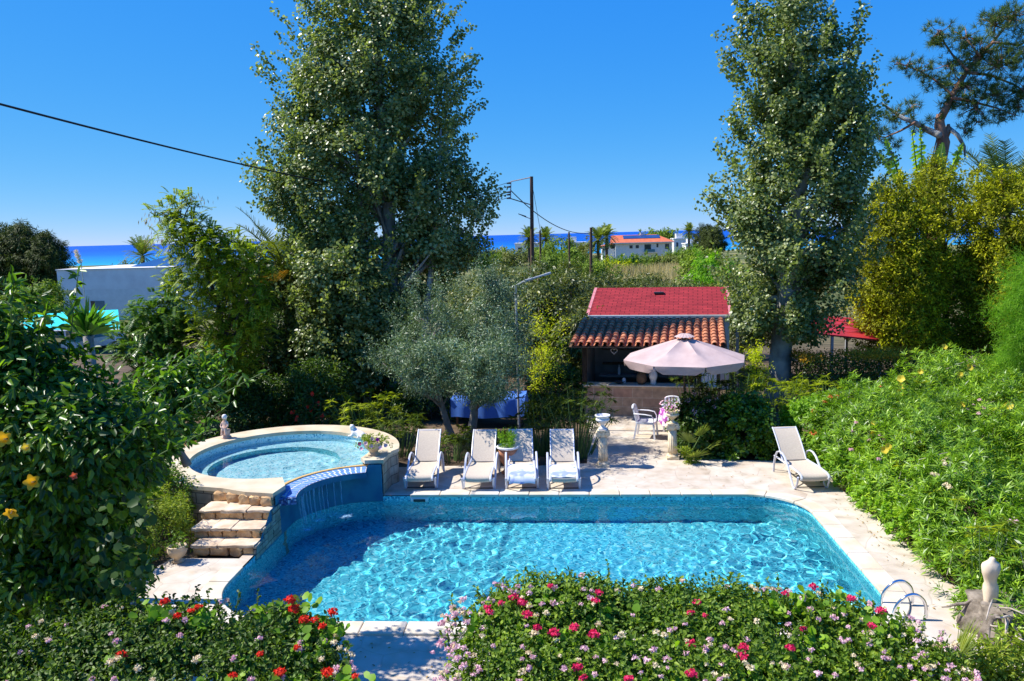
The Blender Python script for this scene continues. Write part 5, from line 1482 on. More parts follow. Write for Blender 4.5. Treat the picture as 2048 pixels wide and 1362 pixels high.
# ---- the two poplars
BP = 25.0
tr = [D_(790, 830, BP), D_(782, 600, BP), D_(778, 440, BP), D_(765, 250, BP), D_(750, 60, BP), D_(745, -60, BP)]; tr[0][2] = -.1
big, R, C = px_tree('poplar_tree', 'huge poplar with a broad crown of glinting grey green leaves, left of centre', 'tree',
    [(-95,725,765),(-50,660,830),(0,608,888),(60,578,905),(120,560,925),(200,545,942),(300,500,962),(380,500,978),(430,545,995),(500,585,990),(560,590,925),(620,590,860),(700,600,830),(780,615,760)],
    BP, .56, M['poplar_leaf'], M['poplar_bark'], 21, 760, 165, .44, .088, .088, trunk=tr, r0=.30, k=80, tmpl=T_ROUND, sprigs=300, sprig_len=.95, gaps=.22, clear=((762,800,395,590),(735,760,440,560),(800,850,250,330)))
for (pa, pb_) in (((735,830),(700,180)),((690,830),(610,230)),((820,830),(880,260))):
    b = MB(); p = [D_(pa[0]+(pb_[0]-pa[0])*t+12*sin(3*t), pa[1]+(pb_[1]-pa[1])*t, BP-.6) for t in np.linspace(0, 1, 9)]; p[0][2] = -.1
    b.tube(p, np.linspace(.15, .03, 9), 8); b.build('stem', M['poplar_bark'], big, smooth='all', world=True)
lm, C = crown(np.random.default_rng(24), rows_px([(470,585,690),(520,575,760),(580,572,800),(650,572,815),(720,585,800),(790,600,740)], 23.4), 23.4, .7, 150, 140, .40, .09, .09, T_ROUND, sprigs=80, sprig_len=.8)
lm.build('low_shoots', M['poplar_leaf'], big)
RP = 24.0
tr = [D_(1556, 800, RP), D_(1562, 700, RP), D_(1572, 600, RP), D_(1590, 470, RP), D_(1602, 370, RP), D_(1590, 220, RP), D_(1575, 40, RP), D_(1578, -80, RP)]; tr[0][2] = -.1
rpop, R, C = px_tree('poplar_tree', 'tall poplar with a thick pale trunk and ragged crown, right of the parasol', 'tree',
    [(-120,1560,1600),(-60,1525,1650),(0,1492,1650),(60,1475,1680),(150,1478,1735),(250,1490,1750),(330,1468,1745),(400,1445,1745),(470,1445,1730),(550,1440,1720),(620,1450,1700),(680,1490,1650)],
    RP, .85, M['poplar_leaf'], M['poplar_bark'], 22, 470, 150, .40, .088, .088, trunk=tr, r0=.36, k=55, tmpl=T_ROUND, sprigs=240, sprig_len=1.05, gaps=.38, clear=((1575,1625,355,480),(1590,1640,330,400),(1560,1590,520,600),(1540,1585,640,720)))
for (pa, pb_, r) in (((1600,380),(1650,250),.14),((1650,250),(1720,30),.06),((1590,420),(1440,400),.06),((1605,360),(1500,90),.07)):
    b = MB(); p = [D_(pa[0]+(pb_[0]-pa[0])*t, pa[1]+(pb_[1]-pa[1])*t, RP) for t in np.linspace(0, 1, 6)]
    b.tube(p, np.linspace(r, r*.4, 6), 8); b.build('limb', M['poplar_bark'], rpop, smooth='all', world=True)
lm = LM(); rg = np.random.default_rng(23)
for (a_, b_) in (((1700,120),(1722,20)),((1455,420),(1418,385)),((1480,150),(1448,110)),((1490,60),(1480,-10)),((1655,90),(1662,30)),((1480,270),(1470,230))):
    for t in np.linspace(0, 1, 7):
        clump(lm, rg, D_(a_[0]+(b_[0]-a_[0])*t, a_[1]+(b_[1]-a_[1])*t, RP+rg.uniform(-.2,.2)), .24, 34, .09, .09, T_ROUND)
lm.build('shoots', M['poplar_leaf'], rpop)

# ---- olives
def olive_low(rows, Y, seed, n=46):
    lm, C = crown(np.random.default_rng(seed), rows_px(rows, Y), Y, .55, n, 130, .21, .095, .022, T_FLAT, up=.3, sprigs=50, sprig_len=.5)
    return lm
OY = 19.4
tr = [D_(938, 872, OY), D_(948, 830, OY), D_(950, 790, OY), D_(970, 720, OY), D_(975, 600, OY)]; tr[0][2] = -.06
px_tree('olive_tree', 'silvery olive tree with a bent trunk in front of the blue table', 'tree',
    [(535,955,980),(560,945,1005),(585,948,1040),(620,915,1035),(650,905,1056),(690,885,1062),(725,900,1045),(760,882,1055),(785,905,1036),(800,930,1000)],
    OY, 1.2, M['olive_leaf'], M['grey_bark'], 31, 140, 170, .25, .09, .02, trunk=tr, r0=.13, k=50, tmpl=T_FLAT, gaps=.42, sprigs=110, sprig_len=.6, up=.3, lm=olive_low([(690,900,1040),(735,872,1050),(775,890,1046),(795,930,1020)], 17.75, 35))
tr = [D_(905, 868, OY+.5), D_(880, 800, OY+.5), D_(860, 700, OY+.5), D_(865, 610, OY+.5)]; tr[0][2] = -.06
px_tree('olive_tree', 'spreading silvery olive tree left of the one with the bent trunk', 'tree',
    [(562,845,870),(580,828,912),(610,822,915),(640,790,930),(670,795,936),(700,745,938),(735,758,930),(760,790,940),(785,815,920)],
    OY+.5, 1.1, M['olive_leaf'], M['grey_bark'], 32, 125, 170, .25, .09, .02, trunk=tr, r0=.10, k=46, tmpl=T_FLAT, gaps=.45, sprigs=110, sprig_len=.6, up=.3, lm=olive_low([(690,800,900),(740,790,905),(785,830,900)], 17.9, 36, 34))

# ---- yellow green shrub beside the olive
px_tree('golden_shrub', 'bright yellow green shrub of upright shoots between olive tree and bar', 'shrub',
    [(610,1068,1085),(650,1045,1112),(700,1045,1130),(750,1052,1118),(785,1060,1100)], 22.3, .9, M['yellow_leaf'], M['bark'], 33, 34, 55, .22, .06, .026, r0=.04, k=22, sprigs=70, sprig_len=.75, tmpl=T_FLAT)
px_tree('golden_shrub', 'small bright yellow green shrub against the trunk of the right poplar', 'shrub',
    [(700,1500,1525),(740,1490,1535),(790,1492,1530)], 22.6, .8, M['yellow_leaf'], M['bark'], 34, 24, 60, .18, .07, .03, r0=.03, k=10, sprigs=24, sprig_len=.5, tmpl=T_FLAT)

# ---- orchard of mango trees behind bar and shed
def orchard(px, pyt, Y, w, seed, n=40, per=120, L=.19, W=.055, leafm='mango_leaf', label=None, hmin=.55, group='mango trees of the orchard', name='mango_tree'):
    t = D_(px, pyt, Y); g = ground_z(t[0], Y); h = t[2]-g
    rows = np.array([(g+h*f, t[0]-w*k, t[0]+w*k) for f, k in ((.16,.62),(.35,.95),(.55,1.0),(.75,.86),(.92,.5),(1.0,.12))])
    rg = np.random.default_rng(seed)
    lm, C = crown(rg, rows, Y, .95, int(n*1.7), int(per*.75), w*.19, L, W, T_FLAT, up=.55, droop=.5, sprigs=n//2, sprig_len=w*.3)
    root = thing(name, label or 'round dense mango tree of the dark green orchard behind the bar', 'tree', (t[0], Y, g), 0, group)
    mb = MB(); trk = [(t[0], Y, g-.1), (t[0]+.05*w, Y, g+h*.4), (t[0], Y, g+h*.8)]
    mb.tube(trk, [w*.07, w*.05, w*.02], 8); limbs(mb, rg, trk, C, w*.07, 8)
    mb.build('trunk', M['bark'], root, smooth='all', world=True)
    lm.build('crown', M[leafm], root)
    return root
orch = [(1010,548,31,2.0),(1085,562,29.5,1.7),(1145,556,31.5,2.1),(1065,535,36,2.3),(1130,533,38,2.5),(960,545,33,2.0),
        (1195,552,39,2.3),(1255,557,40,2.3),(1310,553,39,2.4),(1370,561,41,2.4),(1430,562,39,2.3),(1480,565,36,2.2),
        (1010,520,50,2.8),(1075,524,52,2.7),(1140,523,55,2.8),(1215,552,56,2.6),(1290,545,58,2.6),(1365,562,57,2.6),(1165,620,27.5,1.3),(880,560,34,2.2),(800,560,36,2.2),(720,570,35,2.2)]
for i, (a, b_, c, d) in enumerate(orch):
    lab = None
    if 6 <= i <= 11: lab = ['leftmost','second from left','third from left','fourth from left','fifth from left','rightmost'][i-6]+' mango tree of the row right behind the red shed roof'
    elif i in (12,13,14): lab = 'farther mango tree %s' % ['left of the tall utility pole','right below the tall utility pole','left of the shorter utility pole'][i-12]
    elif i in (15,16,17): lab = 'farther mango tree in front of the %s' % ['dry grass below the shorter pole','white house','dry grass right of the white house'][i-15]
    elif i == 18: lab = 'low mango tree squeezed between golden shrub and bar roof'
    elif i >= 19: lab = 'dark mango tree glimpsed %s' % ['right behind the right side of the big poplar','behind the trunk of the big poplar','behind the left stems of the big poplar'][i-19]
    if i == 2: lab = 'mango tree pressed against the left end of the red shed roof'
    if i == 4: lab = 'mango tree right below the grey lamp head, behind the red shed'
    orchard(a, b_, c, d, 100+i, label=lab, n=52 if c < 33 else 38)

# ---- far trees, palms and grass
def palm_frond(lm, mb, rg, base, az, el, L, nl=26, lw=.035, ll=.42, droop=.9, leafdroop=.35):
    base = np.asarray(base, float); pts = []; d = np.array([cos(az)*cos(el), sin(az)*cos(el), sin(el)]); p = base.copy(); n = 10
    for i in range(n+1):
        pts.append(p.copy()); d = d + np.array([0, 0, -droop/n*(.4+1.2*i/n)]); d /= np.linalg.norm(d); p = p+d*L/n
    pts = np.array(pts)
    mb.tube(pts, np.linspace(.028, .006, n+1)*max(1, L/3), 5)
    t = np.linspace(.14, .99, nl); P = np.stack([np.interp(t*n, np.arange(n+1), pts[:, i]) for i in range(3)], 1)
    T = unit(np.gradient(P, axis=0)); S = unit(np.cross(T, np.array([[0, 0, 1.]]))); U = np.cross(S, T)
    ln = ll*(.45+.9*np.sin(pi*np.clip(t, 0, 1)**.8))*.8
    for s in (-1, 1):
        A = T*.62 + S*s*.75 + U*.25 - np.array([0, 0, leafdroop*.5]) + rg.normal(size=(nl, 3))*.08
        lm.leaves(P, A, U+S*s*.4, ln, lw, T_NEEDLE)
def palm(label, c, zc, n, L, seed, leafm='palm_leaf', group=None, trunk_r=.16, nl=26, ll=.42, lw=.04, el=(-.5, 1.35), droop=1.0, name='date_palm', fruit=None):
    rg = np.random.default_rng(seed); g = ground_z(c[0], c[1])
    t = thing(name, label, 'palm', (c[0], c[1], g), 0, group)
    b = MB(); pr = [(trunk_r*(1.15 if i == 0 else 1)*(1+.10*(i % 2)), (zc-g)*i/14) for i in range(15)]
    b.lathe(pr, (c[0], c[1], g), 12); b.build('trunk', M['bark'], t, smooth='all', world=True)
    lm = LM(); mb = MB()
    for k in range(n):
        f = (k+.5)/n; e = el[0]+(el[1]-el[0])*f**.75+rg.normal()*.08
        palm_frond(lm, mb, rg, (c[0], c[1], zc), 2.399*k+rg.normal()*.2, e, L*rg.uniform(.85, 1.1), nl, lw, ll, droop*rg.uniform(.8, 1.2))
    lm.build('fronds', M[leafm], t); mb.build('frond_ribs', M['green_stem'], t, world=True)
    return t
def far_palm(px, pyc, Y, L, seed, label):
    c = D_(px, pyc, Y); palm(label, (c[0], c[1]), c[2], 34, L, seed, nl=14, ll=.75, lw=.16, el=(-.9, 1.4), trunk_r=.25, leafm='palm_leaf', group=None)
far_palm(1058, 476, 150, 2.4, 201, 'far palm peeping left of the tall utility pole against the sea')
far_palm(1092, 476, 160, 2.6, 202, 'far palm right of the tall utility pole against the sea')
far_palm(1196, 478, 140, 2.6, 203, 'far palm just right of the shorter utility pole')
far_palm(1213, 472, 150, 2.6, 204, 'far palm at the left gable of the white house')
far_palm(1378, 464, 200, 2.4, 205, 'lone round headed palm on a tall trunk near the sea')
far_palm(285, 512, 112, 3.4, 206, 'palm crown rising behind the solar panels of the villa')
far = [('dark casuarina clump at the sea edge right of the shorter pole',1122,472,150,4.5,'far_leaf'),('rounded tree left of the dark casuarina clump',1100,485,140,3.0,'far_leaf'),
       ('green tree before the low white building',1145,500,120,3.4,'far_leaf'),('grey green feathery tree left of the white house',1172,478,140,3.2,'far_grey_leaf'),
       ('bright round tree before the left corner of the white house',1239,513,150,3.6,'yellow_leaf'),('bright round tree before the balcony of the white house',1285,511,150,4.0,'far_leaf'),
       ('grey bush right of the bright round trees',1340,512,150,4.2,'far_grey_leaf'),('flat wooded clump rising behind the roof of the white house',1302,462,260,8.5,'far_leaf'),
       ('low grey green thicket by the shore left of the tall pole',1010,500,200,7.0,'far_grey_leaf'),('dark thicket by the shore behind the big poplar',940,505,190,8.0,'far_leaf'),('green thicket by the shore right of the tall pole',1075,498,210,5.0,'far_leaf'),('second wooded clump behind the roof of the white house',1330,461,262,7.5,'far_leaf'),('green tree right of the white house',1365,497,160,4.2,'far_leaf'),
       ('green tree below the lone round palm',1395,500,150,4.4,'far_leaf'),('tall dark tree left of the right poplar by the sea',1404,448,190,2.2,'casuarina_leaf'),
       ('second tall dark tree by the sea beside the poplar',1418,450,185,2.2,'casuarina_leaf'),('third tall dark tree by the sea beside the poplar',1432,452,180,2.6,'casuarina_leaf'),
       ('large soft green feathery tree left of the right poplar trunk',1425,512,78,3.4,'fennel_leaf'),('soft green tree behind the feathery one',1410,498,100,3.4,'far_leaf'),
       ('yellow green citrus tree among the orchard tops',1200,515,95,2.6,'far_leaf'),('low green tree beyond the orchard at centre',1110,508,95,2.8,'far_leaf'),
       ('pale green bush left of the villa',85,560,66,2.4,'far_leaf'),('second pale bush by the villa corner',40,575,62,2.6,'far_leaf'),
       ('dark casuarina tree at the far left edge',-15,452,110,4.2,'casuarina_leaf'),('tallest dark casuarina tree of the left group',40,447,108,4.2,'casuarina_leaf'),('dark casuarina tree right in the left group',92,468,106,3.0,'casuarina_leaf'),
       ('low shrub on the villa roof line by the palm',250,522,110,2.2,'far_grey_leaf')]
for i, (lab, px, py, Y, w, lf) in enumerate(far):
    cas = lf == 'casuarina_leaf'
    orchard(px, py, Y, w, 300+i, n=40 if not cas else 110, per=80 if not cas else 130, L=w*.11 if not cas else w*.17, W=w*.045 if not cas else w*.026, leafm=lf, label=lab, group=None, name='far_tree')
lm = LM(); rg = np.random.default_rng(40)
for (px, py, Y, n, sx, sy) in ((1218,544,150,5000,3.6,7),(1365,552,140,6000,3.2,9),(1300,540,155,1500,5,4),(1395,562,115,1800,2,5)):
    g = D_(px, py, Y); P = np.stack([g[0]+rg.normal(size=n)*sx, Y+rg.normal(size=n)*sy, np.zeros(n)], 1)
    P[:, 2] = [ground_z(a_, b_) for a_, b_ in P[:, :2]]
    lm.leaves(P, rnd_dirs(rg, n)*.35+[0, 0, 1], rnd_dirs(rg, n), rg.uniform(.9, 2.1, n), .09, T_NEEDLE)
tag(lm.build('dry_grass', M['dry_grass'], None), 'dry straw coloured grass field beyond the orchard', 'grass', kind='stuff')

# ---- right side: conifers, pine, banana, palm, feathery bush
con = [([(362,1750,1785),(400,1720,1830),(460,1705,1875),(540,1695,1890),(620,1700,1890),(700,1715,1880)], 27.0, 'golden conifer just right of the right poplar, with yellow branch tips'),
       ([(325,1855,1890),(360,1815,1945),(430,1785,1985),(520,1775,1990),(620,1785,1990),(705,1805,1980)], 27.8, 'tallest golden conifer, below the broken pine trunk'),
       ([(348,1990,2012),(380,1952,2060),(450,1935,2105),(560,1930,2120),(710,1940,2110)], 26.5, 'golden conifer at the right edge in front of the date palm')]
for i, (rw, Y, lab) in enumerate(con):
    px_tree('golden_conifer', lab, 'tree', rw, Y, .8, M['conifer_leaf'], M['bark'], 50+i, 230, 140, .34, .13, .045, r0=.16, k=24, tmpl=T_FLAT, up=.2, sprigs=230, sprig_len=.55, shell=.34)
px_tree('feathery_bush', 'soft bright green feathery bush at the right edge above the flowering hedge', 'shrub',
    [(520,2035,2080),(580,2000,2120),(650,1990,2130),(730,1990,2130)], 17.0, .8, M['fennel_leaf'], M['green_stem'], 54, 110, 190, .28, .12, .008, r0=.03, k=24, tmpl=T_NEEDLE, up=.4, sprigs=80, sprig_len=.5)
# pine with a broken top
PY_ = 31.0
pb_ = D_(1868, 480, PY_); pb_[2] = ground_z(0, PY_)-.1
pine = thing('pine_tree', 'old pine with a broken reddish trunk and airy needle tufts, upper right', 'tree', tuple(pb_))
b = MB(); b.tube([pb_, D_(1872,480,PY_), D_(1876,340,PY_), D_(1887,285,PY_), D_(1879,250,PY_), D_(1880,228,PY_)], [.36,.30,.24,.22,.18,.12], 10)
b.tube([D_(1886,282,PY_), D_(1896,262,PY_), D_(1897,248,PY_)], [.15,.12,.05], 8)
b.tube([D_(1879,240,PY_), D_(1894,215,PY_), D_(1905,190,PY_), D_(1935,140,PY_), D_(1985,85,PY_), D_(2030,30,PY_)], [.16,.13,.11,.09,.06,.03], 8)
b.build('trunk', M['pine_bark'], pine, smooth='all', world=True)
brs = [([(1878,270),(1850,258),(1830,245),(1805,236),(1785,222),(1765,208)],.13),([(1895,255),(1915,270),(1928,292),(1930,312)],.10),([(1905,190),(1870,160),(1835,140),(1795,125)],.05),
       ([(1935,140),(1905,110),(1885,80),(1875,60)],.05),([(1935,145),(1980,150),(2030,170),(2060,190)],.06),([(1985,85),(2040,90),(2080,70)],.05),([(1905,195),(1950,205),(1990,215),(2030,230)],.06),
       ([(1830,245),(1800,262),(1770,275),(1745,270)],.05),([(1878,262),(1868,300),(1862,335)],.03),([(1885,280),(1868,310),(1858,350)],.025),([(1960,112),(1935,80),(1930,55)],.04)]
for pts, r in brs:
    b = MB(); m = len(pts); b.tube([D_(x, y, PY_+.6*sin(i*2.1+r*90)) for i, (x, y) in enumerate(pts)], np.linspace(r, r*.3, m), 7); b.build('branch', M['poplar_bark'] if r > .09 else M['pine_bark'], pine, smooth='all', world=True)
lm = LM(); rg = np.random.default_rng(60); mb = MB()
for (x, y, r) in ((1880,65,30),(1868,85,20),(1925,75,30),(1990,50,40),(2030,35,40),(1960,110,45),(1900,130,34),(1840,140,24),(1795,125,15),(1820,128,18),(1865,165,24),(1930,170,48),(2000,130,55),(2060,100,50),(1990,190,45),(2045,180,45),(1950,215,32),(1900,200,26),(2010,228,26),(1825,215,24),(1790,235,30),(1760,268,24),(1740,230,20),(1838,258,18),(1870,240,16),(1785,290,20),(1930,262,18),(2040,215,22),(1955,245,22)):
    c = D_(x, y, PY_); rm = r/F_PX*PY_; k = max(4, int(30*(r/30)**2))
    for q in range(k):
        d = rnd_dirs(rg, 1)[0]; p = c+d*rm*rg.random()**.5*np.array([1, 1.1, .8]); n = 30
        A = rnd_dirs(rg, n)+np.array([0, 0, .35])+d*.5
        lm.leaves(np.repeat(p[None], n, 0)+rg.normal(size=(n, 3))*.03, A, rnd_dirs(rg, n), rg.uniform(.14, .26, n), .016, T_NEEDLE)
        if rg.random() < .4: mb.tube([c+rg.normal(size=3)*.05, (c+p)/2+rg.normal(size=3)*.05, p], [.018, .014, .006], 4)
lm.build('needles', M['pine_leaf'], pine); mb.build('twigs', M['pine_bark'], pine, world=True)['kind'] = 'stuff'
# banana
ban = thing('banana_plant', 'tall banana plant with torn ragged leaves rising behind the golden conifers', 'plant', (D_(1850,480,29.2)[0], 29.2, ground_z(0,29.2)))
bx = D_(1848, 470, 29.2)
b = MB(); b.tube([(bx[0],29.2,ground_z(0,29.2)-.1), (bx[0],29.2,bx[2]*.6), tuple(bx)], [.16,.13,.08], 10); b.build('trunk', M['green_stem'], ban, smooth='all', world=True)
for i, (mid, tip, w, tear) in enumerate((((1800,360),(1772,278),.28,1),((1795,350),(1758,306),.25,1),((1838,380),(1824,262),.25,1),((1845,370),(1841,258),.25,1),((1872,370),(1886,288),.36,0),((1905,330),(1925,288),.2,1),((1830,420),(1800,400),.3,1))):
    p0, p1, p2 = bx, D_(*mid, 29.2+.5*sin(i)), D_(*tip, 29.2+.9*sin(i*2))
    t = np.linspace(0, 1, 34)[:, None]; C_ = (1-t)**2*p0+2*t*(1-t)*(p1*1.0)+t*t*p2
    C_ = C_ + np.array([0, 0, 0])
    T = unit(np.gradient(C_, axis=0)); S = unit(np.cross(T, np.array([[.25, -1., .2]]))); U = np.cross(S, T)
    lm = LM(); rg = np.random.default_rng(70+i); tt = t[:, 0]
    wd = w*np.sin(pi*np.clip((tt-.22)/.80, 0, 1))**.6
    for s in (-1, 1):
        k = tt > .24
        A = S[k]*s+T[k]*.35-np.array([0, 0, .55 if tear else .1])+rg.normal(size=(k.sum(), 3))*(.26 if tear else .02)
        lm.leaves(C_[k], A, U[k]+S[k]*s*.3, wd[k]*rg.uniform(.55 if tear else .97, 1.15, k.sum()), .13 if not tear else .11, T_BLADE)
    lf = lm.build('leaf', M['banana_leaf'], ban)
    b = MB(); b.tube(C_, np.linspace(.05, .012, len(C_)), 6); b.build('midrib', M['green_stem'], lf)
c = D_(2012, 425, 32.0); palm('large date palm with arching grey green fronds at the right edge', (c[0], c[1]), c[2], 46, 3.3, 71, nl=40, ll=.62, lw=.035, el=(-.4, 1.35), droop=.95)

# ---- left side
c = D_(575, 560, 25.0)
dp = palm('dark date palm half hidden behind the big poplar, with a yellow fruit stalk', (c[0], c[1]), c[2], 34, 2.5, 81, nl=34, ll=.5, lw=.035, el=(-.75, 1.3), droop=1.0)
for k, (px, py, n_) in enumerate(((515,560,40),(548,552,26))):
    o = D_(px, py, 23.2); st = D_(px+40, py-8, 24.2); lm = LM(); rg = np.random.default_rng(83+k)
    b = MB()
    for j in range(n_):
        e = o+rg.normal(size=3)*np.array([.2, .12, .06])-[0, 0, .08]
        b.tube([st, (st+e)/2+[0,0,.12], e], [.012,.010,.006], 4)
    b.build('fruit_stalk', M['fruit_yellow'], dp, world=True)
def pinnate(lm, rg, base, d, L, nl, ll, lw, droop=.3, tmpl=T_FLAT):
    d = np.asarray(d, float); d /= np.linalg.norm(d); t = np.linspace(.12, 1, nl)
    P = base+d*(t*L)[:, None]-np.array([0, 0, 1])*(droop*L*t**2)[:, None]
    T = unit(np.gradient(P, axis=0)); S = unit(np.cross(T, np.array([[.05, .03, 1.]]))); U = np.cross(S, T)
    for s in (-1, 1): lm.leaves(P, T*.45+S*s-U*.15, U+S*s*.2+rg.normal(size=(nl, 3))*.1, ll, lw, tmpl)
def feather_tree(name, label, rows, Y, depth, leafm, seed, n, L, nl, ll, lw, trunk, r0, k, droop=.3, upw=.25):
    rg = np.random.default_rng(seed); R = rows_px(rows, Y); C, out = env_clumps(rg, R, Y, depth, n, .2, .55)
    root = thing(name, label, 'tree', tuple(trunk[0])); lm = LM()
    for c, o in zip(C, out):
        for q in range(rg.integers(4, 7)):
            d = rnd_dirs(rg, 1)[0]*.9+o*.7+np.array([0, 0, upw]); pinnate(lm, rg, c+rg.normal(size=3)*.08, d, L*rg.uniform(.7, 1.25), nl, ll, lw, droop)
    mb = MB(); tt = np.array(trunk); mb.tube(tt, np.linspace(r0, r0*.25, len(tt)), 8); limbs(mb, rg, trunk, C, r0, k, lo=.15)
    mb.build('trunk', M['bark'], root, smooth='all', world=True); lm.build('crown', M[leafm], root)
    return root
px_tree('broadleaf_tree', 'shady broadleaf tree filling the gap between acacia and big poplar', 'tree', [(500,480,560),(560,440,600),(640,425,610),(720,430,605),(800,450,590)], 24.0, .7, M['mango_leaf'], M['bark'], 84, 120, 110, .40, .15, .055, r0=.12, k=24, tmpl=T_FLAT, sprigs=60, gaps=.2)
AY = 20.6
tr = [D_(470,880,AY), D_(460,760,AY), D_(440,620,AY), D_(400,500,AY), D_(360,430,AY)]; tr[0][2] = -.1
ac = feather_tree('acacia_tree', 'airy acacia with bright feathery leaves and brown pods, left of the poplar', [(385,335,390),(420,302,400),(450,310,440),(490,310,520),(560,330,555),(640,372,555),(740,395,515),(820,405,480)], AY, .6, 'acacia_leaf', 85, 620, .32, 15, .075, .024, tr, .09, 60)
lm = LM(); rg = np.random.default_rng(86); n = 260
for (px, py, s_) in ((315,440,18),(340,420,20),(385,400,15),(310,480,14),(415,470,20),(350,480,25)):
    g = D_(px, py, AY); k = n//6; lm.leaves(g+rg.normal(size=(k, 3))*np.array([s_, s_, s_*.6])/F_PX*AY, rnd_dirs(rg, k)*.3-[0,0,1], rnd_dirs(rg, k), .13, .022, T_FLAT)
lm.build('pods', M['dead_leaf'], ac)
PPY = 21.5
tr = [D_(345,850,PPY), D_(335,800,PPY), D_(320,740,PPY), D_(315,640,PPY)]; tr[0][2] = -.1
feather_tree('sumac_tree', 'small tree with dark glossy drooping compound leaves in front of the villa', [(585,305,350),(620,245,392),(680,222,402),(740,250,392),(790,300,370)], PPY, .8, 'pepper_leaf', 87, 260, .38, 11, .12, .038, tr, .07, 40, .35)

def dome(label, c, rx, ry, h, leafm, seed, n, per, rc, L, W, tmpl=T_FOLD, name='shrub', group=None, cat='shrub', flat=.6, z0=None, stems=14, sprigs=0, kind='clump', **kw):
    """shrub: leaf clumps over a dome standing on the ground"""
    rg = np.random.default_rng(seed); z0 = (ground_z(c[0], c[1]) if z0 is None else z0); lm = LM()
    root = thing(name, label, cat, (c[0], c[1], z0), 0, group); tops = []
    for i in range(n):
        a = rg.random()*2*pi; u = rg.random()**.5; el = rg.random()
        if rg.random() < .55: rr, zz = u, (1-u**4)**.5
        else: zz = el; rr = (1-zz**4)**.25
        k = rg.uniform(.74, 1.0)+.07*sin(a*5+seed)+.05*sin(zz*9+a*3)
        p = np.array([c[0]+rx*rr*k*cos(a), c[1]+ry*rr*k*sin(a), z0+max(.12, h*zz*k)])
        o = np.array([rr*cos(a), rr*sin(a), zz*.9]); tops.append(p)
        if kind == 'whorl':
            d = unit((o*.8+np.array([0, 0, .7])+rg.normal(size=3)*.4)[None])[0]; m = per
            ph = np.linspace(0, 2*pi, m, endpoint=False)+rg.random()*6
            u1 = unit(np.cross(d, [.3, .5, .1])[None])[0]; u2 = np.cross(d, u1)
            A = np.cos(ph)[:, None]*u1+np.sin(ph)[:, None]*u2+d*rg.uniform(.2, 1.1, m)[:, None]-np.array([0, 0, .15])
            P = p+d*(rg.random(m)*rc)[:, None]
            lm.leaves(P, A, d+rnd_dirs(rg, m)*.25, L*rg.uniform(.7, 1.25, m), W*rg.uniform(.8, 1.2, m), tmpl)
        else:
            q = rg.uniform(.7, 1.3); clump(lm, rg, p, rc*q, int(per*q*q), L, W, tmpl, o, up=kw.get('up', .5), droop=kw.get('droop', 0), squash=.85)
    tops = np.array(tops)
    for i in range(sprigs):
        p = tops[rg.integers(len(tops))]; d = unit((np.array([0, 0, 1.])+rg.normal(size=3)*.3)[None])[0]; m = 14; t = np.linspace(0, 1, m)
        P = p+d*(t*rg.uniform(.12, .34))[:, None]
        lm.leaves(P, rnd_dirs(rg, m)+d*.5, rnd_dirs(rg, m)+[0, 0, .4], L*.9, W*.9, tmpl)
    mb = MB()
    for i in range(stems):
        e = tops[rg.integers(len(tops))]; s0 = np.array([c[0]+rg.normal()*.12*rx, c[1]+rg.normal()*.12*ry, z0-.03])
        mb.tube(branch_path(s0, e, rg, 5, .12), np.linspace(.022, .006, 5), 5)
    mb.build('stems', M['bark'], root, world=True); lm.build('foliage', M[leafm], root)
    return root, tops

# understory shrubs in the shade left of and behind the spa
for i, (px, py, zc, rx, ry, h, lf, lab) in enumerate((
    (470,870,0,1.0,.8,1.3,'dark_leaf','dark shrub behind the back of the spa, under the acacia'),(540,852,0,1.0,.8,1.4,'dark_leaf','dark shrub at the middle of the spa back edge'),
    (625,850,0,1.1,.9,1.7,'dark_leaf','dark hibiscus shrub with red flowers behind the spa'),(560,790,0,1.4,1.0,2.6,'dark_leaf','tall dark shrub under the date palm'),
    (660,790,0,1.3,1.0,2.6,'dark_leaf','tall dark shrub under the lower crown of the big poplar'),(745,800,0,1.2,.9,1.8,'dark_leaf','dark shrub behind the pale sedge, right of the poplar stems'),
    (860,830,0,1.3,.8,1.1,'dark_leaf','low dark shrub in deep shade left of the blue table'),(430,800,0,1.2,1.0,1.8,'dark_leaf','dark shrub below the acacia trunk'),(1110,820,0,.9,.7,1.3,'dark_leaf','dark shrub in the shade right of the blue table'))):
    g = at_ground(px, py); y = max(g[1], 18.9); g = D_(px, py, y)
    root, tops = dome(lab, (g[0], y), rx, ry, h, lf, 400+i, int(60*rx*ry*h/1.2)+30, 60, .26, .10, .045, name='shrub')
    if i == 2:
        for k, (fx, fy) in enumerate(((626,790),(637,807),(584,824),(645,830),(597,838),(570,853),(619,816))):
            lm = LM(); rgk = np.random.default_rng(k)
            for q in range(2): trumpet(lm, rgk, D_(fx, fy, y-.85)+rgk.normal(size=3)*.03, (-.4,-1,.4), .065)
            lm.build('bloom', M['petal_red'], root)
lm = LM(); rg = np.random.default_rng(44); n = 1500
for (px, py, sx, sy) in ((420,868,1.0,.8),(1135,715,1.2,1.2),(1470,740,1.2,1.5)):
    g = at_ground(px, py); P = np.stack([g[0]+rg.normal(size=n)*sx*.6, g[1]+rg.normal(size=n)*sy*.6, np.full(n, -.045)], 1)
    lm.leaves(P, rnd_dirs(rg, n)*[1,1,.2], rnd_dirs(rg, n)*.4+[0,0,1], rg.uniform(.06,.13,n), .045, T_FLAT)
tag(lm.build('leaf_litter', M['dead_leaf'], None), 'brown fallen leaves strewn over the bare garden soil', 'leaf litter', kind='stuff')

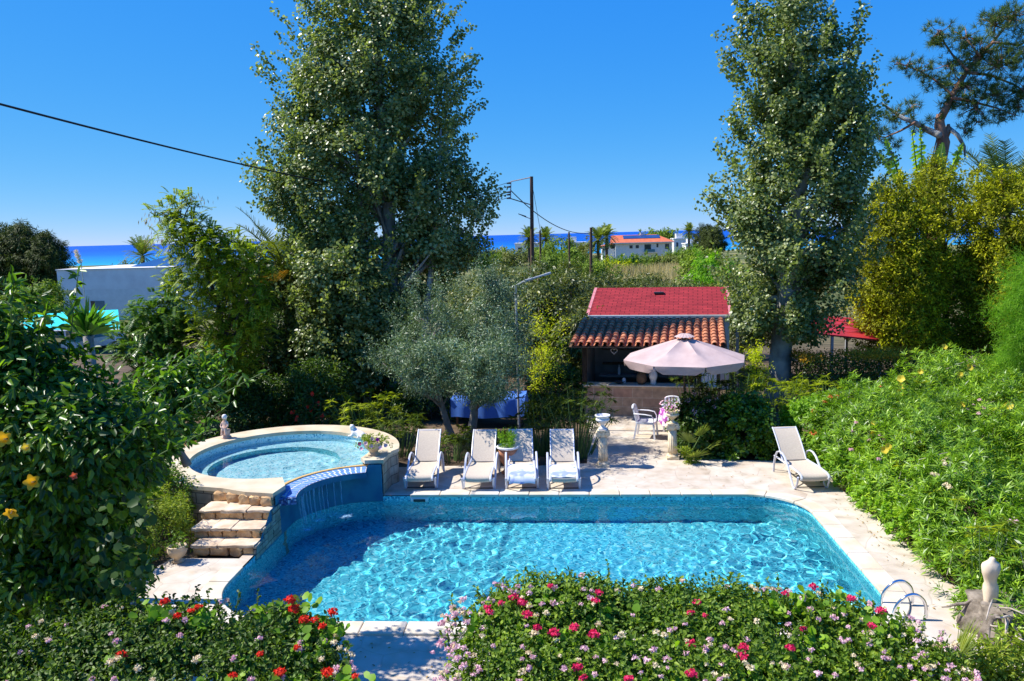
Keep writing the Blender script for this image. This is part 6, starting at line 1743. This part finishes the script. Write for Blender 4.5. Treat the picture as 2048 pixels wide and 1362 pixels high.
# umbrella sedge clumps
def sedge(label, px, py, Y, n, h, spread, seed, group='umbrella sedge clumps', m=None):
    m_leaf = M['papyrus_leaf'] if seed in (501, 509, 510, 511) else M['shade_toned_sedge']
    g = D_(px, py, Y); c = (g[0], Y); rg = np.random.default_rng(seed); root = thing('umbrella_sedge', label, 'plant', (c[0], c[1], -.06), 0, group)
    lm = LM(); mb = MB()
    for i in range(n):
        a = rg.random()*2*pi; r = spread*rg.random()**.6; r0 = r*.45; hh = h*rg.uniform(.45, 1.05)
        b0 = np.array([c[0]+r0*cos(a), c[1]+r0*sin(a), -.06]); e = np.array([c[0]+r*1.15*cos(a), c[1]+r*1.15*sin(a), hh])
        mb.tube([b0, (b0+e)/2+[0, 0, hh*.06], e], [.010, .008, .006], 4)
        m = 16; ph = np.linspace(0, 2*pi, m, endpoint=False)+rg.random()*6; d = unit((e-b0+np.array([0, 0, hh]))[None])[0]
        u1 = unit(np.cross(d, [.4, .6, .1])[None])[0]; u2 = np.cross(d, u1)
        A = np.cos(ph)[:, None]*u1+np.sin(ph)[:, None]*u2+d*rg.uniform(-.15, .9, m)[:, None]+rg.normal(size=(m,3))*.22-np.array([0, 0, .35])
        lm.leaves(np.repeat(e[None], m, 0), A, d+rnd_dirs(rg, m)*.1, rg.uniform(.11, .21, m), .011, T_BLADE)
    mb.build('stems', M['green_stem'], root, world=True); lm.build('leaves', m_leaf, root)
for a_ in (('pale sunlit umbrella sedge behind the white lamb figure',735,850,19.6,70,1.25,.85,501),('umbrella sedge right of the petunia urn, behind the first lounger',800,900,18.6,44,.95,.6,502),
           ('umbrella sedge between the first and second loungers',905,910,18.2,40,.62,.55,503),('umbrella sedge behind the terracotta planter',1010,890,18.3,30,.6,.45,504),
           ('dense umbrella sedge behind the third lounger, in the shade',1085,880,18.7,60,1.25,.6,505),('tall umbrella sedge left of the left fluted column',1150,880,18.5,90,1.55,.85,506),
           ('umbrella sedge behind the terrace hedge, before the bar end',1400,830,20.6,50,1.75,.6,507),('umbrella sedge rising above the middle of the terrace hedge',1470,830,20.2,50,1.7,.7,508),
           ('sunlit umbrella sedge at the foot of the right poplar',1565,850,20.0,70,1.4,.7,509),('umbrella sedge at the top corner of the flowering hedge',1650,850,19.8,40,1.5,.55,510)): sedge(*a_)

# hedge beside the terrace
for i, (x, y, rx, ry, h, lab) in enumerate(((3.0,18.75,.65,.75,1.25,'leafy creeper hedge beside the right column, dotted with pale pink flowers'),(3.95,18.7,.75,.85,1.35,'dark clipped part of the terrace hedge behind the lone lounger'))):
    root, tops = dome(lab, (x, y), rx, ry, h, 'vine_leaf' if i else 'dark_leaf', 520+i, 190, 60, .16, .07, .055, T_ROUND, name='hedge', cat='hedge')
    if i == 0:
        rgk = np.random.default_rng(4)
        for k, p in enumerate(tops[tops[:, 2] > .85][:34]):
            lm = LM(); clump(lm, rgk, p+np.array([0, -.06, .09]), .05, 12, .04, .03, T_FLAT); lm.build('bloom', M['petal_pink'], root)
g = at_ground(1385, 930)
def fan_leaf(lm, mb, rg, base, hub, d, R, n=22, arc_=2.6, lw=.03, up=(0, 0, 1)):
    d = np.asarray(d, float)/np.linalg.norm(d); u = np.cross(d, up); u /= np.linalg.norm(u)
    ph = np.linspace(-arc_/2, arc_/2, n); A = np.cos(ph)[:, None]*d+np.sin(ph)[:, None]*u
    N = np.repeat(np.cross(u, d)[None], n, 0)
    lm.leaves(np.repeat(np.asarray(hub, float)[None], n, 0), A+rg.normal(size=(n, 3))*.03, N, R*rg.uniform(.9, 1.05, n), lw, (np.array([(0,.15,0),(.45,.5,.0),(1,0,-.05),(.45,-.5,0),(0,-.15,0)]), [(0,4,3,2,1)]))
    mb.tube([base, (np.asarray(base)+np.asarray(hub))/2+[0, 0, .03], hub], [.012, .010, .008], 5)
fp = thing('fan_palm', 'young fan palm with spiky green leaves before the right fluted column', 'palm', (2.55, 17.75, 0))
lm = LM(); mb = MB(); rg = np.random.default_rng(90)
for k, (px, py, dx, dz) in enumerate(((1378,885,-.25,.9),(1400,872,.25,1),(1372,905,-.7,.45),(1415,895,.8,.5),(1390,915,.1,.3))):
    fan_leaf(lm, mb, rg, (2.55, 17.75, 0), D_(px, py, 17.7), (dx, -.25, dz), .36, 20, 2.4, .035)
lm.build('leaves', M['palm_leaf'], fp); mb.build('stalks', M['green_stem'], fp, world=True)
px_tree('creeper', 'small yellow green creeper trailing at the foot of the right fluted column', 'plant', [(895,1362,1385),(925,1368,1400),(940,1375,1400)], 17.75, .8, M['papyrus_leaf'], M['green_stem'], 91, 22, 40, .09, .05, .02, r0=.01, k=6)

# clipped hedge with a browned top
hg = thing('clipped_hedge', 'flat topped dark hedge with a browned top below the red canopy', 'hedge', (D_(1720,760,23)[0], 23.0, -.06))
rg = np.random.default_rng(95); x0, x1 = D_(1590,720,23.2)[0], D_(1850,720,23.2)[0]
n = 15000; zt = D_(1700,703,24)[2]
P = np.stack([rg.uniform(x0, x1, n), rg.uniform(22.4, 24.2, n), zt*rg.random(n)**.7], 1)
lm = LM(); lm.leaves(P, rnd_dirs(rg, n)+[0,-.2,.3], rnd_dirs(rg, n)+[0,-.4,.5], .08, .035, T_FLAT); lm.build('foliage', M['dark_leaf'], hg)
n = 5000; P = np.stack([rg.uniform(x0, x1, n), rg.uniform(22.5, 24.1, n), zt+rg.normal(size=n)*.05+.05*np.sin(rg.uniform(x0,x1,n)*3)], 1)
P = P[(np.sin(P[:, 0]*2.2+1)+rg.normal(size=n)*.4) > -.5]
n = len(P); lm = LM(); lm.leaves(P, rnd_dirs(rg, n)+[0,0,.4], rnd_dirs(rg, n)+[0,0,.6], .08, .03, T_FLAT); lm.build('browned_top', M['brown_hedge'], hg)

# the tall flowering hedge along the right of the deck
hedge_spots = [(6.55,10.7,1.05,1.25,1.25),(6.75,12.7,1.25,1.3,1.55),(6.85,14.6,1.4,1.3,1.75),(6.95,16.4,1.5,1.3,1.8),(7.0,18.0,1.5,1.2,1.75),(8.9,12.2,1.4,1.5,1.9),(9.1,14.4,1.5,1.5,2.1),(9.3,16.6,1.6,1.5,2.2),(9.2,18.8,1.6,1.4,2.25),(11.3,17.0,1.6,1.7,2.3),(11.4,19.4,1.6,1.5,2.3),(7.6,10.2,1.1,1.2,1.35),(8.3,8.9,1.3,1.3,1.4)]
hb = []; rgh = random.Random(9)
hedge_spots = [(x-.3, y, rx, ry, h) for (x, y, rx, ry, h) in hedge_spots]+[(5.65,10.2,.55,.9,.55),(5.75,11.7,.55,.9,.6),(5.75,13.2,.6,.9,.7),(5.75,14.7,.6,.9,.75),(5.7,16.2,.6,.9,.8),(5.75,17.4,.6,.8,.9)]
for i, (x, y, rx, ry, h) in enumerate(hedge_spots):
    side = h <= 1 and y > 13
    hb.append(dome('bright narrow leaved shrub of the tall green hedge along the right of the deck' if h > 1 else 'low narrow leaved shrub at the foot of the tall green hedge by the deck', (x, y), rx, ry, h, 'geranium_leaf' if side else 'hedge_leaf', 540+i, int(350*rx*ry*(.6+h/2.2)), 11, .10, .06 if side else rgh.uniform(.125, .165), .05 if side else .022, T_ROUND if side else T_FLAT, name='hedge_shrub', group='shrubs of the tall green hedge', kind='whorl', stems=20))
    r_, tops = hb[-1]; rgk = np.random.default_rng(700+i); lm = LM()
    k = 26                                                    # inner leaves so the shrub is not hollow
    for q in range(k*3):
        p = tops[rgk.integers(len(tops))]; c0 = np.array([x, y, h*.3]); clump(lm, rgk, c0+(p-c0)*.8, .2, 30, .11, .028, T_FLAT)
    lm.build('inner_foliage', M['hedge_leaf'], r_)
    if h > 1:                                                  # sedge umbels and dead twigs growing through
        lm = LM(); mb = MB()
        for q in range(5):
            p = tops[rgk.integers(len(tops))]+np.array([0, 0, rgk.uniform(.05, .22)]); m = 16; ph = np.linspace(0, 2*pi, m)
            A = np.stack([np.cos(ph), np.sin(ph), rgk.uniform(-.5, .6, m)], 1)
            lm.leaves(np.repeat(p[None], m, 0), A, rnd_dirs(rgk, m)*.2+[0, 0, 1], rgk.uniform(.13, .22, m), .012, T_BLADE)
            mb.tube([p-[rgk.normal()*.1, rgk.normal()*.1, .5], p], [.007, .005], 4)
        for q in range(6):
            p = tops[rgk.integers(len(tops))]; d = rnd_dirs(rgk, 1)[0]*[1, 1, .4]; mb.tube([p-d*.2, p+d*.28+[0, 0, .06]], [.007, .003], 4)
        lm.build('umbels', M['papyrus_leaf'], r_)['kind'] = 'stuff'; mb.build('dry_twigs', M['twig'], r_, world=True)['kind'] = 'stuff'
gs = dome('leafy shrub with coral flowers at the far left end of the tall green hedge', (5.75,18.9), .85,.9,1.2, 'geranium_leaf', 560, 260, 46, .15, .06, .05, T_ROUND, name='geranium_shrub')
def surf(px, py, Ylo, Yhi): return None
def blooms_on(root, spots, Yfun, m, r, kind='trumpet', seed=0, n=5):
    for k, (px, py) in enumerate(spots):
        rgk = np.random.default_rng(seed*100+k); lm = LM(); p = D_(px, py, Yfun(px, py))
        if kind == 'trumpet': trumpet(lm, rgk, p, (rgk.uniform(-.6,.3),-1,rgk.uniform(.2,.8)), r*rgk.uniform(.8,1.2), n)
        else: flower_ball(lm, rgk, p, r*rgk.uniform(.8,1.15))
        lm.build('bloom', m, root)
def flower_ball(lm, rg, c, r, n=60, fl=.34):
    d = rnd_dirs(rg, n); d[:, 2] = np.abs(d[:, 2])*.9-.15
    P = np.asarray(c)+d*r*np.array([1, 1, .75])*rg.uniform(.8, 1, n)[:, None]
    lm.leaves(P, rnd_dirs(rg, n), d+rnd_dirs(rg, n)*.3, r*fl*2, r*fl*1.8, T_FLAT)
def hy(px, py):   # front surface of the tall hedge, roughly
    g = at_ground(px, py, 0.0); best = None
    for Y in np.linspace(9, 20, 90):
        p = D_(px, py, Y)
        for (x, y, rx, ry, h) in hedge_spots:
            if ((p[0]-x)/rx)**2+((p[1]-y)/ry)**2+(max(p[2],0)/h)**2 < 1.0: return Y-.2
    return 17.3
blooms_on(hb[4][0], [(1801,773),(1798,786),(1802,758),(1841,743),(1888,694),(1747,846),(1745,867),(1768,900),(1776,893),(1921,811),(1938,735),(1920,750),(2018,812)], hy, M['petal_yellow'], .085, 'trumpet', 1)
blooms_on(hb[4][0], [(1898,975),(1893,970),(1866,948),(1872,950),(1886,922),(1895,916),(1890,928)], hy, M['petal_cream'], .038, 'ball', 2)
blooms_on(hb[3][0], [(1960,800),(1935,818),(1968,815),(1980,830),(1998,828),(1958,827),(1946,810),(2022,1043),(2030,1043),(1912,946),(1760,870),(1733,815)], hy, M['petal_lilac'], .036, 'ball', 3)
blooms_on(gs[0], [(1674,793),(1661,795),(1648,804),(1681,882),(1627,822),(1627,866),(1763,775)], lambda a, b: 18.15 if a < 1700 else hy(a, b), M['petal_orange'], .06, 'ball', 4)
blooms_on(gs[0], [(1685,842),(1690,850),(1705,862),(1712,845),(1680,895),(1702,900),(1738,880),(1757,918)], lambda a, b: hy(a, b) if a > 1700 else 18.1, M['petal_pink'], .04, 'ball', 5)
sedge('umbrella sedge standing out of the right hedge above the stone torso', 1970, 1150, 10.6, 9, 1.35, .22, 511, None)
# ------------------------------------------------------------------ foreground
# glossy vine at the left with golden cup flowers
VYc = 8.4
vine, R, C = px_tree('flowering_vine', 'huge dark glossy vine with golden cup shaped flowers filling the left foreground', 'vine',
    [(590,-80,45),(640,-85,75),(690,-90,100),(735,-100,140),(775,-110,290),(850,-110,365),(920,-110,335),(1000,-110,295),(1080,-110,290),(1160,-110,300),(1240,-110,280),(1330,-110,240)],
    VYc, .62, M['vine_leaf'], M['bark'], 600, 360, 105, .33, .115, .052, trunk=[(-5.7,8.4,-.1),(-5.6,8.4,1.2),(-5.5,8.4,2.4),(-5.6,8.3,3.4)], r0=.09, k=60, shell=.5, droop=.35, sprigs=40, sprig_len=.35)
lm = LM(); rg = np.random.default_rng(601); mb = MB()
shoots = [((190,960),(480,742),7.3),((150,900),(430,775),7.0),((200,880),(395,700),7.6),((120,860),(300,745),7.4),((130,790),(158,538),7.6),((60,760),(95,615),7.2),((20,720),(28,560),7.0),
          ((220,930),(540,738),8.2),((180,1000),(420,860),6.9),((140,1010),(330,800),6.7),((200,1040),(470,800),7.9),((100,940),(330,770),7.1)]
for i, (a_, b_, Y) in enumerate(shoots):
    p0, p1 = D_(*a_, Y+1.2), D_(*b_, Y+.8); mid = (p0+p1)/2+np.array([0, 0, .10]); t = np.linspace(0, 1, 12)[:, None]
    pth = (1-t)**2*p0+2*t*(1-t)*mid+t*t*p1; mb.tube(pth, np.linspace(.012, .004, 12), 5)
    n = 46; tt = rg.random(n)**.7; P = np.stack([np.interp(tt*11, np.arange(12), pth[:, k]) for k in range(3)], 1)
    T = unit((p1-p0)[None]); A = rnd_dirs(rg, n)+T*.5-np.array([0, 0, .25])
    lm.leaves(P, A, rnd_dirs(rg, n)*.8+[-.2, -.2, .7], rg.uniform(.09, .155, n), rg.uniform(.04, .065, n), T_FOLD)
lm.build('shoot_leaves', M['vine_leaf'], vine); mb.build('shoots', M['green_stem'], vine, smooth='all', world=True)['kind'] = 'stuff'
for k, (px, py, r, m) in enumerate(((64,964,.062,'petal_gold'),(22,1026,.055,'petal_gold'),(8,878,.06,'petal_gold'),(52,896,.04,'petal_yellow'),(148,952,.03,'petal_orange'),(228,1248,.04,'petal_yellow'))):
    rgk = np.random.default_rng(k); lm = LM(); p = D_(px, py, 7.3); d = unit(np.array([[.25, -1, .25 if k != 1 else -.5]]))[0]
    u = unit(np.cross(d, [0, 0, 1.])[None])[0]; w = np.cross(u, d); rows = []
    for j, (f, z) in enumerate(((.18,-.9),(.45,-.6),(.62,-.2),(.75,.0),(1.12,.12))):
        rows.append([tuple(p+d*(z*r*1.1)+(u*cos(a)+w*sin(a))*r*f*(1+(.22*cos(5*a) if j == 4 else 0))) for a in np.linspace(0, 2*pi, 41)])
    b = MB(); b.sheet(rows); bl = b.build('bloom', M[m], vine, smooth='all', world=True)
    b = MB(); b.tube([p-d*r*.7, p+d*r*.1], [.008, .004], 6); b.build('stamen', M['petal_cream'], bl)
# bigger lobed leaves lower in the vine
lm = LM(); rg = np.random.default_rng(602); n = 150
pxs = rg.uniform(180, 300, n); pys = rg.uniform(980, 1180, n)
lm.leaves([D_(x, y, 7.4+rg.uniform(-.25,.4)) for x, y in zip(pxs, pys)], rnd_dirs(rg, n)-[0,0,.5], rnd_dirs(rg, n)*.6+[0,-.5,.7], rg.uniform(.07,.12,n), rg.uniform(.07,.11,n), T_ROUND)
lm.build('lobed_leaves', M['dark_leaf'], vine)

# yucca
yp = D_(176, 672, 10.8); yt = thing('yucca', 'yucca with stiff sword shaped leaves in front of the turquoise canopy', 'plant', (yp[0], 10.8, -.06))
b = MB(); b.tube([(yp[0],10.8,-.1),(yp[0]+.03,10.8,yp[2]*.6),tuple(yp)], [.09,.075,.07], 10); b.build('trunk', M['grey_bark'], yt, smooth='all', world=True)
lm = LM(); rg = np.random.default_rng(610); n = 54; az = rg.random(n)*2*pi; el = rg.uniform(.15, 1.5, n)
A = np.stack([np.cos(az)*np.cos(el), np.sin(az)*np.cos(el), np.sin(el)], 1)
lm.leaves(np.repeat(yp[None], n, 0)+A*.03, A, rnd_dirs(rg, n)*.2+np.stack([-np.cos(az)*np.sin(el), -np.sin(az)*np.sin(el), np.cos(el)], 1), rg.uniform(.38,.58,n), .05, T_BLADE)
lm.build('leaves', M['yucca_leaf'], yt)

# shrubs between the vine and the spa
px_tree('citrus_shrub', 'bright leafy shrub with pale bent stems left of the spa', 'shrub', [(735,300,430),(790,250,425),(850,240,385),(920,235,330),(980,240,310)], 9.6, .8, M['vine_leaf'], M['grey_bark'], 620, 100, 56, .22, .10, .045,
    trunk=[D_(375,930,9.9), D_(352,885,9.8), D_(318,830,9.7), D_(330,760,9.6)], r0=.05, k=30, sprigs=40, sprig_len=.4)
g = at_ground(345, 1105)
dome('mixed green shrub with tiny lilac flowers beside the stone steps', (-7.25, 12.75), .62, .75, 1.05, 'papyrus_leaf', 630, 170, 50, .13, .055, .018, T_FLAT, name='step_shrub', sprigs=60)
dome('dark low shrub behind the shrub at the steps, against the spa wall', (-8.0, 13.9), .9, .9, 1.15, 'lantana_leaf', 631, 170, 55, .17, .06, .035, name='step_shrub')
dome('dark green shrub at the left border of the deck below the steps', (-7.6, 11.4), .65, .8, .75, 'dark_leaf', 632, 120, 60, .16, .08, .045, name='step_shrub')

# the two flower beds in front
def bed(name, label, rows, Yc, depth, seed, n, per, geran, crim, lilac_n, gmat):
    rg = np.random.default_rng(seed)
    def yat(py): return Yc+.35-max(0, py-rows[0][0])/200*1.15
    R = np.array(sorted([((D_(a,py,yat(py))[2]+D_(b_,py,yat(py))[2])/2, D_(a,py,yat(py))[0], D_(b_,py,yat(py))[0]) for py, a, b_ in rows]))
    YZ = np.array(sorted([(D_(a,py,yat(py))[2], yat(py)) for py, a, b_ in rows]))
    def lean(P):
        P = P.copy(); P[:, 1] += np.interp(P[:, 2], YZ[:, 0], YZ[:, 1])-Yc; return P
    root = thing(name, label, 'flower bed', ((R[0,1]+R[0,2])/2, Yc, 0)); lm = LM()
    C, out = env_clumps(rg, R, Yc, depth, n, .14, .38); C = lean(C)
    fn = np.sin(C[:, 0]*3.7+seed)+np.sin(C[:, 0]*8.3+C[:, 2]*5)*.7+np.sin(C[:, 1]*6.1+C[:, 2]*7)*.7+rg.normal(size=len(C))*.5
    ok = fn > (-1.5 if Yc > 7.5 else -.75); C = C[ok]+out[ok]*(np.array([.07,.07,.12])*np.clip(fn[ok], -1, 2)[:, None]); out = out[ok]
    for c, o in zip(C, out):
        q = rg.uniform(.7, 1.3); clump(lm, rg, c, .15*q, int(per*q*q), .052, .031, T_FOLD, o*np.array([1, 1, 1])+np.array([0, -.3, .2]), up=.6)
    # shoots standing up out of the mass
    S, so = env_clumps(rg, R, Yc, depth, 330, .02, .08); S = lean(S)
    mb = MB()
    for c in S:
        d = unit((np.array([0, 0, 1.])+rg.normal(size=3)*.3)[None])[0]; l = rg.uniform(.08, .34); m = 14; t = np.linspace(.1, 1, m)
        mb.tube([c, c+d*l], [.005, .003], 4); lm.leaves(c+d*(t*l)[:, None], rnd_dirs(rg, m)+d*.3, rnd_dirs(rg, m)*.5+[0,0,.7], .05*rg.uniform(.7,1.1,m), .03, T_FOLD)
    lm.build('foliage', M['lantana_leaf' if Yc > 7.5 else 'shade_toned_lantana'], root); mb.build('shoots', M['green_stem'], root, world=True)['kind'] = 'stuff'
    HD = depth*(R[:, 2]-R[:, 1]).max()/2
    # geranium leaves in patches round the red heads
    lm = LM(); mb = MB()
    def fy(px, py): return yat(py)-HD*.75
    for (px, py) in geran:
        y = fy(px, py)
        for q in range(7):
            p = D_(px+rg.normal()*30, py+18+abs(rg.normal())*22, y+.05+rg.uniform(-.08,.08)); m = 7
            lm.leaves(p+rg.normal(size=(m, 3))*.05, rnd_dirs(rg, m), rnd_dirs(rg, m)*.5+[0,-.5,.7], rg.uniform(.06,.095,m), rg.uniform(.065,.10,m), T_ROUND)
        p = D_(px, py, y); mb.tube([p+[.02,.1,-.22], p], [.005,.004], 5)
    lm.build('geranium_leaves', M['geranium_leaf'], root); mb.build('flower_stalks', M['green_stem'], root, world=True)['kind'] = 'stuff'
    for k, (px, py) in enumerate(geran):
        l2 = LM(); flower_ball(l2, rg, D_(px, py, fy(px, py)), .042*rg.uniform(.6, 1.2), 60); l2.build('geranium_bloom', gmat, root)
    # lantana heads: a hundred as parts, the rest together
    H, ho = env_clumps(rg, R, Yc, depth, lilac_n, .02, .05); H0 = H[:, 1] < Yc+.15; H = lean(H[H0])
    H = H+ho[H0]*np.array([.10,.10,.10])+np.array([0, -.09, .10]); heads = []
    for m_ in ('petal_lilac', 'petal_cream', 'petal_lilac'):
        l2 = LM(); flower_ball(l2, rg, (0,0,0), .026, 46, .36); o = l2.build('lantana_bloom', M[m_], root, world=False); heads.append(o)
    order = np.argsort(H[:, 1]); rest = {}
    for k, i in enumerate(order):
        s_ = rg.uniform(.75, 1.25); src = heads[rg.integers(3)]
        if k < 97:
            o = src.copy(); COL.objects.link(o); o.parent = root
            o.location = Vector(H[i])-Vector(root.location); o.rotation_euler = (rg.normal()*.4, rg.normal()*.4, rg.random()*6); o.scale = (s_,)*3
        else: rest.setdefault(src.data.materials[0].name, []).append((H[i], s_))
    for k, o in enumerate(heads): o.location = Vector(H[order[-1-k]])-Vector(root.location)
    for nm, lst in rest.items():
        l2 = LM()
        for p, s_ in lst: flower_ball(l2, rg, p, .026*s_, 34, .42)
        o = l2.build('lantana_blooms', bpy.data.materials[nm], root); o['kind'] = 'stuff'
    return root
bed('lantana_bed', 'left foreground bed of lilac and cream lantana with bright red geraniums', [(1222,350,420),(1246,190,560),(1278,60,655),(1318,-60,690),(1362,-80,700),(1430,-80,690),(1560,-60,640)], 6.85, .20, 640, 900, 58,
    [(355,1232),(397,1214),(382,1222),(520,1308),(588,1218),(580,1200),(594,1295),(630,1240),(645,1252),(665,1225),(655,1345),(710,1352),(243,1310),(466,1352),(560,1345),(330,1203),(608,1240)], None, 130, M['petal_red'])
bed('lantana_bed', 'right foreground bed thick with lilac and cream lantana and crimson geraniums', [(1172,1085,1145),(1196,975,1470),(1222,930,1720),(1262,895,1835),(1300,885,1895),(1362,882,1950),(1430,880,1960),(1560,900,1940)], 7.9, .16, 650, 1500, 58,
    [(1100,1172),(975,1215),(978,1224),(1003,1206),(1043,1205),(1026,1195),(1054,1230),(1075,1255),(1108,1266),(1188,1268),(1150,1255),(1190,1202),(1198,1185),(1382,1226),(1395,1205),(1410,1232),(1384,1288),(1383,1348),(1258,1358),(1166,1355),(1155,1335),(1607,1258),(1744,1252),(1763,1222),(1625,1173),(1570,1188),(1580,1295),(1487,1295),(1485,1313),(1702,1197)], None, 560, M['petal_crimson'])

# palmetto frond and small shrub by the stump
fp2 = thing('fan_palm', 'low fan palm frond spreading beside the old stump', 'palm', (D_(1925,1340,7.8)[0], 7.8, 0))
lm = LM(); mb = MB(); rg = np.random.default_rng(92)
fan_leaf(lm, mb, rg, (fp2.location.x, 7.8, 0), D_(1915, 1322, 7.6), (.3, -.1, 1), .46, 28, 2.3, .03)
fan_leaf(lm, mb, rg, (fp2.location.x, 7.8, 0), D_(1895, 1335, 7.5), (-.4, -.2, .8), .38, 22, 2.0, .03)
lm.build('leaves', M['palm_leaf'], fp2); mb.build('stalks', M['green_stem'], fp2, world=True)
px_tree('bushy_shrub', 'low yellow green shrub in the bottom right corner before the stump', 'shrub', [(1285,1960,2080),(1310,1900,2110),(1362,1880,2120),(1450,1890,2110)], 7.8, .5, M['papyrus_leaf'], M['bark'], 660, 120, 44, .13, .06, .026, r0=.03, k=14, sprigs=30, sprig_len=.25)

# leaves fallen on the paving, and a few on the water's edge
lm = LM(); rg = np.random.default_rng(77); n = 260
P = np.stack([rg.uniform(-4, 5.3, n), rg.uniform(15.9, 18.2, n), np.full(n, .012)], 1)
P2 = np.stack([rg.uniform(4.75, 5.6, n)+.25*rg.random(n), rg.uniform(9.8, 16, n), np.full(n, .012)], 1)
P3 = np.stack([rg.uniform(-3.2, 0, 80), rg.uniform(8.8, 9.9, 80), np.full(80, .012)], 1)
P = np.concatenate([P[rg.random(n) < .35], P2[rg.random(n) < .5], P3]); n = len(P)
lm.leaves(P, rnd_dirs(rg, n)*[1,1,.1], rnd_dirs(rg, n)*.3+[0,0,1], rg.uniform(.025,.06,n), rg.uniform(.012,.03,n), T_FLAT)
tag(lm.build('fallen_leaves', M['dead_leaf'], None), 'small dry leaves scattered over the pool paving', 'fallen leaves', kind='stuff')
